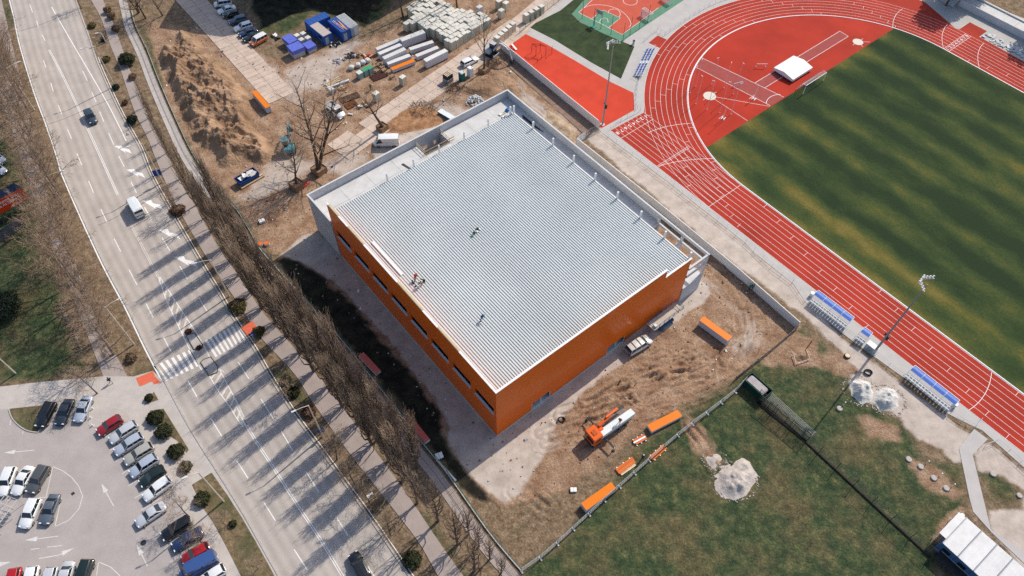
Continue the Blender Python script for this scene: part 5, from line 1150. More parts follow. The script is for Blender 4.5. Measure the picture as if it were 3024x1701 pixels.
# brush piles of roots and branches
def brush(label, c, pts, n, seed, h=1.1):
    r = random.Random(seed); poly = WL(c, pts); xs = [p.x for p in poly]; ys = [p.y for p in poly]; cx_, cy_ = sum(xs) / len(xs), sum(ys) / len(ys); mb = MB(); k = 0
    while k < n:
        x, y = r.uniform(min(xs), max(xs)), r.uniform(min(ys), max(ys)); d = float(sdist(np.array([x]), np.array([y]), poly)[0])
        if d < 0: continue
        a = r.uniform(0, 6.28); L_ = r.uniform(.5, 1.6); z = r.uniform(.05, min(h, .3 + d)); p0 = Vector((x - cx_, y - cy_, z)); p1 = p0 + Vector((math.cos(a) * L_ * .5, math.sin(a) * L_ * .5, r.uniform(-.2, .35))); p2 = p1 + Vector((math.cos(a + r.uniform(-.9, .9)) * L_ * .5, math.sin(a + r.uniform(-.9, .9)) * L_ * .5, r.uniform(-.3, .3)))
        w = r.uniform(.025, .07); mb.tube([p0, p1, p2], [w, w * .7, w * .3], 4); k += 1
    o = mb.build('brush_pile', pm('dead_brush', (.14, .10, .075), .4, 3, .95)); o.location = (cx_, cy_, 0); o['kind'] = 'thing'; return tag(o, label, 'brush pile')
brush('tangled pile of uprooted roots and branches beside the tree planter', 'c3', [(250, 780), (300, 740), (400, 730), (450, 770), (430, 830), (350, 860), (270, 840)], 170, 4)
brush('low tangle of dark branches in front of the portable toilets', 'c3', [(490, 620), (540, 590), (620, 595), (640, 640), (560, 660)], 120, 5, .7)
brush('dead branches heaped around the slender tree near the excavator', 'c3', [(790, 440), (860, 420), (930, 420), (900, 470), (820, 490)], 120, 6, .7)

# ---- rectangular stacks given by the ends of their top centre line
def stack(name, label, cat, c, p0, p1, w, h, parts, z0=0.0, group=None):
    """parts(root, length) builds inside a frame: x along, z up"""
    a, b = W(c, *p0, z0 + h), W(c, *p1, z0 + h); ctr = (a + b) / 2; yaw = math.atan2(b.y - a.y, b.x - a.x)
    t = thing(name, label, cat, (ctr.x, ctr.y, z0), yaw, group); parts(t, (b - a).length, w, h); return t
BEIGE = pm('wrapped_beige_blocks', (.52, .47, .37), .10, 1.2, .7, .02, 3, rand=.10); BTOP = pm('cloudy_plastic_top', (.58, .56, .49), .12, 2.5, .35, .03, 4, rand=.10, col2=(.66, .645, .59)); BGRN = pm('greenish_wrapped_blocks', (.30, .36, .31), .10, 1.2, .6, .02, 3, rand=.1)
GREYW = pm('grey_white_wrap', (.52, .52, .56), .10, .9, .5, .03, 3, rand=.08); GREYT = pm('grey_wrap_top', (.60, .585, .57), .08, .9, .5, .03, 3, rand=.08)
_pm = {}
def pallet_mesh(w, d):
    k = (round(w, 2), round(d, 2))
    if k not in _pm:
        mb = MB()
        for y in (-.5, 0, .5): mb.box((0, y * (d - .1), .05), (w, .1, .1))
        for i in range(5): mb.box((-w / 2 + .06 + i * (w - .12) / 4, 0, .12), (.1, d, .03))
        _pm[k] = mb.mesh('pallet', WOODL)
    return _pm[k]
_bm = {}
def block_pallet(x, y, rz, w, d, h, label, group, side=BEIGE, z0=0.0):
    t = thing('block_pallet', label, 'pallet', (x, y, z0), rz, group); k = (round(w, 1), round(d, 1), round(h, 1), side.name)
    if k not in _bm:
        w_, d_, h_ = k[:3]; mb = MB(); mb.bbox((0, 0, .14 + (h_ - .14) / 2), (w_, d_, h_ - .14), .035); m0 = mb.mesh('wrapped_load', side)
        mt = MB(); n = 4; vs = []; r = random.Random(len(_bm))
        for i in range(n + 1):
            for j in range(n + 1): vs.append(((i / n - .5) * (w_ - .07), (j / n - .5) * (d_ - .07), h_ + .012 + (.05 * r.random() if 0 < i < n and 0 < j < n else 0)))
        mt.add(vs, [(i * (n + 1) + j, (i + 1) * (n + 1) + j, (i + 1) * (n + 1) + j + 1, i * (n + 1) + j + 1) for i in range(n) for j in range(n)]); _bm[k] = (m0, mt.mesh('plastic_cover', BTOP))
    a, b = _bm[k]; link('wrapped_load', a, t); link('plastic_cover', b, t); link('pallet_base', pallet_mesh(k[0], k[1]), t); return t
# the big field of beige pallets
PH = 2.35
fu = (W('e3', 1085, 180, PH) - W('e3', 630, 465, PH)).normalized(); fv = Vector((-fu.y, fu.x, 0)); f0 = W('e3', 630, 465, PH); frz = math.atan2(fu.y, fu.x)
field = WL('e3', [(632, 466), (545, 420), (465, 372), (470, 320), (340, 340), (300, 290), (235, 255), (95, 265), (60, 210), (190, 165), (140, 80), (195, 5), (260, -30), (400, -30), (590, 20), (690, 80), (830, 95), (930, 130), (1085, 180), (900, 300), (757, 385)], PH)
fx = np.array([p.x for p in field]); nfield = 0
v_ = 0.0; row = 0
while v_ < 34:
    dep = 1.15 + .35 * ((row * 7) % 3) / 2; u_ = -24 + (row % 3) * .37; inrow = -1
    while u_ < 26:
        wd = 1.2 + .5 * rng.random() * (rng.random() < .5)
        q = f0 + fu * (u_ + wd / 2) + fv * (v_ + dep / 2)
        if float(sdist(np.array([q.x]), np.array([q.y]), field)[0]) > .42 and rng.random() > .01:
            hh = PH + rng.choice([-.1, 0, 0, .1, -.2]); inrow += 1; block_pallet(q.x, q.y, frz + rng.uniform(-.04, .04), wd - .03, dep - .03, hh, 'beige pallet, %s from the left in the %s row from the road' % (ordw(inrow), ordw(row)), 'beige pallets in the large field', BGRN if rng.random() < .10 else BEIGE); nfield += 1
        u_ += wd + rng.uniform(.005, .03)
    v_ += dep + rng.uniform(.01, .04); row += 1
rowl = ['nearest the excavator', 'second from the excavator end', 'middle one', 'second from the signboard end', 'nearest the signboard']
for i in range(5):
    p = W('e3', 1120 + i * 42, 395 - i * 37, 2.3); block_pallet(p.x, p.y, frz, 1.25, 1.3, 2.3, 'beige pallet in the row of five by the wall, ' + rowl[i], 'row of five pallets at the wall')
for i in range(4):
    p = W('c3', 1095 + i * 36, 100 - i * 20, 2.3); block_pallet(p.x, p.y, frz, 1.25, 1.3, 2.3, 'beige wrapped pallet in the upper row at the lawn, ' + ORD[i] + ' from its lower end', 'upper row of pallets at the lawn')
for c, x, y, lab in [('e3', 1165, 105, 'beige wrapped pallet standing alone right of the crowded field'), ('e3', 1215, 25, 'beige pallet behind the lone one at the top'), ('e3', 1140, 5, 'beige pallet at the very top edge left of its neighbour'), ('e3', 930, 70, 'lilac grey wrapped pallet at the back of the field'), ('e2', 705, 235, 'single tall beige carton beside the concrete road'), ('e2', 490, 365, 'beige carton standing behind the leaning tree'), ('c2', 912, 632, 'small white wrapped cube near the tipper truck')]:
    small = 'cube' in lab; p = W(c, x, y, 1.1 if small else 2.2); block_pallet(p.x, p.y, frz + rng.uniform(-.1, .1), 1.1 if small else 1.35, 1.1 if small else 1.2, 1.1 if small else 2.2, lab, None, GREYW if small or 'lilac' in lab else BEIGE)
# long grey panel packs
def panel_parts(side, top, n=1, straps=True):
    def f(t, L_, w, h):
        MB().bbox((0, 0, h / 2 + .08), (L_, w, h - .16), .03).build('wrapped_load', side, t)
        MB().box((0, 0, h + .012), (L_ - .02, w - .02, .024)).build('top_sheet', top, t)
        for k in range(3): MB().box((-L_ * .36 + k * L_ * .36, 0, .04), (.14, w * .95, .08)).build('bearer', WOODL, t)
        if n > 1:
            for k in range(1, n): MB().box((0, 0, h * k / n + .05), (L_ + .03, w + .03, .07)).build('spacer', WOODL, t)
    return f
for p0, p1, w, h, lab in [((1235, 350), (1405, 280), 1.15, 1.5, 'long grey wrapped panel pack nearest the dark wood edge'), ((1252, 383), (1412, 315), 1.15, 1.6, 'long grey panel pack, second of the parallel row'), ((1285, 415), (1440, 345), 1.2, 1.9, 'long grey panel pack, third and tallest of the parallel row'), ((1312, 452), (1475, 392), 1.15, 1.0, 'low grey panel pack directly behind the orange topped one'),
                          ((1408, 285), (1575, 222), 1.5, 2.1, 'broad tall grey panel pack against the pallet field'), ((1472, 350), (1640, 295), 1.15, 1.2, 'grey blue panel pack lying by itself in the middle'), ((1518, 398), (1675, 335), 1.15, 1.1, 'grey panel pack second from the concrete road'), ((1580, 432), (1735, 355), 1.3, 2.0, 'tall banded stack of grey panels beside the concrete road')]:
    stack('panel_pack', lab, 'panel pack', 'c2', p0, p1, w, h, panel_parts(GREYW, GREYT, 3 if 'tall' in lab else 1), group='grey wrapped panel packs')
OTOP = pm('orange_sheet_top', (.70, .185, .015), .04, .8, .4); OTOP_SHADE = pm('orange_sheet_shade', (.55, .13, .10), .05, .8, .5); OSH = pm('orange_sheet_dull', (.62, .15, .05), .05, .8, .5)
for c, p0, p1, w, h, lab in [('c2', (1342, 492), (1505, 428), 1.15, .9, 'orange topped panel pack in front of the grey packs'), ('c9', (1228, 300), (1408, 432), 1.3, 1.6, 'orange topped panel pack on bare earth near the panel wall'), ('c9', (897, 1000), (1090, 900), 1.35, .8, 'orange topped panel pack beside the mesh fence near the crane truck'),
                          ('e6', (130, 690), (312, 560), 1.35, 1.2, 'orange topped panel pack touching the mesh fence near the bottom'), ('c2', (362, 650), (462, 765), 1.15, 1.6, 'orange topped panel pack standing beside the soil heap'), ('c12', (978, 325), (1112, 490), 1.15, .8, 'orange topped panel pack, tinted dull red for the hall shadow, nearer the bottom'),
                          ('n', (1066, 1045), (1117, 1100), 1.1, .7, 'orange topped panel pack, tinted dull red for the hall shadow, farther up')]:
    stack('panel_pack', lab, 'panel pack', c, p0, p1, w, h, panel_parts(GREYW, OTOP_SHADE if 'shadow' in lab else OTOP), group='orange topped panel packs')  # packs in the hall shadow: shade painted in as a pinkish red top
stack('panel_pack', 'low white panel pack leaning beside the annex parapet', 'panel pack', 'c3', (478, 785), (590, 850), 1.3, .9, panel_parts(pm('teal_side_wrap', (.06, .16, .20), .1, 1, .5), WRAP))
def sticks(mats, n, bearers=True):
    def f(t, L_, w, h):
        for k in range(n): MB().box((rng.uniform(-.1, .1), -w / 2 + w * (k + .5) / n, .16 + rng.uniform(0, .04)), (L_ * rng.uniform(.85, 1), w / n * .8, h * .5)).build('profile', mats[k % len(mats)], t)
        if bearers:
            for k in range(3): MB().box((-L_ * .35 + k * L_ * .35, 0, .05), (.2, w * 1.3, .1)).build('bearer', FOAM, t)
    return f
stack('profile_bundle', 'orange profiles on pale pallets beside a standing worker', 'profiles', 'e6', (332, 478), (440, 398), 1.1, .35, sticks([OSH, OTOP, OSH], 5)); stack('wooden_pallet', 'pale wooden pallet in front of the orange profiles', 'pallet', 'e6', (350, 486), (438, 425), .9, .2, lambda t, L_, w, h: [MB().box((0, -w / 2 + w * (k + .5) / 4, .15), (L_, w / 4 * .8, .04)).build('board', WOODL, t) for k in range(4)] + [MB().box((-L_ * .4 + k * L_ * .4, 0, .06), (.1, w, .12)).build('bearer', WOODL, t) for k in range(3)])
stack('profile_bundle', 'orange strips on three white bearers beside the fence', 'profiles', 'e6', (535, 400), (625, 320), .9, .3, sticks([OTOP, OSH], 5)); stack('profile_bundle', 'half unwrapped orange panels with torn white film', 'profiles', 'e6', (432, 300), (508, 258), 1.0, .5, sticks([OSH, FOAM, OSH], 3))
for c, p0, p1, w, h, lab in [('e6', (50, 585), (88, 584), .7, .3, 'small white foam block alone on bare earth'), ('c12', (683, 888), (725, 858), .5, .25, 'white foam block on the road verge'), ('c12', (1172, 600), (1222, 580), 1.0, .35, 'white block at the end of a long white strip in shadow'), ('c4', (1845, 370), (1885, 355), .9, .5, 'white block beside the fence near the hall'), ('n', (1310, 1420), (1347, 1420), .1, .1, '')]:
    if lab: o = stack('foam_block', lab, 'foam block', c, p0, p1, w, h, lambda t, L_, w, h: (MB().bbox((-L_ * .26, 0, h / 2), (L_ * .48, w, h), .03).build('board', FOAM, t), MB().bbox((L_ * .26, 0, h * .48), (L_ * .48, w * .97, h * .94), .03).build('board', FOAM, t)))
stack('white_strip', 'long thin white strip lying along the fence in shadow', 'strip', 'c12', (1185, 625), (1315, 768), .3, .2, lambda t, L_, w, h: [MB().box((-L_ * .26 + k * L_ * .52, 0, .1), (L_ * .5, w, .18)).build('strip_piece', FOAM, t) for k in range(2)])

# ---- containers
CBLUE = pm('container_blue', (.035, .10, .34), .10, .8, .5); CWHT = pm('container_white', (.62, .63, .63), .06, .8, .6); CGREY = pm('container_grey_roof', (.33, .35, .37), .12, .8, .6); CSTR = pm('striped_board_roof', (.46, .40, .36), .15, 3, .7, stretch=(1, 8, 1))
def container(label, c, p0, p1, w, h, wall, roof, ribs=True, door=True, z0=0.0, win=()):
    a, b = W(c, *p0, z0 + h), W(c, *p1, z0 + h); ctr = (a + b) / 2; yaw = math.atan2(b.y - a.y, b.x - a.x); L_ = (b - a).length
    t = thing('site_container', label, 'container', (ctr.x, ctr.y, z0), yaw, 'site containers')
    MB().bbox((0, 0, h / 2), (L_ - .1, w - .1, h - .06), .04).build('body', wall, t)
    for z in (.08, h - .08):
        for s in (1, -1): MB().box((0, s * (w / 2 - .04), z), (L_, .1, .16)).build('rail', wall, t); MB().box((s * (L_ / 2 - .04), 0, z), (.1, w - .2, .16)).build('rail', wall, t)
    for s in (1, -1):
        for q in (1, -1): MB().box((s * (L_ / 2 - .05), q * (w / 2 - .05), h / 2), (.14, .14, h)).build('corner_post', wall, t)
    MB().box((0, 0, h - .01), (L_ - .2, w - .2, .04)).build('roof', roof, t)
    for k in range(6 if ribs else 0): MB().box((-L_ * .42 + k * L_ * .168, 0, h + .02), (.06, w - .24, .04)).build('roof_rib', roof, t)
    if door: MB().box((L_ / 2 - .02, -.4, 1.05), (.06, .9, 2.0)).build('door', CGREY, t)
    for x, s in win: w_ = MB().box((x, s * (w / 2 - .03), 1.5), (1.1, .06, .9)).build('window', GLASS, t); MB().box((x, s * (w / 2 - .01), 1.02), (1.2, .08, .06)).build('sill', CWHT, w_)
    return t
container('blue container with plain blue roof at the back of the group', 'e1', (640, 290), (1005, 128), 2.45, 2.6, CBLUE, CBLUE)
container('blue container with pale striped roof in front of the plain blue one', 'e1', (760, 300), (1010, 500), 2.45, 2.6, CBLUE, CSTR, win=((1.2, -1),))
container('blue container with ladder and boards on its roof', 'e1', (1085, 215), (1340, 425), 2.45, 2.6, CBLUE, CBLUE)
container('white container with grey roof at the right of the group', 'e1', (1230, 145), (1470, 350), 2.45, 2.6, CWHT, CGREY, win=((2.0, 1),))
lt = thing('ladder', 'orange and white ladder lying on the blue container roof', 'ladder', (0, 0, 0)); a, b = W('e1', 1095, 255, 2.72), W('e1', 1310, 405, 2.72); n_ = Vector((-(b - a).y, (b - a).x, 0)).normalized() * .28
for s in (1, -1): MB().bar(a + n_ * s, b + n_ * s, .07, .07).build('ladder_rail', WHITE if s > 0 else OSH, lt)
for k in range(12): q = a.lerp(b, (k + .5) / 12); MB().bar(q + n_, q - n_, .04, .04).build('rung', WHITE, lt)
for k in range(3):
    o = MB().bar(W('e1', 1180 + k * 25, 240 + k * 15, 2.75), W('e1', 1330 + k * 22, 400 + k * 5, 2.75), .14, .05).build('roof_board', [OSH, WOODL, pm('red_board', (.4, .06, .03), .1, 2, .7)][k]); tag(o, ['dull orange board beside the ladder on the blue container roof', 'pale timber board beside the ladder on the blue container roof', 'red board beside the ladder on the blue container roof'][k], 'board')
TARP = pm('blue_tarpaulin', (.115, .15, .52), .10, 1.0, .45, .05, 2.0)
def tarped(label, c, p0, p1, w, h):
    def f(t, L_, w_, h_):
        MB().bbox((0, 0, h_ * .45), (L_ - .1, w_ - .1, h_ * .9), .03).build('stacked_load', pm('grey_blocks', (.42, .40, .38), .15, 2, .85), t)
        mb = MB(); n, m2 = 10, 6; vs = []; r = random.Random(int(L_ * 100))
        for i in range(n + 1):
            for j in range(m2 + 1):
                e = i in (0, n) or j in (0, m2); vs.append(((i / n - .5) * (L_ + .12), (j / m2 - .5) * (w_ + .12), (h_ * .55 + r.uniform(-.1, .1)) if e else h_ + r.uniform(-.04, .06)))
                if i in (1, n - 1) or j in (1, m2 - 1):
                    if not e: vs[-1] = ((i / n - .5) * (L_ + .12) * (1.22 if i in (1, n - 1) else 1), (j / m2 - .5) * (w_ + .12) * (1.45 if j in (1, m2 - 1) else 1), h_)
        mb.add(vs, [(i * (m2 + 1) + j, (i + 1) * (m2 + 1) + j, (i + 1) * (m2 + 1) + j + 1, i * (m2 + 1) + j + 1) for i in range(n) for j in range(m2)]); mb.build('tarpaulin', TARP, t)
    return stack('covered_stack', label, 'covered stack', c, p0, p1, w, h, f, group='stacks under blue tarpaulin')
tarped('stack under a violet blue tarpaulin, farthest up of three', 'e1', (265, 510), (400, 625), 2.3, 1.8); tarped('largest stack under a violet blue tarpaulin, front left of three', 'e1', (330, 750), (540, 660), 2.9, 2.2); tarped('stack under a violet blue tarpaulin, next to the striped container', 'e1', (610, 705), (755, 635), 2.6, 1.6)
for i, (x, y) in enumerate([(460, 500), (570, 465), (540, 575), (655, 540)]): p = W('e1', x, y, 1.5); block_pallet(p.x, p.y, frz, 1.2, 1.2, 1.5, 'pale grey wrapped pallet between tarpaulins and container, ' + ['upper left', 'upper right', 'lower left', 'lower right'][i] + ' of four', 'four pale pallets by the tarpaulins', GREYW)
# ---- pallets with green covers, white bags, brick pallets
GRNW = pm('green_film', (.06, .30, .16), .10, 2, .4); TEALW = pm('teal_grey_film', (.25, .36, .33), .1, 2, .5)
for i, (x, y, top) in enumerate([(358, 200, GREYT), (400, 178, GRNW), (440, 160, GRNW)]):
    p = W('e2', x, y, 1.5); t = block_pallet(p.x, p.y, frz, 1.25, 1.3, 1.45, ['pallet with pale top and teal side film, left of the green ones', 'pallet under bright green film, left one', 'pallet under bright green film, right one'][i], None, TEALW); MB().box((0, 0, 1.5), (1.25, 1.3, .06)).build('top_film', top, t)
BAG = pm('white_bag_fabric', (.60, .61, .58), .12, 2, .8, .06, 4)
for i, (x, y) in enumerate([(290, 150), (345, 130), (383, 108), (420, 92)]):
    p = W('e2', x, y, .9); t = thing('bulk_bag', 'white bulk bag, ' + ['leftmost', 'second from left', 'third from left', 'rightmost'][i] + ' of four behind the green pallets', 'bag', (p.x, p.y, 0), .3 * i, 'white bulk bags'); mb = MB(); n = 10; rings = []
    for z, r_ in ((0, .42), (.15, .55), (.5, .6), (.8, .55), (.95, .4), (1.0, .05)): rings += [(r_ * max(-1, min(1, 1.35 * math.cos(2 * math.pi * k / n))), r_ * max(-1, min(1, 1.35 * math.sin(2 * math.pi * k / n))), z) for k in range(n)]
    mb.add(rings, [(a * n + k, a * n + (k + 1) % n, a * n + n + (k + 1) % n, a * n + n + k) for a in range(5) for k in range(n)]); mb.build('sack', BAG, t, True)
    for s in (1, -1): MB().tube([(s * .35, -.3, .9), (s * .35, 0, 1.2), (s * .35, .3, .9)], .025, 4).build('loop', BAG, t)
BRK = pm('brown_blocks', (.40, .27, .17), .15, 3, .85, rand=.12)
for i, (x, y) in enumerate([(475, 145), (515, 130), (540, 150), (500, 180), (555, 175), (595, 190), (622, 225), (480, 120)]):
    p = W('e2', x, y, .7); t = thing('brick_pallet', 'open pallet of brown blocks in the cluster behind the orange pack, ' + ORD[i] + ' by count from the left bags', 'pallet', (p.x, p.y, 0), frz, 'pallets of brown blocks'); link('pallet_base', pallet_mesh(1.1, .9), t)
    t['label'] = ['low pallet of brown blocks behind two others near the bags', 'pallet of brown blocks touching the grey packs', 'pallet of brown blocks in the cluster centre', 'pallet of brown blocks in front of the cluster', 'pallet of brown blocks behind the orange topped pack', 'pallet of brown blocks near the orange pack end', 'pallet of brown blocks nearest the tall beige carton', 'pallet of brown blocks beside the white bags'][i]
    for a in range(4):
        for b in range(3): MB().box((-.4 + a * .27, -.28 + b * .28, .14 + .25), (.22, .22, .5 + .1 * ((a + b) % 2))).build('block', BRK, t)
# timber, beam, steel mats
def planks(mats, n, h=.5):
    def f(t, L_, w, hh):
        for k in range(n): MB().box((rng.uniform(-.3, .3), rng.uniform(-w / 2, w / 2), .05 + .09 * (k // 4)), (L_ * rng.uniform(.6, 1), .2, .07), rng.uniform(-.06, .06)).build('plank', mats[k % len(mats)], t)
    return f
stack('timber_stack', 'loose pile of pale planks near the tipper truck', 'timber', 'e2', (75, 300), (205, 235), 1.6, .5, planks([WOODL, WOODL, WOOD], 12)); stack('timber_stack', 'stack of pale boards with a white sheet on top', 'timber', 'e2', (62, 290), (110, 255), 1.2, .5, planks([WOODL, FOAM], 8))
stack('concrete_beam', 'long grey concrete beam lying beside the planks', 'beam', 'e2', (100, 322), (275, 258), .5, .5, lambda t, L_, w, h: (MB().box((0, 0, .06), (L_, w, .12)).build('flange', CONC, t), MB().box((0, 0, .25), (L_, w * .5, .26)).build('web', CONC, t), MB().box((0, 0, .44), (L_, w, .12)).build('flange', CONC, t)))
RUST = pm('rusty_mesh', (.22, .085, .035), .25, 2, .9); DRUST = pm('dark_mesh', (.13, .075, .05), .25, 2, .9)
for p0, p1, w, mt, lab in [((205, 430), (355, 375), 2.0, DRUST, 'dark brown stack of reinforcing mesh beside the tipper truck'), ((248, 480), (335, 440), 2.0, RUST, 'rust coloured stack of reinforcing mesh beside the tipper truck'), ((455, 250), (570, 205), 2.4, pm('purple_brown_mesh', (.12, .06, .05), .2, 2, .9), 'dark purple brown mats behind the green pallets')]:
    def f(t, L_, w_, h):
        for k in range(12): MB().box((0, -w_ / 2 + w_ * (k + .5) / 12, .16), (L_, .07, .05)).build('bar', mt, t)
        for k in range(16): MB().box((-L_ / 2 + L_ * (k + .5) / 16, 0, .21), (.07, w_, .05)).build('cross_bar', mt, t)
        MB().box((0, 0, .07), (L_ - .1, w_ - .1, .12)).build('lower_mats', mt, t)
    stack('mesh_stack', lab, 'mesh stack', 'e2', p0, p1, w, .2, f)
# portable toilets, stacked crates
for c, x, y, col, roofc, lab in [('e4', 330, 350, (.02, .14, .13), (.55, .62, .62), 'dark green portable toilet with pale roof'), ('e4', 425, 300, (.66, .68, .68), (.75, .76, .75), 'white portable toilet with red door')]:
    p = W(c, x, y + 30); t = thing('portable_toilet', lab, 'toilet', (p.x, p.y, .05), frz - R(90)); mt = pm('toilet_' + str(int(col[0] * 100)), col, .06, 1, .5)
    MB().bbox((0, 0, 1.1), (1.15, 1.15, 2.15), .06).build('cabin', mt, t); MB().bbox((0, 0, 2.28), (1.2, 1.2, .25), .12).build('roof', pm('toilet_roof_' + str(int(col[0] * 100)), roofc, .05, 2, .5), t)
    MB().box((-.6, 0, 1.05), (.05, .75, 1.8)).build('door', pm('red_door', (.42, .03, .03), .05, 2, .5) if 'red' in lab else mt, t); MB().tube([(.35, .35, 2.3), (.35, .35, 2.65)], .06, 8).build('vent_pipe', PLAST, t)
p = W('e4', 170, 390); t = thing('crate_stack', 'dark stack of crates and pallets beside the portable toilets', 'crate stack', (p.x, p.y, .05), frz)
MB().bbox((0, 0, .5), (1.9, 1.7, 1.0), .04).build('lower_load', pm('grey_lower', (.35, .33, .31), .1, 2, .8), t); MB().bbox((0, 0, 1.5), (1.8, 1.6, .9), .04).build('upper_load', pm('dark_crate', (.05, .045, .04), .2, 2, .8), t)
for k in range(4):
    for j in range(3): MB().box((-.65 + k * .42, -.5 + j * .45, 2.02), (.3, .3, .1)).build('block', WOODL, t)
# blue skip with white debris
a, b = W('e5', 62, 445, 1.3), W('e5', 225, 350, 1.3); ctr = W('e5', 160, 460, .6); dv_ = W('e5', 270, 405, 0) - W('e5', 95, 510, 0); yaw = math.atan2(dv_.y, dv_.x)
sk = thing('skip', 'blue skip filled with white torn sheets beside the soil heap', 'skip', (ctr.x, ctr.y, 0), yaw); SB = pm('skip_blue', (.02, .075, .24), .12, 1, .5)
L_, w_ = 4.6, 2.2
for s in (1, -1): MB().add([(-L_ / 2 + .25, s * (w_ / 2 - .1), .1), (L_ / 2 - .25, s * (w_ / 2 - .1), .1), (L_ / 2, s * w_ / 2, 1.4), (-L_ / 2, s * w_ / 2, 1.4), (-L_ / 2 + .25, s * (w_ / 2 - .16), .1), (L_ / 2 - .25, s * (w_ / 2 - .16), .1), (L_ / 2, s * (w_ / 2 - .06), 1.4), (-L_ / 2, s * (w_ / 2 - .06), 1.4)], [(0, 1, 2, 3), (7, 6, 5, 4), (3, 2, 6, 7), (0, 3, 7, 4), (1, 5, 6, 2)]).build('side_plate', SB, sk)
for s in (1, -1): MB().add([(s * (L_ / 2 - .25), -w_ / 2 + .1, .1), (s * (L_ / 2 - .25), w_ / 2 - .1, .1), (s * L_ / 2, w_ / 2, 1.4), (s * L_ / 2, -w_ / 2, 1.4), (s * (L_ / 2 - .32), -w_ / 2 + .1, .1), (s * (L_ / 2 - .32), w_ / 2 - .1, .1), (s * (L_ / 2 - .06), w_ / 2, 1.4), (s * (L_ / 2 - .06), -w_ / 2, 1.4)], [(0, 1, 2, 3), (7, 6, 5, 4), (3, 2, 6, 7)]).build('end_plate', SB, sk)
MB().box((0, 0, .08), (L_ - .5, w_ - .25, .1)).build('floor', SB, sk)
for k in range(9): o = MB().box((0, 0, 0), (rng.uniform(.8, 1.6), rng.uniform(.6, 1.1), .04)).build('debris_sheet', pm('white_debris', (.62, .60, .57), .12, 2, .9, rand=.12), sk); o.location = (rng.uniform(-1.5, 1.5), rng.uniform(-.4, .4), 1.1 + .06 * k); o.rotation_euler = (rng.uniform(-.35, .35), rng.uniform(-.35, .35), rng.uniform(0, 3))
for k in range(2): stack('timber_beam', ['pale beam lying along the blue skip', 'brown beam lying just outside the pale one by the skip'][k], 'beam', 'e5', (92 + k * 12, 540 + k * 14), (302 + k * 14, 420 + k * 12), .3, .3, lambda t, L2, w2, h2: (MB().box((0, 0, .17), (L2, w2, .26)).build('beam', [WOODL, WOOD][k], t), MB().box((0, 0, .02), (.1, .5, .05)).build('bearer', WOOD, t)))
p = W('e5', 715, 525); t = thing('plastic_barrier', 'bright red plastic barrier lying near the tree planter', 'barrier', (p.x, p.y, 0), R(62)); PRED = pm('barrier_red', (.60, .03, .015), .08, 2, .45)
MB().bbox((0, 0, .18), (2.0, .12, .1), .03).build('rail', PRED, t); MB().bbox((0, .55, .18), (2.0, .12, .1), .03).build('rail', PRED, t)
for k in range(6): MB().box((-.9 + k * .36, .27, .18), (.1, .5, .08)).build('slat', PRED, t)
# green open container on the meadow corner
p = W('c9', 1570, 755); t = thing('green_skip', 'dark green ribbed skip with grey load at the fence corner', 'skip', (p.x, p.y, 0), BYAW + R(90)); GSK = pm('skip_green', (.012, .055, .042), .15, 1, .5)
for s in (1, -1):
    MB().box((0, s * 1.0, .95), (4.4, .08, 1.7)).build('side_plate', GSK, t); MB().box((s * 2.2, 0, .95), (.08, 1.92, 1.7)).build('end_plate', GSK, t)
    for k in range(9): MB().box((-2.0 + k * .5, s * 1.06, .95), (.08, .08, 1.6)).build('rib', GSK, t)
MB().box((0, 0, .1), (4.3, 1.9, .1)).build('floor', GSK, t); MB().bbox((.2, 0, 1.2), (3.6, 1.8, .9), .2).build('load', pm('grey_load', (.36, .33, .33), .2, 2, .9), t)
# bottom right clubhouse
for i in range(1):
    a, b = W('c11', 1700, 1175, 2.9), W('c11', 2420, 1720, 2.9)
cl0 = W('c11', 1615, 1160, 2.9); cl1 = W('c11', 1820, 950, 2.9); cld = W('c11', 2200, 1285, 2.9)
u_ = (cld - cl1); u_.z = 0; u_.normalize(); v_ = Vector((-u_.y, u_.x, 0));
if (cl0 - cl1).dot(v_) < 0: v_ = -v_
cw = (cl0 - cl1).dot(v_); ch = thing('clubhouse', 'blue walled container clubhouse with white ribbed roof sections', 'building', (cl1.x, cl1.y, 0), math.atan2(u_.y, u_.x)); sgn = 1 if Vector((-math.sin(ch.rotation_euler[2]), math.cos(ch.rotation_euler[2]), 0)).dot(v_) > 0 else -1
WROOF = pm('white_ribbed_roof', (.62, .62, .62), .08, .8, .5, rand=.04); CLW = pm('clubhouse_blue', (.06, .13, .27), .1, .8, .5)
sw_ = (W('c11', 1945, 1070, 2.9) - cl1).dot(u_)
for k in range(5):
    x0 = k * sw_; MB().bbox((x0 + sw_ / 2, sgn * cw / 2, 1.42), (sw_ - .02, cw, 2.8), .03).build('wall_module', CLW, ch)
    r_ = MB(); r_.box((x0 + sw_ / 2, sgn * cw / 2, 2.87), (sw_ - .16, cw + .1, .07)); ro = r_.build('roof_panel', WROOF, ch)
    for j in range(9): MB().box((x0 + .25 + j * (sw_ - .5) / 8, sgn * cw / 2, 2.92), (.06, cw, .04)).build('roof_rib', WROOF, ro)
    MB().box((x0 + .04, sgn * cw / 2, 2.95), (.14, cw + .14, .1)).build('joint_cap', CGREY, ch)
    MB().box((x0 + sw_ / 2, sgn * (cw + .02), 1.7), (1.2, .06, .8)).build('window', GLASS, ch)
MB().box((-.55, sgn * cw * .42, 2.75), (1.1, cw * .84, .08)).build('porch_roof', WROOF, ch)
for s in (.1, .8): MB().box((-1.0, sgn * cw * s, 1.35), (.08, .08, 2.7)).build('porch_post', WHITE, ch)
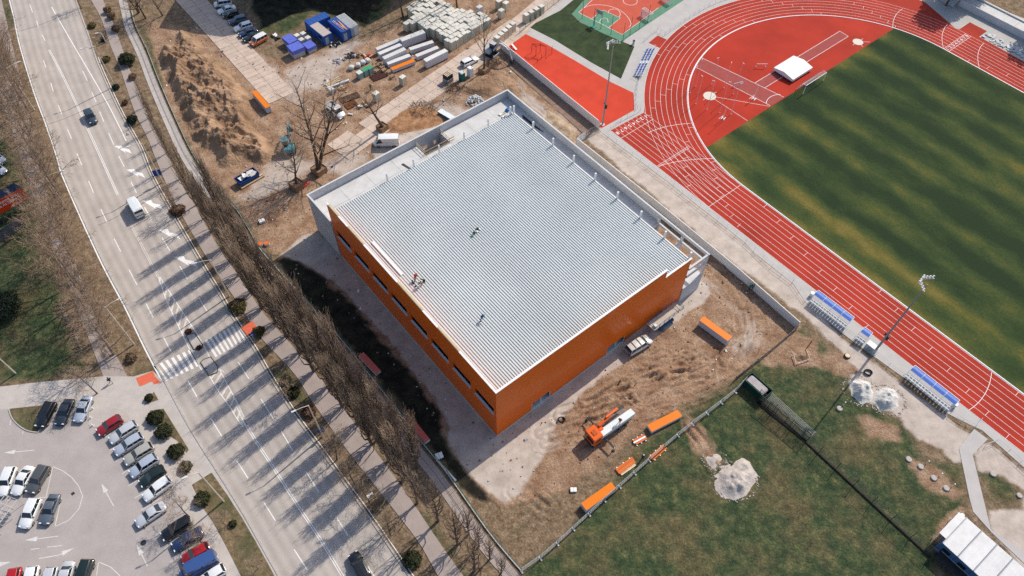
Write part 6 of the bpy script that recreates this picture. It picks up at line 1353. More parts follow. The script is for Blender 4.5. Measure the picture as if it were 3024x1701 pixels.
# dark low shed and terrace in front of the clubhouse wall
p = W('c11', 1700, 1370); t = thing('terrace', 'dark flat terrace roof below the blue clubhouse wall', 'terrace', (p.x, p.y, 0), math.atan2(u_.y, u_.x))
MB().box((2, 0, 1.15), (9.0, 3.2, .1)).build('roof', pm('dark_roofing', (.03, .03, .032), .2, 1.5, .8), t); MB().box((2, 0, 1.24), (8.8, .12, .06)).build('batten', CGREY, t)
for x in (-2.3, 2, 6.3):
    for y in (-1.5, 1.5): MB().box((x, y, .55), (.12, .12, 1.1)).build('post', DARKM, t)
for i, (x, y) in enumerate([(1765, 945), (1722, 985)]):
    p = W('c11', x, y); t = thing('barrel', ['white round barrel beside the clubhouse end', 'white crate beside the barrel at the clubhouse end'][i], 'barrel' if i == 0 else 'crate', (p.x, p.y, 0))
    if i == 0: MB().tube([(0, 0, 0), (0, 0, .1), (0, 0, .45), (0, 0, .8), (0, 0, .9)], [.3, .34, .37, .34, .3], 14).build('drum', WHITE, t); MB().cyl((0, 0, .9), .27, .03, 12).build('lid', TRIM, t)
    else: MB().bbox((0, 0, .25), (.6, .5, .5), .03).build('box', WHITE, t); MB().box((0, 0, .52), (.64, .54, .05)).build('lid', TRIM, t)

# ---- scrap, crates and litter about the yard
def scrap(label, c, x, y, n, mats, sx, sy, seed, hmax=.6):
    r = random.Random(seed); p = W(c, x, y); t = thing('scrap_pile', label, 'scrap', (p.x, p.y, 0), r.uniform(0, 3))
    for k in range(n): MB().box((r.gauss(0, sx), r.gauss(0, sy), r.uniform(.05, hmax)), (r.uniform(.2, 1.2), r.uniform(.1, .5), r.uniform(.05, .35)), r.uniform(0, 3), Matrix.Rotation(r.uniform(-.4, .4), 3, 'Y')).build('scrap_piece', mats[k % len(mats)], t)
    return t
REDC = pm('red_crate', (.5, .04, .02), .1, 3, .6)
scrap('dark jumble of foil and metal behind the white bags', 'c2', 1070, 400, 22, [DARKM, GREYW, PLAST, STEEL], 1.0, .7, 1, .9); scrap('red crates and planks beside the grey panel packs', 'c2', 1180, 405, 10, [REDC, WOODL, REDC], .6, .4, 2); scrap('black and white rubbish in front of the striped container', 'c2', 935, 325, 14, [BLACK, FOAM, DARKM], .7, .4, 3, .4); scrap('pale offcuts beside the rusty mesh', 'c2', 1130, 760, 18, [WOODL, CONC, DARKM, RUST], 1.2, .6, 4, .3); scrap('brown offcuts between planks and mesh', 'c2', 990, 640, 14, [RUST, WOODL, BRK], .8, .5, 5, .3); scrap('dark rubbish beside the upper tarpaulin stack', 'c2', 515, 265, 12, [BLACK, FOAM, DARKM], .6, .4, 6, .5); scrap('small stack of grey blocks left of the white bags', 'c2', 965, 435, 10, [CGREY, GREYW], .4, .4, 7, .6)
lit = MB(); lr = random.Random(31); zs_np = [Z_SITE] + Z_GRAVEL[:1]
pts_ = np.array([[lr.uniform(-95, 60), lr.uniform(40, 165)] for _ in range(9000)]); ok_ = sdist(pts_[:, 0], pts_[:, 1], Z_SITE) > .5
hx_ = (pts_ - np.array([B0.x, B0.y])) @ np.array([[math.cos(BYAW), -math.sin(BYAW)], [math.sin(BYAW), math.cos(BYAW)]]); ok_ &= ~((hx_[:, 0] > -.6) & (hx_[:, 0] < 48) & (hx_[:, 1] > -.6) & (hx_[:, 1] < 56.5))
for x, y in pts_[ok_][:1500]:
    s_ = lr.uniform(.05, .16) * (2.2 if lr.random() < .06 else 1); lit.m = 0 if lr.random() < .6 else (1 if lr.random() < .7 else 2); lit.box((x, y, .0 + s_ * .2), (s_ * 2, s_ * lr.uniform(.8, 1.8), s_), lr.uniform(0, 3), Matrix.Rotation(lr.uniform(-.6, .6), 3, 'X'), .7)
o = lit.build('site_litter', [pm('clods', (.22, .14, .09), .3, 3, .95), STN, FOAM]); tag(o, 'stones, clods and scraps scattered over the building site', 'litter', None, 'stuff')

lg = MB(); lr = random.Random(5)
for c, x, y, rad, n in [('c9', 1440, 1330, 3.2, 130), ('c10', 770, 1100, 2.8, 120), ('c10', 950, 1160, 2.9, 140), ('c9', 1310, 1195, 1.8, 60)]:
    p = W(c, x, y)
    for k in range(n): a = lr.uniform(0, 6.28); q = rad * (1 + abs(lr.gauss(0, .10))); s_ = lr.uniform(.04, .13); lg.box((p.x + math.cos(a) * q, p.y + math.sin(a) * q * .9, s_ * .3 - .03), (s_ * 2, s_ * 1.5, s_), a, None, .7)
tag(lg.build('loose_gravel', GRAVP), 'loose stones spilled around the gravel and rubble heaps', 'gravel', None, 'stuff')
# ================================================================== TREES AND SHRUBS
PTWIG = pm('poplar_twigs', (.31, .225, .16), .3, 3.0, .95, rand=.15); PBARK = pm('poplar_bark', (.15, .11, .085), .3, 5.0, .95)
def rvec(r, s): return Vector((r.uniform(-s, s), r.uniform(-s, s), r.uniform(-s, s)))
def bare_tree(seed, H, r0, spread=.55, nl=9, fork=.25, twigs=5, up=.35, lean=(0, 0), sub=6, tw_len=.9, multi=1, twr=.011, bark=None):
    """returns (trunk mesh, crown mesh); crown of fine twigs"""
    r = random.Random(seed); tk = MB(); cw = MB()
    def branch(p, d, L, rad, lev):
        n = 4 if lev < 2 else 3; pts = [p.copy()]; q = p.copy(); dd = d.normalized(); nodes = []
        for i in range(n):
            dd = (dd + rvec(r, .16) + Vector((0, 0, up * .22))).normalized(); q = q + dd * (L / n); pts.append(q.copy()); nodes.append((q.copy(), dd.copy(), (i + 1) / n))
        rads = [rad * (1 - .8 * i / n) for i in range(n + 1)]
        (tk if lev < 2 else cw).tube(pts, rads, 5 if lev == 0 else (4 if lev == 1 else 3), cap=False)
        if lev < 3:
            k = sub if lev < 2 else twigs
            for j in range(k):
                t = .22 + .78 * (j + r.random()) / k; i = min(n - 1, int(t * n)); a = pts[i].lerp(pts[i + 1], t * n - i)
                side = d.orthogonal(); side.rotate(Matrix.Rotation(r.uniform(0, 6.28), 3, d.normalized()))
                nd = (d.normalized() * r.uniform(.5, .9) + side * r.uniform(.5, .9) * (spread * 1.4)).normalized()
                if lev < 2: branch(a, nd, L * r.uniform(.38, .62) * (1.05 - .35 * t), max(twr * 1.3, rad * .42 * (1 - .5 * t)), lev + 1)
                else:
                    e = a + (nd + rvec(r, .25)).normalized() * tw_len * r.uniform(.5, 1.2); mid = a.lerp(e, .5) + rvec(r, .06); cw.tube([a, mid, e], [twr, twr * .8, twr * .35], 3, cap=False)
    for mi in range(multi):
        base = Vector((0, 0, 0)) if multi == 1 else Vector((r.uniform(-.15, .15), r.uniform(-.15, .15), 0)); d = Vector((lean[0], lean[1], 1)) + (rvec(r, .12) if multi == 1 else rvec(r, .35)); d.z = 1; n = 9; pts = [base]; q = base.copy()
        for i in range(n): d = (d.normalized() + rvec(r, .05)); q = q + d.normalized() * (H * .92 / n); pts.append(q.copy())
        tk.tube(pts, [r0 * (1.25 if i == 0 else 1) * (1 - .9 * i / n) + .01 for i in range(n + 1)], 7, cap=False)
        for j in range(nl):
            t = fork + (1 - fork) * (j + r.random() * .7) / nl; i = min(n - 1, int(t * n)); a = pts[i].lerp(pts[i + 1], t * n - i); an = j * 2.4 + r.uniform(-.5, .5)
            nd = Vector((math.cos(an) * spread, math.sin(an) * spread, r.uniform(.35, .75))).normalized(); branch(a, nd, H * r.uniform(.32, .50) * (1.12 - .62 * t), r0 * .46 * (1.1 - .75 * t), 1)
    return tk.mesh('tree_trunk', bark or BARK), cw.mesh('tree_crown', TWIG if bark else PTWIG)
def columnar(seed, H, r0, width, n, nt=9, twl=1.5):
    r = random.Random(seed); tk = MB(); cw = MB(); pts = [Vector((0, 0, 0))]; q = Vector((0, 0, 0)); m_ = 8
    for i in range(m_): q = q + Vector((r.uniform(-.09, .09), r.uniform(-.09, .09), H * .88 / m_)); pts.append(q.copy())
    tk.tube(pts, [r0 * (1 - .86 * i / m_) for i in range(m_ + 1)], 7, cap=False)
    for j in range(n):
        t = .13 + .80 * (j / n); i = min(m_ - 1, int(t * m_)); a = pts[i].lerp(pts[i + 1], t * m_ - i); an = j * 2.4 + r.uniform(-.4, .4); w = width * (1.0 - .45 * t) * r.uniform(.45, 1.1); L = min(H * r.uniform(.22, .36), (H - a.z) * .95); c_, s_ = math.cos(an), math.sin(an); rb = max(.04, r0 * .44 * (1.1 - .7 * t))
        o1 = a + Vector((c_ * w * .75, s_ * w * .75, L * .22)); o2 = o1 + Vector((c_ * w * .25 + r.uniform(-.12, .12), s_ * w * .25 + r.uniform(-.12, .12), L * .38)); o3 = o2 + Vector((r.uniform(-.2, .2), r.uniform(-.2, .2), L * .40))
        tk.tube([a, o1, o2], [rb, rb * .8, rb * .55], 4, cap=False); cw.tube([o2, o3], [rb * .55, .018], 3, cap=False); B = [a, o1, o2, o3]
        for k in range(nt):
            s = .2 + .8 * (k + r.random()) / nt; ii = min(2, int(s * 3)); b = B[ii].lerp(B[ii + 1], s * 3 - ii); a2 = an + r.uniform(-2.2, 2.2); h_ = r.uniform(.08, .34); e = b + Vector((math.cos(a2) * h_, math.sin(a2) * h_, r.uniform(.5, 1.0))) * twl; md = b.lerp(e, .4) + Vector((math.cos(a2), math.sin(a2), 0)) * .14
            cw.tube([b, md, e], [.022, .018, .008], 3, cap=False)
            for _ in range(2):
                b3 = md.lerp(e, r.uniform(-.3, .9)); a3 = a2 + r.uniform(-1.6, 1.6); e3 = b3 + Vector((math.cos(a3) * .16, math.sin(a3) * .16, r.uniform(.25, .6))) * twl * .7; cw.tube([b3, e3], [.014, .007], 3, cap=False)
    return tk.mesh('poplar_trunk', PBARK), cw.mesh('poplar_crown', PTWIG)
def put_tree(name, label, cat, p, meshes, rz=None, sc=1.0, group=None, scz=None):
    t = thing(name, label, cat, (p.x, p.y, p.z if p.z else -.03), rng.uniform(0, 6.28) if rz is None else rz, group); t.scale = (sc, sc, scz or sc)
    link('trunk', meshes[0], t); link('crown', meshes[1], t); return t
POP = [columnar(s, 18.5, .28, 1.35, 56, 7, 1.8) for s in range(4)]; POPO = [columnar(20 + s, 15.0, .24, 1.6, 26, 7, 1.3) for s in range(3)]
VERG = [bare_tree(40 + s, 8.5, .12, .7, 13, .22, 8, .3, sub=8, tw_len=.8, twr=.013) for s in range(3)]
LEFT = [bare_tree(60 + s, 15.5, .27, .66, 15, .14, 7, .5, sub=9, tw_len=1.1, twr=.024, bark=BARKP) for s in range(4)]
# --- row of clipped poplars beside the footpath
row_base = ext(WL('c1', [(985, 640), (1060, 800), (1140, 960), (1220, 1120), (1300, 1250)]) + WL('c4', [(1400, 210), (1500, 385), (1610, 560), (1720, 740), (1830, 900), (1920, 1030)]) + WL('c12', [(245, -110), (380, 60), (480, 210), (590, 340), (710, 510), (830, 660), (960, 830), (1115, 975), (1255, 1150), (1395, 1340), (1500, 1490)]), .1, .1)
rb_ = spline(row_base, 1.0); Lr = plen(rb_); nrow = int(Lr / 4.3); front_row = []
for i in range(nrow):
    s = Lr * (i + .5) / nrow; p, d = along(rb_, s); f = s / Lr; op = f > .86 or f < .36
    sc = (.30 + .70 * min(1, f / .42)) * rng.uniform(.9, 1.08); p = p + Vector((rng.uniform(-.5, .5), rng.uniform(-.5, .5), 0)); front_row.append((p.copy(), f))
    put_tree('poplar', 'bare clipped poplar, %s from the top of the row beside the cycle path' % ordw(i), 'tree', p, rng.choice(POPO if op else POP), sc=sc, group='clipped poplars along the cycle path', scz=sc * rng.uniform(.92, 1.08))
n2 = 0
for q, f in front_row:
    if not .36 < f < .86: continue
    sc = (.34 + .66 * min(1, f / .36)) * rng.uniform(.85, 1.02); p = q + Vector((math.cos(SUN_AZ), math.sin(SUN_AZ), 0)) * rng.uniform(2.7, 3.2)
    put_tree('poplar', 'bare poplar of the rear row nearer the fence, %s from the top' % ordw(n2), 'tree', p, rng.choice(POP), sc=sc, group='rear row of poplars by the fence'); n2 += 1
for i, (x, y) in enumerate([(1410, 1150), (1480, 1240), (1560, 1330), (1640, 1430)]): put_tree('poplar', 'thin open poplar near the bottom fence corner, %s from its top' % ORD[i], 'tree', W('c12', x, y), rng.choice(POPO), sc=rng.uniform(.6, .75), group='second short row of poplars')
# --- small trees on the right verge
for i, (c, x, y) in enumerate([('c12', 470, 620), ('c12', 600, 800), ('c12', 735, 985), ('c12', 850, 1165), ('c12', 120, 180), ('c1', 580, 60), ('c1', 1260, 1500)]):
    put_tree('verge_tree', 'bare young tree on the right road verge, ' + ['fourth from the bottom', 'third from the bottom', 'second from the bottom', 'nearest the bottom', 'below the zebra crossing', 'at the top of the picture', 'opposite the blue skip'][i], 'tree', W(c, x, y), VERG[i % 3], sc=rng.uniform(.75, 1.0), group='young trees on the right verge')
# --- tall trees left of the road
lt_base = WL('c1', [(40, 330), (110, 540), (190, 800), (260, 1000), (330, 1190), (420, 1400)]) + WL('c4', [(470, 500), (560, 755), (660, 990), (790, 1235), (880, 1380)])
ls_ = spline(lt_base, 1.0); Ll = plen(ls_); nl_ = int(Ll / 4.8)
for i in range(nl_):
    p, d = along(ls_, Ll * (i + .5) / nl_); put_tree('roadside_tree', 'tall bare tree left of the road, %s from the top of the row' % ordw(i), 'tree', p + Vector((rng.uniform(-.6, .6), rng.uniform(-.6, .6), 0)), LEFT[i % 4], sc=rng.uniform(.8, 1.05), group='tall trees left of the road')
# low brush under the left row
def shrub_mesh(seed, n, col, rx=.6, h=.7, leaf=.10, name='shrub_leaves'):
    r = random.Random(seed); mb = MB()
    for k in range(n):
        a, b = r.uniform(0, 6.28), math.acos(r.uniform(-.2, 1)); rr = r.uniform(.66, 1.16) * (1 + .10 * math.sin(3 * a + seed) * math.sin(4 * b) + .08 * math.sin(7 * a)); q = Vector((math.cos(a) * math.sin(b) * rx * rr, math.sin(a) * math.sin(b) * rx * rr, h * .45 + h * .55 * math.cos(b) * rr)); n_ = (q - Vector((0, 0, h * .3))).normalized() + rvec(r, .8); n_.normalize(); x = n_.orthogonal().normalized() * leaf * r.uniform(.6, 1.2); y = n_.cross(x.normalized()) * leaf * r.uniform(.6, 1.2); mb.add([q - x, q - y, q + x, q + y], [(0, 1, 2, 3)])
    return mb.mesh(name, col)
def core_mesh(seed, rx, h, mat):
    r = random.Random(seed); mb = MB(); n, m2 = 12, 6; vs = [(0, 0, h * .84)]
    for j in range(1, m2 + 1):
        b = j / m2 * 1.9
        for k in range(n): a = 6.283 * k / n; q = rx * .82 * math.sin(b) * r.uniform(.88, 1.1); vs.append((q * math.cos(a), q * math.sin(a), max(0, h * .45 + h * .40 * math.cos(b))))
    fs = [(0, 1 + k, 1 + (k + 1) % n) for k in range(n)] + [(1 + j * n + k, 1 + j * n + n + k, 1 + j * n + n + (k + 1) % n, 1 + j * n + (k + 1) % n) for j in range(m2 - 1) for k in range(n)]
    mb.add(vs, fs); return mb.mesh('shrub_core', mat, True)
EVG = pm('evergreen_leaves', (.026, .034, .018), .4, 1.2, .85, rand=.25, col2=(.065, .070, .032)); EVG2 = pm('dark_evergreen', (.016, .024, .018), .4, 2, .8, col2=(.03, .045, .028)); RDB = pm('reddish_brown_leaves', (.13, .06, .04), .3, 2, .85, rand=.15); OLV = pm('olive_leaves', (.10, .085, .03), .35, 2, .85, rand=.15); BRW = pm('dry_brown_leaves', (.15, .10, .06), .35, 2, .9, rand=.15)
_sh = {}
UB = [bare_tree(80 + s, 3.0, .04, .9, 10, .03, 7, .2, sub=6, tw_len=.6, twr=.014) for s in range(3)]
def shrub(label, p, rx, h, mat, dens=1.0):
    k = (round(rx, 1), round(h, 1), mat.name)
    if k not in _sh: _sh[k] = (core_mesh(3, k[0], k[1], mat), shrub_mesh(5, int(1500 * dens * max(.6, k[0]) ** 1.4), mat, k[0], k[1], .13))
    t = thing('shrub', label, 'shrub', (p.x, p.y, 0), rng.uniform(0, 6), None); (mat in (EVG, EVG2)) and link('branches', _sh[k][0], t); link('leaves', _sh[k][1], t)
    if mat not in (EVG, EVG2): o = link('branches', UB[0][1], t); o.scale = (rx * .75, rx * .75, h / 3.0)
    return t
for i, (x, y, rx, h, lab) in enumerate([(1030, 420, 1.35, 1.5, 'clipped round evergreen bush, uppermost beside the car park'), (1085, 510, 1.4, 1.5, 'clipped round evergreen bush, second beside the car park'), (1165, 640, 1.35, 1.4, 'clipped round evergreen bush, third beside the car park'), (1225, 740, 1.0, 1.1, 'smaller evergreen bush beside the lamp post'), (1335, 950, 1.3, 1.3, 'evergreen bush near the silver saloon'), (1535, 1110, .6, .7, 'small evergreen bush at the edge of the verge'), (985, 285, .7, .9, 'small green plant in the grass triangle')]): shrub(lab, W('c5', x, y), rx * .88, h * .95, EVG)
for c, x, y, rx, h, mt, lab in [('c1', 915, 450, 1.9, 2.6, EVG, 'large dark evergreen bush between the two paths at the top'), ('c1', 950, 870, 1.4, 1.6, EVG2, 'dark bush on the verge near the driving slate car'), ('c1', 745, 290, .6, .8, EVG2, 'small dark bush beside the bench box'), ('c1', 830, 630, 1.0, 1.0, EVG2, 'dark low bush at the lamp post foot'), ('c1', 895, 740, .8, .9, RDB, 'reddish bush on the verge above the dark bush'), ('c1', 660, 190, 1.2, 1.0, OLV, 'olive bush on the upper verge'),
                             ('c1', 775, 90, 1.3, 1.8, BRW, 'brown dense bush between the paths at the very top'), ('c1', 800, 130, 1.2, 1.6, BRW, 'brown dense bush, second between the paths'), ('c1', 835, 220, 1.3, 1.7, BRW, 'brown dense bush, third between the paths'), ('c1', 760, 430, 1.3, .8, OLV, 'yellow olive low bush under the lamp post'), ('c1', 950, 560, 1.1, 1.3, BRW, 'brown bush just below the large evergreen'), ('c4', 1270, 300, 1.6, 1.0, RDB, 'reddish low bush on the verge beside the white van'),
                             ('c4', 1700, 985, 1.7, 1.2, OLV, 'olive bush by the verge near the zebra crossing'), ('c4', 1850, 1165, 1.1, 1.1, OLV, 'olive shrub beside the blue crossing sign'), ('c12', 110, 60, .9, .9, EVG, 'green bush with yellow flowers on the verge'), ('c12', 160, 150, 1.1, .9, EVG, 'green bush below the flowering one'), ('c12', 275, 290, 1.2, .9, RDB, 'reddish bush under the lower lamp post'), ('c12', 1010, 1340, 1.3, 1.2, EVG, 'round green bush at the bottom of the right verge'),
                             ('c4', 1345, 1160, .5, .4, RDB, 'reddish low plant on the upper traffic island'), ('c4', 1420, 1275, .4, .3, RDB, 'reddish ground plant at the island tip'), ('c4', 40, 1020, 3.2, 4.2, EVG2, 'big black green conifer on the left lawn'), ('c5', 870, 20, 1.0, 1.2, BRW, 'brown bushy shrub left of the zebra crossing'), ('c3', 20, 60, 1.2, 1.0, BRW, 'brown scrub at the edge of the shaded lawn')]: shrub(lab, W(c, x, y), rx * (.72 if c == 'c1' and rx < 1.8 else .9), h * .85, mt, .55 if mt in (RDB, OLV, BRW) else 1.0)
for i in range(26):
    p, d = along(ls_, Ll * (i + .3) / 26); put_tree('thicket_bush', 'low bare bush under the left trees, %s from the top' % ordw(i), 'bush', p + Vector((-d.y, d.x, 0)) * rng.uniform(-1.2, 1.0), UB[i % 3], sc=rng.uniform(.8, 1.2), group='bare bushes under the left trees')
# --- transplanted trees in timber planters on the site
PLB = pm('planter_boards', (.27, .17, .105), .2, 2, .85, rand=.1)
def planter(label, p, s, h, rz):
    t = thing('tree_planter', label, 'planter', (p.x, p.y, 0), rz)
    for k in range(4):
        a = k * math.pi / 2
        for b in range(3): MB().box((math.cos(a) * s / 2, math.sin(a) * s / 2, h * (b + .5) / 3), (.06, s + .05, h / 3 - .02), a).build('board', PLB, t)
    MB().box((0, 0, h * .42), (s - .08, s - .08, h * .8)).build('soil', SOIL, t); return t
BIG = [bare_tree(101, 20.0, .40, .72, 17, .15, 5, .5, sub=7, tw_len=1.2, multi=2, twr=.018), bare_tree(103, 12.0, .24, .8, 18, .2, 7, .35, sub=7, tw_len=1.1, twr=.017), bare_tree(107, 12.0, .34, .75, 9, .35, 5, .3, (-.30, .0), sub=6, tw_len=.9, twr=.017), bare_tree(109, 16.0, .22, .42, 13, .25, 5, .3, sub=6, tw_len=.8, twr=.016)]
for (c, x, y), mi, lab, pl_, s_, h_ in [(('c2', 830, 1225), 0, 'large many stemmed bare tree in a wooden planter', 'wooden planter box of the large many stemmed tree', 2.4, 1.3), (('c2', 672, 1335), 1, 'smaller bare tree in the planter next to the annex', 'wooden planter box next to the red barrier', 2.2, 1.4), (('c2', 1280, 925), 2, 'thick trunked leaning bare tree behind the white panel van', 'wooden planter box behind the white panel van', 1.9, 1.3), (('c3', 797, 510), 3, 'slender tall bare tree near the excavator', 'wooden planter of the slender tall tree', 2.0, 1.2)]:
    p = W(c, x, y); planter(pl_, p, s_, h_, BYAW + .2); put_tree('planter_tree', lab, 'tree', Vector((p.x, p.y, h_ * .8)), BIG[mi], rz=.6 * mi, group='trees in wooden planters')
# trees along the top edge
for i, (c, x, y, mi, sc, lab) in enumerate([('c1', 1040, 130, 1, .9, 'bare tree at the top beside the fence'), ('c1', 1160, 110, 1, .8, 'bare tree at the top next to the site road'), ('c1', 990, 90, 0, .55, 'bushy bare tree at the top left of the site'), ('c3', 218, 118, 3, 1.0, 'tall thin tree left of the pallet field'), ('c3', 385, 40, 3, 1.05, 'tall thin tree behind the pallet field, left one'), ('c3', 605, 70, 3, 1.1, 'tall thin tree behind the pallet field, right one')]):
    put_tree('site_tree', lab, 'tree', W(c, x, y), BIG[mi], sc=sc, group='trees along the top edge')
for i, (x, y, sc) in enumerate([(1230, 790, .55), (1490, 1120, .55), (1700, 1400, .5)]): put_tree('verge_tree', 'small golden bare tree on the car park verge, %s from the top' % ORD[i], 'tree', W('c5', x, y), VERG[i % 3], sc=sc, group='small trees on the car park verge')
for i, (c, x, y, sc) in enumerate([('c5', 640, 250, .9), ('c5', 1245, 1060, .8), ('c5', 1330, 1240, .7)]): put_tree('car_park_tree', ['bare tree whose shadow crosses the pavement above the parked cars', 'bare small tree beside the black sport utility car', 'bare small tree above the bright red car'][i], 'tree', W(c, x, y), VERG[(i + 1) % 3], sc=sc)
# ================================================================== STADIUM FURNITURE
def st_thing(name, label, cat, a, b, rz=0.0, group=None, z=0.0):
    return thing(name, label, cat, ST(a, b, z), SYAW + rz, group)
# pole vault mat under a white gabled cover
t = st_thing('landing_mat', 'white gabled weather cover over the pole vault mat', 'mat cover', .95, 17.7); MW, MD = 7.2, 5.6
COVW = pm('white_cover', (.74, .75, .75), .04, .8, .5)
for s in (1, -1): MB().add([(-MW / 2, 0, 1.55), (MW / 2, 0, 1.55), (MW / 2, s * MD / 2, 1.05), (-MW / 2, s * MD / 2, 1.05), (-MW / 2, 0, 1.49), (MW / 2, 0, 1.49), (MW / 2, s * MD / 2, .99), (-MW / 2, s * MD / 2, .99)], [(0, 1, 2, 3), (7, 6, 5, 4), (2, 6, 7, 3), (1, 5, 6, 2), (3, 7, 4, 0)]).build('roof_half', COVW, t)
for s in (1, -1): MB().box((0, s * (MD / 2 - .03), .72), (MW, .06, .56)).build('skirt', TRIM, t); MB().add([(s * MW / 2, -MD / 2, .45), (s * MW / 2, MD / 2, .45), (s * MW / 2, MD / 2, 1.02), (s * MW / 2, 0, 1.5), (s * MW / 2, -MD / 2, 1.02)], [(0, 1, 2, 3, 4)]).build('gable', TRIM, t)
MB().box((0, 0, .45), (MW - .6, MD - .6, .6)).build('mat', pm('blue_mat', (.05, .09, .25), .1, 1, .7), t)
for x in (-3, -1, 1, 3):
    for y in (-2.5, 2.5): MB().cyl((x, y, 0), .12, .42, 8).build('wheel_foot', DARKM, t)
# football goal
t = st_thing('football_goal', 'white football goal with net at the red infield edge', 'goal', 0, 10.9); GH = 2.44
for s in (1, -1): MB().tube([(s * 3.72, 0, 0), (s * 3.72, 0, GH)], .07, 8).build('post', WHITE, t); MB().tube([(s * 3.72, 0, GH), (s * 3.72, 1.0, GH), (s * 3.72, 2.0, .05)], .03, 6).build('net_support', WHITE, t)
MB().tube([(-3.72, 0, GH), (3.72, 0, GH)], .07, 8).build('crossbar', WHITE, t)
NET = pm('net_cord', (.62, .55, .55), .05, 3, .8); mb = MB()
for k in range(38): x = -3.7 + k * .2; mb.bar((x, 0, GH), (x, 1.0, GH), .018); mb.bar((x, 1.0, GH), (x, 2.0, .05), .018)
for k in range(6): mb.bar((-3.7, k * .2, GH), (3.7, k * .2, GH), .018)
for k in range(13): mb.bar((-3.7, 1.0 + k * .077, GH - k * .184), (3.7, 1.0 + k * .077, GH - k * .184), .018)
o = mb.build('net', NET, t); o['kind'] = 'stuff'
# throwing cage posts
LABP = ['nearest the track bend', 'second around the white circle', 'third around the white circle', 'fourth around the white circle', 'fifth around the white circle', 'sixth around the white circle', 'seventh around the white circle', 'eighth around the white circle', 'last before the pitch']
for i, ((bx, by), (tx, ty)) in enumerate([((110, 738), (175, 515)), ((158, 680), (225, 460)), ((158, 832), (225, 598)), ((255, 878), (320, 635)), ((295, 663), (355, 435)), ((400, 695), (463, 470)), ((480, 745), (582, 428)), ((362, 905), (465, 565)), ((460, 920), (575, 602))]):
    p = W('t5', bx, by); h = max(3.5, min(8.5, height_at(p, 't5', tx, ty))); t = thing('cage_post', 'tall thin throwing cage post, ' + LABP[i], 'post', p, SYAW + i * .7, 'throwing cage posts')
    MB().tube([(0, 0, 0), (0, 0, h)], [.05, .04], 6).build('pole', GALV, t); MB().bar((0, 0, h), (.55, .1, h + .03), .07, .07).build('arm', WHITE, t); MB().cyl((0, 0, 0), .12, .06, 10).build('foot', GALV, t)
for i, ((x, y), rz) in enumerate([((655, 790), .2), ((392, 958), .3)]):
    p = W('t5', x, y); t = thing('vault_stand', ['movable white uprights beside the runway end', 'movable white uprights nearer the pitch corner'][i], 'stand', p, SYAW + rz)
    for s in (1, -1): MB().box((0, s * .3, .1), (1.1, .12, .14)).build('base_bar', WHITE, t)
    MB().box((0, 0, .1), (.14, .6, .12)).build('cross_bar', WHITE, t); MB().tube([(0, 0, .1), (0, 0, 3.4)], .05, 6).build('upright', WHITE, t); MB().bar((0, 0, 1.2), (-2.0, .4, 1.2), .09).build('arm', WHITE, t)
for i, ((x0, y0), (x1, y1), z) in enumerate([((682, 490), (772, 490), 1.0), ((485, 660), (562, 640), .9)]):
    a, b = W('t5', x0, y0, z), W('t5', x1, y1, z); t = thing('hurdle', ['white long hurdle near the top of the infield', 'white long hurdle standing on the pink runway'][i], 'hurdle', ((a.x + b.x) / 2, (a.y + b.y) / 2, .02), math.atan2(b.y - a.y, b.x - a.x)); L_ = (b - a).length
    MB().box((0, 0, z), (L_, .06, .14)).build('bar', WHITE, t)
    for s in (1, -1): MB().box((s * L_ * .45, 0, z / 2), (.06, .06, z)).build('leg', GALV, t); MB().box((s * L_ * .45, .3, .04), (.06, .7, .06)).build('foot', GALV, t)
# flood light masts
LAMP = pm('lamp_housing', (.62, .63, .62), .1, 2, .4)
for i, (base, lab) in enumerate([(W('n', 1779, 368), 'tall floodlight mast beside the orange red exercise ground'), (W('n', 2580, 1042), 'tall floodlight mast between the dugouts')]):
    t = thing('floodlight_mast', lab, 'floodlight', base, SYAW + R(i * 8)); MH = 20.2
    MB().tube([(0, 0, 0), (0, 0, MH)], [.22, .09], 12).build('mast', pm('mast_steel', (.30, .28, .27), .1, 2, .6), t); MB().cyl((0, 0, 0), .5, .12, 12).build('base_plate', CONC, t); MB().bbox((.0, -.3, 5.2), (.45, .4, .9), .04).build('control_box', DARKM, t); MB().bbox((.25, .3, 5.6), (.4, .35, .5), .04).build('speaker_box', DARKM, t)
    for k, ang in enumerate((-.75, 0, .75)):
        hd = link('lamp_frame', MB().bar((-1.15, 0, 0), (1.15, 0, 0), .1, .1).mesh('lamp_frame', GALV), t); hd.location = (-.9 * math.sin(ang) * 1.6, .9 * math.cos(ang) - .4 * abs(ang), MH + .1); hd.rotation_euler = (0, 0, ang); hd.scale = (.85, .85, .7)
        for j in range(4):
            for q in (0, 1):
                l_ = MB(); l_.bbox((0, 0, 0), (.34, .26, .22), .04); o = l_.build('lamp', LAMP, hd); o.location = (-.9 + j * .6, .22, .15 + .5 * q); o.rotation_euler = (R(-35), 0, 0)
                if i + k + j + q > 0: pass
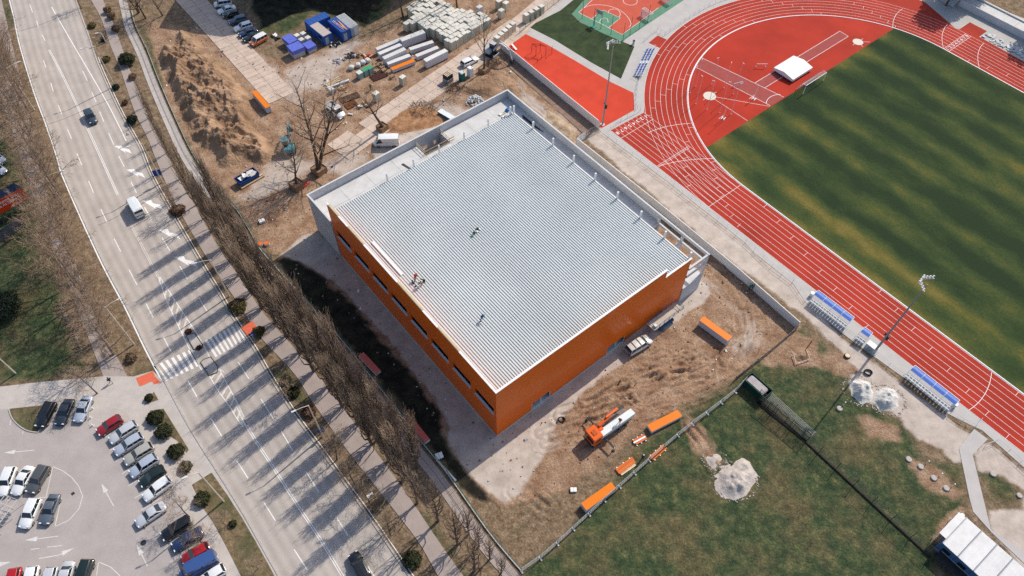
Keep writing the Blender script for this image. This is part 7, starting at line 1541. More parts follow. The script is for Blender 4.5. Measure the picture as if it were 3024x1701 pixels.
# dugouts
BCAN = pm('blue_canopy', (.11, .20, .55), .06, .8, .35); SEATW = pm('white_seat', (.74, .75, .75), .05, 2, .5)
CLEAR = pm('clear_back_panel', (.55, .60, .65), .05, 1, .1); CLEAR.node_tree.nodes['Principled BSDF'].inputs['Alpha'].default_value = .16
def dugout(label, a_px, b_px, n, npan):
    """a_px..b_px: back foot line of the shelter seen on the ground"""
    a, b = W('c10', *a_px), W('c10', *b_px); ctr = (a + b) / 2; L_ = (b - a).length; yaw = math.atan2(b.y - a.y, b.x - a.x)
    t = thing('dugout', label, 'dugout', ctr, yaw, 'team dugouts'); w = 1.5
    nrm = 1.0
    prof = [(0, 0), (0, 1.0), (.12, 1.6), (.45, 2.05), (1.0, 2.25), (1.65, 2.28)]
    for k in range(npan):
        x0 = -L_ / 2 + L_ * k / npan + .02; x1 = x0 + L_ / npan - .04
        mb = MB(); vs = [(x0, y, z) for y, z in prof[3:]] + [(x1, y, z) for y, z in prof[3:]]; m2 = 3; mb.add(vs, [(i, i + 1, m2 + i + 1, m2 + i) for i in range(m2 - 1)]); mb.build('canopy_panel', BCAN, t)
        mb = MB(); vs = [(x0, y, z) for y, z in prof[:4]] + [(x1, y, z) for y, z in prof[:4]]; m2 = 4; mb.add(vs, [(i, i + 1, m2 + i + 1, m2 + i) for i in range(m2 - 1)]); mb.build('back_panel', CLEAR, t)
    for k in range(npan + 1):
        x = -L_ / 2 + L_ * k / npan; MB().tube([(x, y, z + .02) for y, z in prof], .035, 5).build('frame_rib', WHITE, t)
    MB().bar((-L_ / 2, 1.65, 2.28), (L_ / 2, 1.65, 2.28), .08, .12).build('front_rail', WHITE, t); MB().bar((-L_ / 2, .08, 1.55), (L_ / 2, .08, 1.55), .06, .06).build('back_rail', WHITE, t)
    MB().box((0, .7, .06), (L_, 1.3, .1)).build('floor_plate', CONC, t)
    sm_ = MB(); sm_.bbox((0, 0, .02), (.42, .42, .06), .015); sm_.bbox((0, -.2, .25), (.42, .06, .42), .015); sme = sm_.mesh('seat', SEATW)
    for k in range(n): o = link('seat', sme, t); o.location = (-L_ / 2 + L_ * (k + .5) / n, .55, .48)
    MB().bar((-L_ / 2, .55, .42), (L_ / 2, .55, .42), .06).build('seat_rail', GALV, t)
    return t
dugout('long dugout with blue canopy nearest the panel wall end', (395, 465), (650, 660), 14, 4); dugout('short blue dugout between the two long ones', (722, 730), (780, 772), 3, 1); dugout('long dugout with blue canopy nearest the lower footpath', (1072, 1000), (1385, 1250), 14, 4)
for i, (x, y) in enumerate([(415, 420), (1428, 1208)]):
    p = W('c10', x, y); t = thing('bin', ['pale round bin at the upper end of the first dugout', 'pale round bin at the lower end of the last dugout'][i], 'bin', p); MB().tube([(0, 0, 0), (0, 0, .08), (0, 0, .9)], [.3, .34, .36], 14).build('drum', GALV, t); MB().cyl((0, 0, .9), .38, .05, 14).build('rim', WHITE, t)
p = W('c10', 845, 790, .5); t = thing('storage_cabinet', 'pale grey cabinet beside the floodlight mast', 'cabinet', (p.x, p.y, 0), SYAW); MB().bbox((0, 0, .6), (1.0, 2.0, 1.2), .03).build('cabinet_body', pm('cabinet_grey', (.48, .50, .50), .05, 1, .5), t); MB().box((0, 0, 1.23), (1.06, 2.06, .06)).build('lid', TRIM, t); MB().box((-.52, 0, .6), (.03, .9, 1.0)).build('door', CGREY, t)
# rail fence round the track
def rail_fence(label, P, h=1.1, sp=2.4, mat=GALV, r=.03, mid=True, group=None, closed=False):
    P = resample(P, sp); c = P[0]; t = thing('rail_fence', label, 'fence', (c.x, c.y, 0), 0, group); loc = [p - c for p in P]
    for p in loc: MB().tube([(p.x, p.y, 0), (p.x, p.y, h)], r, 6).build('post', mat, t)
    for i in range(len(loc) - 1):
        a, b = loc[i], loc[i + 1]
        for z in ((h, h * .52) if mid else (h,)): MB().tube([(a.x, a.y, z), (b.x, b.y, z)], r * .9, 5).build('rail', mat, t)
    return t
rail_fence('tubular railing along the sandy path beside the track straight', [Vector((p.x, p.y, 0)) for p in WL('c8', [(755, 245), (1300, 655), (1932, 1145)]) + WL('c10', [(130, 215), (280, 325)])])
rail_fence('tubular railing funnel beside the upper long dugout', [Vector((p.x, p.y, 0)) for p in WL('c10', [(280, 325), (375, 455)])]); rail_fence('tubular railing between the short dugout and the lower long dugout', [Vector((p.x, p.y, 0)) for p in WL('c10', [(870, 845), (1060, 1000)])]); rail_fence('short tubular railing between the upper dugout and the short one', [Vector((p.x, p.y, 0)) for p in WL('c10', [(655, 675), (715, 725)])])
rail_fence('tubular railing below the lower long dugout ending at a stair', [Vector((p.x, p.y, 0)) for p in WL('c10', [(1400, 1265), (1500, 1330), (1580, 1365), (1615, 1310)])]); rail_fence('tubular railing at the lower right beyond the footpath', [Vector((p.x, p.y, 0)) for p in WL('c11', [(1985, 335), (2050, 290), (2180, 400), (2330, 540), (2480, 680)])])
rail_fence('tubular railing along the chute end of the track', [Vector((p.x, p.y, 0)) for p in WL('c6', [(5, 1060), (100, 985), (250, 905)])], sp=1.8); rail_fence('tubular railing beside the start of the bend below the red pad', [Vector((p.x, p.y, 0)) for p in WL('c6', [(225, 890), (220, 800), (235, 690), (260, 600), (300, 500), (370, 395)])], sp=1.8)
rail_fence('tubular railing around the outside of the track bend', [Vector((p.x, p.y, 0)) for p in WL('c6', [(450, 290), (560, 215), (680, 130), (800, 55), (930, 0), (1060, -40)])], sp=2.0); rail_fence('tubular railing around the little red pad', [Vector((p.x, p.y, 0)) for p in WL('c6', [(285, 335), (390, 250), (450, 290)])], sp=1.4)
# bleachers
BSEAT = pm('blue_plastic_seat', (.06, .14, .50), .08, 2, .45)
def bleacher(label, c, p0, p1, rows, cols, dep=.72, rise=.25, side=1):
    a, b = W(c, *p0), W(c, *p1); L_ = (b - a).length; yaw = math.atan2(b.y - a.y, b.x - a.x); t = thing('bleacher', label, 'bleacher', a, yaw)
    sm_ = MB(); sm_.bbox((0, 0, .02), (.42, .4, .06), .015); sm_.bbox((0, -side * .2, .2), (.42, .06, .36), .015); sme = sm_.mesh('seat', BSEAT)
    for r_ in range(rows):
        y = -side * (r_ + .5) * dep; z = .35 + r_ * rise
        MB().box((L_ / 2, y, z - .2), (L_, dep * .9, .05)).build('step_plate', GALV, t)
        for x in (.2, L_ * .35, L_ * .65, L_ - .2): MB().box((x, y, (z - .2) / 2), (.06, .06, z - .2)).build('leg', GALV, t)
        for k in range(cols):
            if k == cols // 2 and r_ < rows: continue
            o = link('seat', sme, t); o.location = (L_ * (k + .5) / cols, y, z)
    for x in (0, L_): MB().tube([(x, 0, .3), (x, -side * rows * dep, .3 + rows * rise), (x, -side * rows * dep, 1.0 + rows * rise), (x, 0, 1.1)], .03, 5).build('end_rail', WHITE, t)
    return t
bleacher('blue seated small bleacher beside the dark green lawn', 'c6', (190, 620), (300, 400), 3, 11)
bleacher('blue seated bleacher on the concrete terrace at the top right', 't6', (1590, 290), (1960, 480), 3, 16, side=-1)
# concrete terrace wall at the top right
t = thing('terrace_wall', 'shaded concrete terrace beyond the finishing straight', 'terrace', ST(55.6, 4.0), SYAW)
MB().box((1.9, -30, .55), (3.8, 68, 1.2)).build('terrace_block', CONC, t); MB().box((-.13, -30, .8), (.25, 68, 1.75)).build('retaining_wall', WALLC, t)
for k in range(12): MB().box((2.0, 3.4 - k * 3.0, 1.17), (3.4, 2.94, .08)).build('slab_panel', SLABC, t)
MB().box((4.3, -30, .75), (.5, 68, 1.5)).build('rear_kerb', CONC, t)
for k in range(6): MB().box((-.3 - .32 * k, 6.5, 1.25 - k * .2), (.34, 4.2, .18)).build('step', WALLC, t)
t = thing('rubble_strip', 'strip of white broken slabs beside the finishing straight', 'rubble', ST(49.5, -7), SYAW)
for k in range(90): MB().box((rng.uniform(-1.4, 1.4), rng.uniform(-8, 4), rng.uniform(.06, .22)), (rng.uniform(.3, .9), rng.uniform(.3, .9), rng.uniform(.08, .2)), rng.uniform(0, 3)).build('slab_piece', STN, t)
# ball court fence, hoops, goals
GPO = pm('green_fence_post', (.02, .10, .07), .1, 2, .5)
for i, (c, x, y) in enumerate([('c3', 1495, 130), ('c3', 1575, 185), ('c3', 1628, 205), ('c3', 1700, 245), ('c3', 1785, 290), ('c3', 1835, 250), ('c3', 1900, 210), ('c3', 1960, 165)]):
    p = W(c, x, y); t = thing('court_post', 'tall green post of the ball court fence, ' + ['leftmost', 'second', 'third', 'fourth', 'at the near corner', 'first along the right side', 'second along the right side', 'third along the right side'][i], 'post', p, 0, 'ball court fence posts'); MB().tube([(0, 0, 0), (0, 0, 5.0)], .05, 8).build('pole', GPO, t); MB().cyl((0, 0, 0), .14, .05, 8).build('base_plate', GPO, t); MB().cyl((0, 0, 5.0), .06, .05, 8).build('cap', GPO, t)
p = W('c3', 1580, 190); t = thing('basketball_hoop', 'green basketball stand with backboard over the court', 'basketball hoop', p, SYAW + R(90)); d_ = (W('c3', 1640, 150) - p)
t.rotation_euler = (0, 0, math.atan2(d_.y, d_.x)); MB().tube([(0, 0, 0), (0, 0, 2.7), (1.4, 0, 3.2)], .09, 8).build('pole', pm('hoop_green', (.08, .27, .24), .1, 2, .5), t); MB().box((1.5, 0, 3.4), (.06, 1.8, 1.05)).build('backboard', pm('board_teal', (.25, .42, .42), .1, 2, .4), t)
MB().tube([(1.75 + .23 * math.cos(k * .5236), .23 * math.sin(k * .5236), 3.05) for k in range(13)], .015, 5).build('rim', OSH, t); MB().bbox((-.3, 0, .1), (1.0, 1.2, .2), .03).build('weight_base', pm('hoop_green', (.08, .27, .24)), t)
for i, (x, y) in enumerate([(310, 140), (480, 10)]):
    p = W('c6', x, y); t = thing('small_goal', ['white netted small goal beside the ball court, nearer', 'white netted small goal beside the ball court, farther'][i], 'goal', p, SYAW + R(90)); NETW = pm('white_netting', (.60, .60, .60), .1, 6, .8)
    for s in (1, -1): MB().tube([(s * 1.5, 0, 0), (s * 1.5, 0, 2.0), (s * 1.5, .8, 1.9), (s * 1.5, 1.2, 0)], .05, 6).build('side_frame', WHITE, t)
    MB().tube([(-1.5, 0, 2.0), (1.5, 0, 2.0)], .05, 6).build('crossbar', WHITE, t); mb = MB()
    for k in range(24): x_ = -1.5 + k * .13; mb.bar((x_, 0, 2.0), (x_, .8, 1.9), .03); mb.bar((x_, .8, 1.9), (x_, 1.2, 0), .03)
    for k in range(12): mb.bar((-1.5, .8 + .036 * k, 1.9 - .172 * k), (1.5, .8 + .036 * k, 1.9 - .172 * k), .03)
    o = mb.build('net', NETW, t); o['kind'] = 'stuff'
# exercise bars on the red ground
REDM = pm('dark_red_steel', (.22, .02, .015), .1, 2, .5); p0 = W('c3', 1135, 375); q0 = W('c3', 1235, 395); r0 = W('c3', 1205, 320)
t = thing('exercise_frame', 'dark red climbing frame with bars on the exercise ground', 'exercise frame', p0, 0); pts = [Vector((0, 0, 0)), q0 - p0, W('c3', 1195, 375) - p0, W('c3', 1165, 400) - p0, W('c3', 1205, 420) - p0, W('c3', 1175, 445) - p0]
for k, v in enumerate(pts): MB().tube([(v.x, v.y, 0), (v.x, v.y, 2.5 if k < 4 else 1.3)], .05, 6).build('post', REDM, t)
for a, b in ((0, 1), (1, 2), (2, 0), (0, 3), (3, 2)): MB().tube([(pts[a].x, pts[a].y, 2.45), (pts[b].x, pts[b].y, 2.45)], .04, 5).build('bar', REDM, t)
for k in range(7): a = pts[0].lerp(pts[1], (k + .5) / 7); b = pts[3].lerp(pts[2], (k + .5) / 7); MB().tube([(a.x, a.y, 2.4), (b.x, b.y, 2.4)], .03, 5).build('rung', REDM, t)
p = W('c3', 1010, 345); t = thing('incline_bench', 'white sloping exercise board at the corner of the exercise ground', 'bench', p, R(-50)); MB().box((0, 0, .45), (1.9, .45, .07), 0, Matrix.Rotation(R(18), 3, 'Y')).build('board', FOAM, t)
for x, h in ((-.8, .72), (.8, .2)): MB().box((x, 0, h / 2), (.08, .5, h)).build('leg', REDM, t)
for c, x, y, lab in [('c6', 195, 360, 'grey bin beside the small bleacher'), ('c3', 1278, 385, 'thin red post on the exercise ground')]:
    p = W(c, x, y); t = thing('bin' if 'bin' in lab else 'signpost', lab, 'bin' if 'bin' in lab else 'post', p)
    if 'bin' in lab: MB().tube([(0, 0, 0), (0, 0, 1.0)], [.28, .3], 12).build('drum', GALV, t); MB().cyl((0, 0, 1.0), .32, .05, 12).build('lid', DARKM, t)
    else: MB().tube([(0, 0, 0), (0, 0, 2.2)], .05, 6).build('pole', REDM, t); MB().box((0, 0, 2.0), (.04, .4, .3)).build('plate', REDM, t)

# ================================================================== WALLS AND FENCES
PANW = pm('precast_wall_panel', (.70, .69, .67), .06, .8, .85, fine=.04, rand=.03); PANP = pm('pinkish_wall_panel', (.74, .66, .64), .06, .8, .85, rand=.03)
def panel_wall(label, P, h, seg, mat, th=.14):
    P = resample(P, seg); c = P[0]; t = thing('panel_wall', label, 'wall', (c.x, c.y, 0)); L2 = [p - c for p in P]
    for i in range(len(L2) - 1):
        a, b = L2[i], L2[i + 1]; d = (b - a).normalized() * .05
        MB().bar((a.x + d.x, a.y + d.y, h / 2 - .1), (b.x - d.x, b.y - d.y, h / 2 - .1), th, h + .2).build('wall_panel', mat, t)
    for p in L2: MB().box((p.x, p.y, h / 2), (.18, .2, h + .06), math.atan2(L2[1].y, L2[1].x)).build('post', mat, t)
    return t
panel_wall('long grey precast wall between the hall and the running track', WL('c8', [(555, 352), (1250, 905)]) + WL('c9', [(1440, 20), (1828, 362)]), 2.0, 3.6, PANW)
panel_wall('pinkish white panel wall along the exercise ground', WL('c3', [(915, 345), (1200, 580), (1610, 915)]), 2.1, 2.9, PANP)
panel_wall('short grey wall return at the mesh gate', WL('c8', [(555, 352), (625, 300)]), 2.0, 1.6, PANW)
MESHG = pm('grey_mesh', (.34, .35, .35), .1, 3, .6); MESHD = pm('dark_mesh_fence', (.045, .05, .048), .1, 3, .6); MESHGR = pm('green_mesh', (.03, .10, .075), .1, 3, .6)
def mesh_fence(label, P, h, sp, mat, wires=8, feet=False, vw=.5, kind='mesh_fence', postr=.03, rail=.04, base=False):
    P = resample(P, sp); c = P[0]; t = thing(kind, label, 'fence', (c.x, c.y, 0)); L2 = [p - c for p in P]
    for p in L2: MB().tube([(p.x, p.y, -.05), (p.x, p.y, h)], postr, 6).build('post', mat, t)
    for i in range(len(L2) - 1):
        a, b = L2[i], L2[i + 1]; pn = link('panel', MB().bar((a.x, a.y, h - .03), (b.x, b.y, h - .03), rail, rail).mesh('panel_rail', mat), t); mb = MB(); L_ = (b - a).length
        for k in range(wires): z = .1 + (h - .15) * k / wires; mb.bar((a.x, a.y, z), (b.x, b.y, z), .014)
        n = max(2, int(L_ / vw))
        for k in range(1, n): q = a.lerp(b, k / n); mb.bar((q.x, q.y, .08), (q.x, q.y, h - .04), .012)
        w = mb.build('wire_mesh', mat, pn); w['kind'] = 'stuff'
        if base: MB().bar((a.x, a.y, .1), (b.x, b.y, .1), .12 if base is True else .3, .24).build('base_board', CONC if base is True else base, t)
    if feet:
        for p in L2: d = Vector((-(L2[1].y), L2[1].x, 0)).normalized(); MB().bar((p.x - d.x * .35, p.y - d.y * .35, .07), (p.x + d.x * .35, p.y + d.y * .35, .07), .22, .14).build('foot_block', CONC, t)
    return t
mesh_fence('long green wire fence along the footpath and poplars', fence_S, 1.7, 2.6, MESHGR, 7, base=True)
mesh_fence('movable grey site fence running up the meadow from the bottom corner', WL('n', [(1540, 1688), (1610, 1640)]) + WL('c9', [(620, 1449), (910, 1190), (1120, 1010), (1300, 880), (1440, 770)]), 1.9, 3.4, MESHG, 10, feet=True, kind='site_fence', rail=.06, postr=.045)
mesh_fence('movable grey site fence from the skip to the meadow corner', WL('c9', [(1440, 770), (1500, 705)]), 1.9, 2.0, MESHG, 10, feet=True, kind='site_fence', rail=.06)
t = thing('board_fence', 'old timber board fence between the precast wall and the skip', 'fence', W('c9', 1828, 370), 0); P = resample([p - W('c9', 1828, 370) for p in WL('c9', [(1828, 370), (1690, 490), (1440, 690)])], 1.9); GRYW = pm('weathered_boards', (.26, .21, .175), .2, 2, .9, rand=.15)
for i in range(len(P) - 1):
    for z in (.3, .65, 1.0): MB().bar((P[i].x, P[i].y, z), (P[i + 1].x, P[i + 1].y, z), .05, .26).build('board', GRYW, t)
for p in P: MB().box((p.x, p.y, .65), (.1, .1, 1.3)).build('post', GRYW, t)
mesh_fence('tall dark mesh fence crossing the meadow to the clubhouse', WL('c9', [(1580, 800), (1900, 1090)]) + WL('c11', [(0, -60), (340, 200), (600, 440), (880, 700), (1180, 980), (1510, 1280)]), 2.6, 3.4, MESHD, 12, postr=.05, base=pm('dark_base_board', (.05, .042, .036), .2, 2, .9), vw=.35)
o = t
mesh_fence('grey mesh gate beside the precast wall corner', WL('c8', [(620, 300), (745, 240)]), 2.0, 2.4, MESHG, 10, kind='mesh_gate')
mesh_fence('green mesh fence at the top between pallets and lawn', WL('c3', [(1050, 240), (1140, 160), (1240, 80), (1330, 10), (1400, -50)]), 2.0, 2.4, MESHGR, 8)
# dark netting strip lying along the foot of the tall fence
t = thing('slat_strip', 'grey slatted netting laid flat beside the tall dark fence', 'netting', W('c10', 60, 1120), 0); a, b = W('c10', 60, 1120) - W('c10', 60, 1120), W('c10', 410, 1430) - W('c10', 60, 1120); n_ = Vector((-(b - a).y, (b - a).x, 0)).normalized()
for k in range(7): MB().bar(a + n_ * k * .26 + Vector((0, 0, .06)), b + n_ * k * .22 + Vector((0, 0, .06)), .06, .03).build('slat', pm('grey_slats', (.34, .36, .33), .1, 2, .7), t)
for k in range(5): q = a.lerp(b, k / 4); MB().bar(q + Vector((0, 0, .02)), q + n_ * 1.85 + Vector((0, 0, .02)), .08, .03).build('batten', DARKM, t)
# ================================================================== STREET FURNITURE, SIGNS, PEOPLE, SMALL THINGS
POLE = pm('cream_lamp_post', (.58, .50, .40), .08, 2, .5)
for c, b, tp, arm, lab in [('c1', (820, 615), (670, 330), (592, 350), 'street lamp on the right verge with the olive bush at its foot'), ('c1', (1160, 1300), (1010, 1022), (930, 1047), 'street lamp on the right verge carrying a blue arrow sign'), ('c4', (1635, 905), (1495, 648), (1400, 672), 'street lamp on the right verge above the zebra crossing'), ('c4', (955, 1248), (735, 970), (840, 935), 'street lamp left of the road just above the zebra crossing'),
                          ('c4', (460, 250), (330, 48), (435, 20), 'street lamp among the left trees near the billboard'), ('c1', (245, 785), (45, 487), (130, 450), 'street lamp among the left trees near the top'), ('c12', (370, 455), (272, 232), (175, 275), 'street lamp on the lower right verge with a blue sign'), ('c5', (1470, 960), (1285, 770), (1230, 800), 'street lamp on the car park verge'), ('c5', (105, 120), (0, 0), (-40, 20), 'street lamp with a teal foot on the left lawn'), ('c1', (755, 300), (722, 235), (700, 240), 'short pale post on the upper right verge')]:
    p = W(c, *b); h = height_at(p, c, *tp); h = max(2.5, min(h, 11.5)); t = thing('street_lamp', lab, 'street lamp', p, 0, 'street lamps')
    q = W(c, *arm, h) - p; q.z = 0
    if q.length > 3.2: q = q.normalized() * 3.2
    MB().tube([(0, 0, 0), (0, 0, 1.2), (0, 0, h)], [.15, .14, .09], 8).build('post', POLE, t); MB().tube([(0, 0, h - .05), (q.x * .5, q.y * .5, h + .18), (q.x, q.y, h + .2)], .06, 6).build('arm', POLE, t)
    u = q.normalized(); MB().bbox((q.x + u.x * .25, q.y + u.y * .25, h + .2), (.75, .26, .13), .04, math.atan2(u.y, u.x)).build('lamp_head', LAMP, t); MB().cyl((0, 0, 0), .16, .25, 10).build('base', pm('teal_base', (.05, .22, .22)) if 'teal' in lab else POLE, t)
SBLUE = pm('sign_blue', (.01, .06, .28), .05, 2, .4)
cam_dir = lambda p: math.atan2(-p.y, -p.x)
def sign(label, c, px_, kind, h=2.4, size=.7, facing=None):
    p = W(c, *px_); t = thing('road_sign', label, 'sign', p, facing if facing is not None else R(-68)); MB().tube([(0, 0, 0), (0, 0, h + size)], .035, 6).build('pole', GALV, t)
    if kind == 'square':
        pl = MB().box((.05, 0, h + size / 2), (.03, size, size)).build('plate', SBLUE, t); mb = MB(); z = h + size / 2; x = .072
        mb.add([(x, -.04, z - .26), (x, .04, z - .26), (x, .04, z + .05), (x, -.04, z + .05)], [(0, 1, 2, 3)]); mb.add([(x, .04, z + .05), (x, .22, z + .05), (x, .22, z + .13), (x, -.04, z + .13), (x, -.04, z + .05)], [(0, 1, 2, 3, 4)]); mb.build('white_arrow', WHITE, pl)
    elif kind == 'round':
        mb = MB(); mb.tube([(.03, 0, h + size / 2), (.06, 0, h + size / 2)], size / 2, 20); pl = mb.build('plate', SBLUE, t); z = h + size / 2; mb = MB(); mb.add([(.072, -.2, z + .16), (.072, -.12, z + .22), (.072, .18, z - .08), (.072, .1, z - .16)], [(0, 1, 2, 3)]); mb.add([(.073, .24, z - .22), (.073, .22, z + .02), (.073, 0, z - .2)], [(0, 1, 2)]); mb.build('white_arrow', WHITE, pl)
    elif kind == 'crossing':
        pl = MB().box((.05, 0, h + size / 2), (.03, size, size)).build('plate', SBLUE, t); z = h + size / 2; mb = MB(); mb.add([(.072, -.26, z - .22), (.072, .26, z - .22), (.072, 0, z + .24)], [(0, 1, 2)]); pl2 = mb.build('white_triangle', WHITE, pl); mb = MB(); mb.box((.08, 0, z - .05), (.01, .06, .22)); mb.build('figure', DARKM, pl)
    elif kind == 'warning':
        z = h; s = size; mb = MB(); mb.add([(.05, -s / 2, z), (.05, s / 2, z), (.05, 0, z + s * .87), (.03, -s / 2, z), (.03, s / 2, z), (.03, 0, z + s * .87)], [(0, 1, 2), (5, 4, 3), (0, 3, 4, 1), (1, 4, 5, 2), (2, 5, 3, 0)]); pl = mb.build('plate', pm('sign_red', (.5, .03, .03), .05, 2, .4), t); mb = MB(); mb.add([(.055, -s * .3, z + .1), (.055, s * .3, z + .1), (.055, 0, z + s * .64)], [(0, 1, 2)]); mb.build('white_face', WHITE, pl)
    return t
sign('blue square sign with white arrow on the verge near the merging arrows', 'c1', (1155, 1300), 'square', 2.0, 1.5); sign('blue square sign with white arrow on the lower right verge', 'c12', (375, 455), 'square', 1.6, 1.1); sign('blue square crossing sign at the right end of the zebra', 'c4', (1822, 1232), 'crossing', 2.0, .95); sign('round blue arrow sign on the lower traffic island', 'c5', (1375, 100), 'round', .9, .6); sign('triangular warning sign leaning over the right kerb', 'c1', (938, 1015), 'warning', 2.0, .8)
# billboards
def billboard(label, c, right_b, h0, h1, w, yaw, face, blue_back=True):
    p = W(c, *right_b); t = thing('billboard', label, 'billboard', p, yaw)
    MB().box((-w / 2, .12, (h0 + h1) / 2), (w, .2, h1 - h0)).build('panel_frame', pm('dark_blue_frame', (.012, .022, .05), .1, 2, .5), t); f = MB().box((-w / 2, 0, (h0 + h1) / 2), (w - .12, .04, h1 - h0 - .12)).build('poster', face, t)
    for x in (-w * .22, -w * .78): MB().box((x, .3, h1 / 2), (.25, .25, h1)).build('post', DARKM, t)
    MB().box((-w / 2, .32, h1 + .02), (w, .5, .05)).build('top_plate', pm('dark_blue_frame', (.012, .022, .05)), t); return t, f
PRED2 = pm('poster_red', (.72, .065, .015), .05, .6, .5)
bb0 = W('e8', 210, 160, 2.6); bbl = W('e8', 0, 275, 2.6); d_ = bb0 - bbl; yaw_b = math.atan2(d_.y, d_.x)
t = thing('billboard', 'large red billboard with white lettering at the left edge', 'billboard', (bb0.x, bb0.y, 0), yaw_b); BW, h0, h1 = 9.0, 2.6, 5.6
FRM = pm('dark_blue_frame', (.012, .022, .05), .1, 2, .5)
MB().box((-BW / 2, .2, (h0 + h1) / 2), (BW, .34, h1 - h0)).build('panel_frame', FRM, t); po = MB().box((-BW / 2, -.01, (h0 + h1) / 2), (BW - .08, .05, h1 - h0 - .08)).build('poster', PRED2, t)
MB().add([(-BW, .38, h0), (0, .38, h0), (-.4, 2.2, h0), (-BW, 2.2, h0), (-BW, .38, h1), (0, .38, h1), (-.4, 2.2, h1), (-BW, 2.2, h1)], [(0, 1, 5, 4), (1, 2, 6, 5), (2, 3, 7, 6), (4, 5, 6, 7), (3, 0, 4, 7)]).build('rear_panel', FRM, t)
for x in (-2.4, -6.6): MB().cyl((x, .9, 0), .28, h0, 12).build('post', DARKM, t)
def sign_text(txt, x, z, size, par, y=-.045, mat=WHITE, al='RIGHT'):
    cu = bpy.data.curves.new('lettering', 'FONT'); cu.body = txt; cu.size = size; cu.align_x = al; cu.align_y = 'CENTER'; cu.offset = size * .018; cu.materials.append(mat); o = link('lettering', text_mesh(cu), par); o.location = (x, y, z); o.rotation_euler = (R(90), 0, 0); return o
sign_text('Vyhraj jedlo', -1.0, 4.85, .78, po); sign_text('na na celý rok!', -.75, 4.15, .78, po); sign_text('s Bistro.sk', -.9, 3.62, .26, po); sign_text('Bistro.sk', -.5, 3.05, .52, po)
MB().add([(-3.25, -.045, 2.8), (-2.8, -.045, 2.8), (-2.8, -.045, 3.15), (-3.025, -.045, 3.35), (-3.25, -.045, 3.15)], [(0, 1, 2, 3, 4)]).build('house_logo', WHITE, po)
p = W('e8', 210, 375); t = thing('billboard', 'second weathered billboard with torn grey poster behind the red one', 'billboard', (p.x, p.y, 0), yaw_b + .15); GRY = pm('torn_poster', (.30, .30, .31), .5, 1.2, .7, col2=(.06, .06, .07))
MB().box((-3, .1, 2.2), (6.0, .2, 2.2)).build('panel_frame', FRM, t); MB().box((-3, -.02, 2.2), (5.8, .04, 2.0)).build('poster', GRY, t)
for x in (-1.2, -4.8): MB().box((x, .25, 1.1), (.2, .2, 2.2)).build('post', DARKM, t)
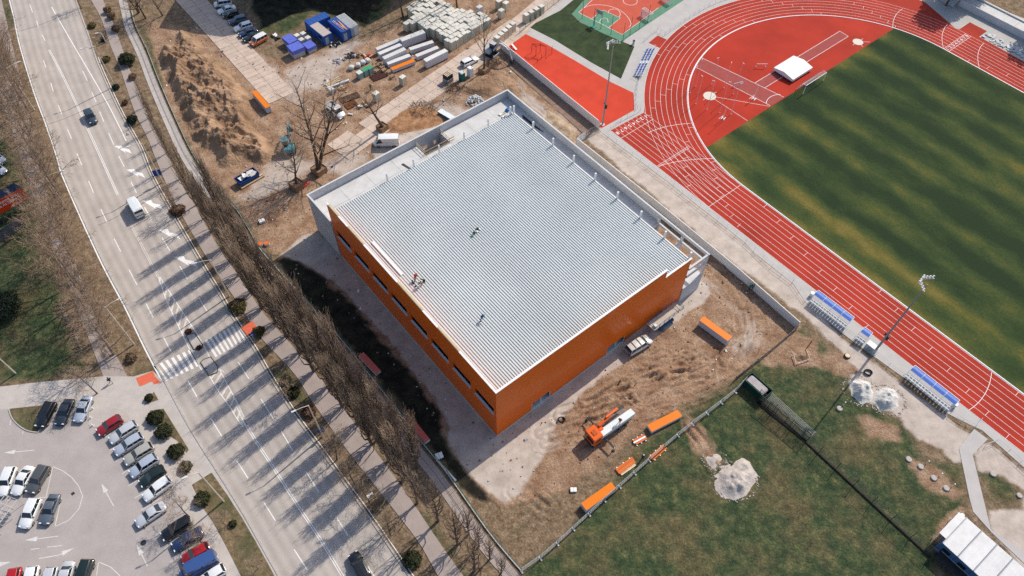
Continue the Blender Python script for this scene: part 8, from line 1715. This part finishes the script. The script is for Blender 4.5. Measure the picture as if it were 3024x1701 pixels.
# people
SKIN = pm('skin', (.45, .27, .19), .05, 4, .6)
def person(label, p, yaw, top, trousers, hat=None, pose='stand', z=0.0):
    t = thing('person', label, 'person', (p.x, p.y, z), yaw); MTOP = pm('cloth_%d_%d_%d' % tuple(int(c * 99) for c in top), top, .1, 4, .9); MTR = pm('cloth_%d_%d_%d' % tuple(int(c * 99) for c in trousers), trousers, .1, 4, .9)
    s = .12 if pose == 'stand' else .28
    J = {'pel': (0, 0, .95), 'ch': (.02 if pose != 'bend' else .35, 0, 1.32 if pose != 'bend' else 1.2), 'nk': (.03 if pose != 'bend' else .5, 0, 1.52 if pose != 'bend' else 1.28), 'hd': (.05 if pose != 'bend' else .62, 0, 1.66 if pose != 'bend' else 1.32), 'h2': (.05 if pose != 'bend' else .7, 0, 1.76 if pose != 'bend' else 1.38)}
    E_ = [('pel', 'ch'), ('ch', 'nk'), ('nk', 'hd'), ('hd', 'h2')]; Rr = {'pel': .15, 'ch': .17, 'nk': .06, 'hd': .10, 'h2': .07}
    for q, sg in (('l', 1), ('r', -1)):
        cx_, cz_ = J['ch'][0], J['ch'][2]
        J.update({'hp' + q: (0, sg * .1, .88), 'kn' + q: (sg * s * .7, sg * .11, .48), 'an' + q: (sg * s - .03, sg * .12, .08), 'to' + q: (sg * s + .16, sg * .13, .05), 'sh' + q: (cx_, sg * .2, cz_ + .1), 'el' + q: (cx_ - .02 - sg * s * .3, sg * .28, cz_ - .18), 'wr' + q: (cx_ + .16, sg * .26, cz_ - .40), 'ha' + q: (cx_ + .2, sg * .25, cz_ - .48)})
        E_ += [('pel', 'hp' + q), ('hp' + q, 'kn' + q), ('kn' + q, 'an' + q), ('an' + q, 'to' + q), ('ch', 'sh' + q), ('sh' + q, 'el' + q), ('el' + q, 'wr' + q), ('wr' + q, 'ha' + q)]
        Rr.update({'hp' + q: .10, 'kn' + q: .075, 'an' + q: .05, 'to' + q: .045, 'sh' + q: .075, 'el' + q: .055, 'wr' + q: .04, 'ha' + q: .04})
    keys = list(J); me = bpy.data.meshes.new('person_body'); me.from_pydata([J[k] for k in keys], [(keys.index(a), keys.index(b)) for a, b in E_], []); o = link('body', me, t)
    md = o.modifiers.new('skin', 'SKIN'); sv_ = me.skin_vertices[0].data
    for i, k in enumerate(keys): sv_[i].radius = (Rr[k], Rr[k]); sv_[i].use_root = (k == 'pel')
    o.modifiers.new('sub', 'SUBSURF').levels = 1; o.modifiers['sub'].render_levels = 1; me.materials.append(MTR)
    # clothing shells over the body: jacket, then head and hair
    c = Vector(J['ch']); pel = Vector(J['pel']); mb = MB(); mb.tube([pel + Vector((0, 0, -.08)), pel.lerp(c, .5), c, Vector(J['nk'])], [.19, .2, .225, .10], 10); mb.build('jacket', MTOP, t, True)
    for q in 'lr': MB().tube([J['sh' + q], J['el' + q], J['wr' + q]], [.095, .075, .055], 7).build('sleeve', MTOP, t, True)
    h = Vector(J['hd']); mb = MB(); mb.tube([h + Vector((0, 0, -.13)), h + Vector((0, 0, -.06)), h + Vector((0, 0, .04)), h + Vector((0, 0, .10)), h + Vector((0, 0, .14))], [.05, .10, .115, .08, .02], 10); mb.build('head', SKIN, t, True)
    mb = MB(); mb.tube([h + Vector((-.02, 0, .02)), h + Vector((-.015, 0, .10)), h + Vector((0, 0, .16))], [.125, .105, .03], 10); mb.build('helmet' if hat else 'hair', hat or pm('dark_hair', (.03, .02, .015), .2, 4, .8), t, True)
    return t
HELW = WHITE; HELY = pm('yellow_helmet', (.62, .42, .03), .05, 4, .4)
for lab, p, yaw, top, tr_, hat, pose, z in [('worker in dark clothes standing beside the orange profiles', W('c9', 850, 1195), -.6, (.03, .05, .11), (.02, .02, .03), HELW, 'stand', 0), ('worker in green jacket bending at the precast wall, left one', W('c9', 1522, 125), .5, (.05, .16, .10), (.03, .03, .03), None, 'bend', 0), ('worker in pale green jacket at the precast wall, right one', W('c9', 1550, 118), 2.5, (.20, .30, .22), (.04, .04, .05), None, 'stand', 0), ('worker standing on the white pack of the crane truck', W('c9', 706, 965, 2.36), 1.0, (.45, .12, .04), (.03, .03, .05), HELW, 'stand', 2.36),
                          ('pedestrian in dark coat at the corner by the car park', W('c5', 735, 180), 2.4, (.02, .02, .025), (.35, .35, .36), None, 'walk', .03), ('pedestrian walking on the left footpath beside the bicycle racks', W('c4', 540, 915), 1.2, (.05, .03, .03), (.03, .03, .04), None, 'walk', .03), ('walker in dark jacket on the left footpath near the billboard, left one', W('c4', 200, 88), 1.5, (.03, .03, .03), (.06, .06, .07), None, 'walk', .03), ('walker in grey jacket on the left footpath near the billboard, right one', W('c4', 212, 92), 1.5, (.25, .25, .25), (.04, .04, .05), None, 'walk', .03),
                          ('roofer in blue working alone on the ribbed roof', BL(7.0, 12.6, HR), .5, (.03, .12, .22), (.02, .05, .10), HELW, 'bend', HR), ('roofer in red beside the heap of tools at the roof edge', BL(3.3, 25.6, HR), 1.0, (.40, .04, .03), (.04, .04, .05), HELY, 'bend', HR), ('roofer in pale shirt beside the heap of tools at the roof edge', BL(3.8, 24.3, HR), 4.0, (.45, .42, .30), (.05, .05, .06), HELW, 'bend', HR), ('worker in dark clothes at the pallets with green film', W('e2', 452, 345), 1.0, (.05, .22, .12), (.05, .05, .05), HELY, 'stand', 0)]:
    person(lab, p, yaw, top, tr_, hat, pose, z)
# roof bits
for i, (x, y, n) in enumerate([(17.5, 27.5, 7), (3.6, 25.0, 9)]):
    t = thing('tool_pile', ['scattered dark tools in the middle of the ribbed roof', 'heap of tools, offcuts and cloths near the left roof edge'][i], 'tools', on_hall(x, y, HR), BYAW)
    for k in range(n): MB().bbox((rng.uniform(-1.1, 1.1), rng.uniform(-.8, .8), .1), (rng.uniform(.2, .8), rng.uniform(.15, .4), .18), .02, rng.uniform(0, 3)).build('tool', [DARKM, FOAM, pm('green_bag', (.05, .15, .10), .1, 3, .8), DARKM][k % 4], t)
t = thing('sheet_strip', 'long flat metal flashing lying along the left roof edge', 'flashing', on_hall(2.3, 32.5, HR), BYAW + R(90)); MB().box((0, 0, .04), (9.0, .5, .05)).build('strip', TRIM, t); MB().box((0, .22, .1), (9.0, .04, .1)).build('upstand', CGREY, t)
t = thing('debris_pile', 'pile of grey debris on the annex roof near the far corner', 'debris', on_hall(43.0, 51.6, AS), BYAW)
for k in range(16): MB().box((rng.uniform(-1, 1), rng.uniform(-.6, .6), .08 + .02 * (k % 5)), (rng.uniform(.2, .7), rng.uniform(.1, .4), .1), rng.uniform(0, 3)).build('piece', [CONC, FOAM, DARKM, WOODL][k % 4], t)
t = thing('blue_sack', 'blue plastic sack beside the debris on the annex roof', 'sack', on_hall(44.2, 52.2, AS), BYAW); MB().tube([(0, 0, 0), (0, 0, .2), (.05, 0, .5), (.1, 0, .7)], [.35, .48, .35, .08], 9).build('sack', pm('blue_plastic', (.04, .16, .45), .1, 3, .4), t, True); MB().tube([(.1, 0, .68), (.13, 0, .82)], [.05, .1], 7).build('tied_neck', pm('blue_plastic', (.04, .16, .45)), t)
# bicycles in racks on the left lawn
for i in range(13):
    p = W('c4', 430 + i * 13, 960 + i * 27); t = thing('bicycle', 'dark bicycle in the rack beside the left lawn, %s from the top' % ordw(i), 'bicycle', p, R(10 + rng.uniform(-12, 12)), 'bicycles in the rack')
    for x in (-.52, .52): w = MB().tube([(x + .33 * math.cos(k * .4488), 0, .34 + .33 * math.sin(k * .4488)) for k in range(15)], .025, 5).build('wheel', BLACK, t); MB().tube([(x, -.04, .34), (x, .04, .34)], .05, 6).build('hub', STEEL, w)
    mt = [DARKM, pm('bike_blue', (.03, .07, .14), .1, 3, .5), pm('bike_grey', (.18, .18, .19), .1, 3, .5)][i % 3]; mb = MB()
    for a, b in [((-.52, 0, .34), (-.15, 0, .34)), ((-.15, 0, .34), (-.28, 0, .85)), ((-.28, 0, .8), (.33, 0, .82)), ((-.15, 0, .34), (.36, 0, .75)), ((.52, 0, .34), (.33, 0, .95)), ((-.52, 0, .34), (-.26, 0, .75))]: mb.tube([a, b], .025, 5)
    mb.build('frame', mt, t); MB().bbox((-.3, 0, .92), (.26, .13, .07), .02).build('saddle', BLACK, t); MB().tube([(.28, -.28, 1.0), (.34, 0, .98), (.28, .28, 1.0)], .02, 5).build('handlebar', STEEL, t)
# shopping trolley shelter at the left edge of the car park
p = W('c5', 45, 1060); t = thing('trolley_shelter', 'grey frame trolley shelter with carts at the left of the car park', 'shelter', (p.x, p.y, GZ), R(72))
for x in (-2.4, 0, 2.4):
    for y in (-1.1, 1.1): MB().box((x, y, .95), (.06, .06, 1.9)).build('post', GALV, t)
for y in (-1.1, 0, 1.1): MB().bar((-2.4, y, 1.9), (2.4, y, 1.9), .06).build('roof_rail', GALV, t)
for x in (-2.4, -1.2, 0, 1.2, 2.4): MB().bar((x, -1.1, 1.94), (x, 1.1, 1.94), .05).build('roof_bar', GALV, t)
for k in range(6): MB().bar((-1.9 + k * .6, -.8, .95), (-1.9 + k * .6, -.1, .95), .06, .5).build('trolley_basket', STEEL, t)
# bollards, manholes, stumps
for i, (x, y) in enumerate([(600, 412), (613, 352), (612, 462)]):
    p = W('c5', x, y); t = thing('bollard', 'short pale bollard on the kerbed corner, ' + ['middle', 'upper', 'lower'][i] + ' one', 'bollard', (p.x, p.y, .07), 0, 'bollards on the kerbed corner'); MB().tube([(0, 0, 0), (0, 0, .5), (0, 0, .6)], [.1, .1, .04], 10).build('post', WHITE, t); MB().cyl((0, 0, 0), .15, .05, 10).build('base', CONC, t)
STONEC = pm('weathered_concrete', (.42, .39, .36), .15, 2, .9)
for i, (c, x, y, r_, hz) in enumerate([('c11', 735, 22, .55, .25), ('c11', 1328, 453, .55, .15), ('c11', 1430, 515, .55, .15), ('c11', 1542, 613, .55, .15), ('c11', 1648, 700, .55, .15), ('c11', 2047, 578, .55, .15), ('c11', 2272, 762, .5, .15)]):
    p = W(c, x, y); t = thing('well_cover', 'round pale concrete well cover on the meadow, ' + ['by itself near the rubble heaps', 'first of the row of four', 'second of the row of four', 'third of the row of four', 'fourth of the row of four', 'between footpath and sandy ground', 'at the right edge of the meadow patch'][i], 'well cover', p, 0, 'concrete well covers'); MB().cyl((0, 0, -.1), r_ * .85, hz + .1, 18).build('ring', STONEC, t); MB().cyl((0, 0, hz), r_ * .75, .05, 18).build('lid', STONEC, t)
for i, (c, x, y) in enumerate([('c11', 770, -10), ('c11', 1478, 490), ('c11', 1590, 595), ('c11', 1697, 685)]):
    p = W(c, x, y); t = thing('marker_post', 'short dark post with white cap, ' + ['beside the single well cover', 'beside the second well cover of the row', 'beside the third well cover of the row', 'beside the fourth well cover of the row'][i], 'post', p, 0, 'marker posts'); MB().tube([(0, 0, 0), (0, 0, 1.0)], .05, 8).build('post', WHITE, t); MB().cyl((0, 0, 1.0), .09, .12, 10).build('cap', WHITE, t)
for i, (c, x, y, lab) in enumerate([('e3', 0, 0, ''), ('c4', 1858, 540, 'small terracotta ring on the ground by the fence, upper'), ('c4', 1905, 535, 'orange topped concrete well ring near the hall shadow')]):
    if lab: p = W(c, x, y); t = thing('well_ring', lab, 'well ring', p); MB().tube([(0, 0, 0), (0, 0, .5)], .55, 16, cap=False).build('ring', CONC, t); MB().cyl((0, 0, .44), .5, .05, 16).build('orange_lid', OSH, t)
p = W('c10', 335, 860); t = thing('pit_frame', 'pale barrier frame lying around the dug pit', 'barrier', p, .4)
for a, b in (((-1.6, -.9, .3), (1.2, -1.0, .3)), ((1.2, -1.0, .3), (1.6, .8, .5)), ((-1.6, -.9, .3), (-.9, .9, .4))): MB().bar(a, b, .08, .16).build('rail', pm('pale_pink_rail', (.60, .48, .42), .1, 3, .7), t)
p = W('c10', 385, 790); t = thing('signpost', 'short rusty post leaning beside the dug pit', 'post', p); MB().tube([(0, 0, 0), (.35, .35, 1.7)], .08, 8).build('post', RUST, t); MB().tube([(.35, .35, 1.68), (.38, .38, 1.78)], .1, 8).build('cap', RUST, t)
for i, (c, x, y, s) in enumerate([('c10', 670, 850, .6), ('c9', 340, 945, .5), ('c10', 818, 968, .6)]):
    p = W(c, x, y); t = thing('tree_stump' if i == 0 else 'tyre_ring', ['short tree stump beside the sandy path', 'dark bundle of hoses on the gravel edge', 'black tyre lying near the rubble heaps'][i], ['stump', 'hose', 'tyre'][i], p)
    if i == 0: MB().tube([(0, 0, -.05), (0, 0, .3)], [s, s * .8], 12).build('stump', BARK, t); MB().cyl((0, 0, .3), s * .7, .02, 12).build('cut_face', WOODL, t)
    else:
        for j in range(2): MB().tube([((s + .06 * j) * math.cos(k * .5236), (s - .06 * j) * math.sin(k * .5236), .1 + .14 * j) for k in range(13)], .1, 6).build('coil', BLACK, t)
p = W('c1', 740, 290); t = thing('grit_box', 'dark grey box on the upper right verge', 'box', p, .4); MB().bbox((0, 0, .35), (1.1, .8, .7), .04).build('bin_body', DARKM, t); MB().box((0, 0, .73), (1.16, .86, .06)).build('lid', PLAST, t)
# ---- tall block beyond the top of the picture that shades the upper lawn
tb = thing('apartment_block', 'apartment block beyond the top edge whose shadow falls on the lawn', 'building', (0, 0, 0)); WB = pm('render_wall', (.55, .50, .44), .06, .3, .9)
bp_ = [(-70, 175.4), (-54, 172), (-45.6, 175.1), (-38.9, 181.6), (-34, 183.4), (-26, 181), (-19, 177.9), (-12, 186), (-22, 204), (-68, 204)]
MB().prism(bp_, 0, 23.6).build('wall', WB, tb); MB().prism([(x, y + .4) for x, y in bp_], 23.6, 24.0).build('roof', CGREY, tb)
for i in range(6):
    a, b = Vector((*bp_[i], 0)), Vector((*bp_[i + 1], 0)); L_ = (b - a).length; n = max(1, int(L_ / 3)); yw = math.atan2(b.y - a.y, b.x - a.x)
    for k in range(n):
        for f in range(7): q = a.lerp(b, (k + .5) / n); MB().box((q.x, q.y, 2.2 + 3.2 * f), (1.4, .16, 1.5), yw).build('window', GLASS, tb)
TL = shrub_mesh(9, 2600, EVG, 3.6, 8.0, .28, 'leafy_crown'); mt_ = MB(); mt_.tube([(0, 0, 0), (0, 0, 5), (0, 0, 9)], [.3, .22, .08], 8); TT = mt_.mesh('leafy_trunk', BARK)
for i, (c, x, y, h) in enumerate([('t6', 620, 270, 11), ('t6', 760, 180, 11), ('t6', 900, 120, 11), ('t6', 700, 90, 11), ('t6', 1080, 60, 10), ('t6', 1960, 760, 10)]):
    g = W(c, x, y); k = (h - 3.5) / math.tan(SUN_EL); p = g + Vector((math.cos(SUN_AZ), math.sin(SUN_AZ), 0)) * k
    t = thing('evergreen_tree', 'evergreen tree behind the terrace at the upper right, ' + ORD[i] + ' in its clump', 'tree', (p.x, p.y, 0), i, 'evergreens behind the terrace'); link('trunk', TT, t); o = link('crown', TL, t); o.location = (0, 0, h - 8)
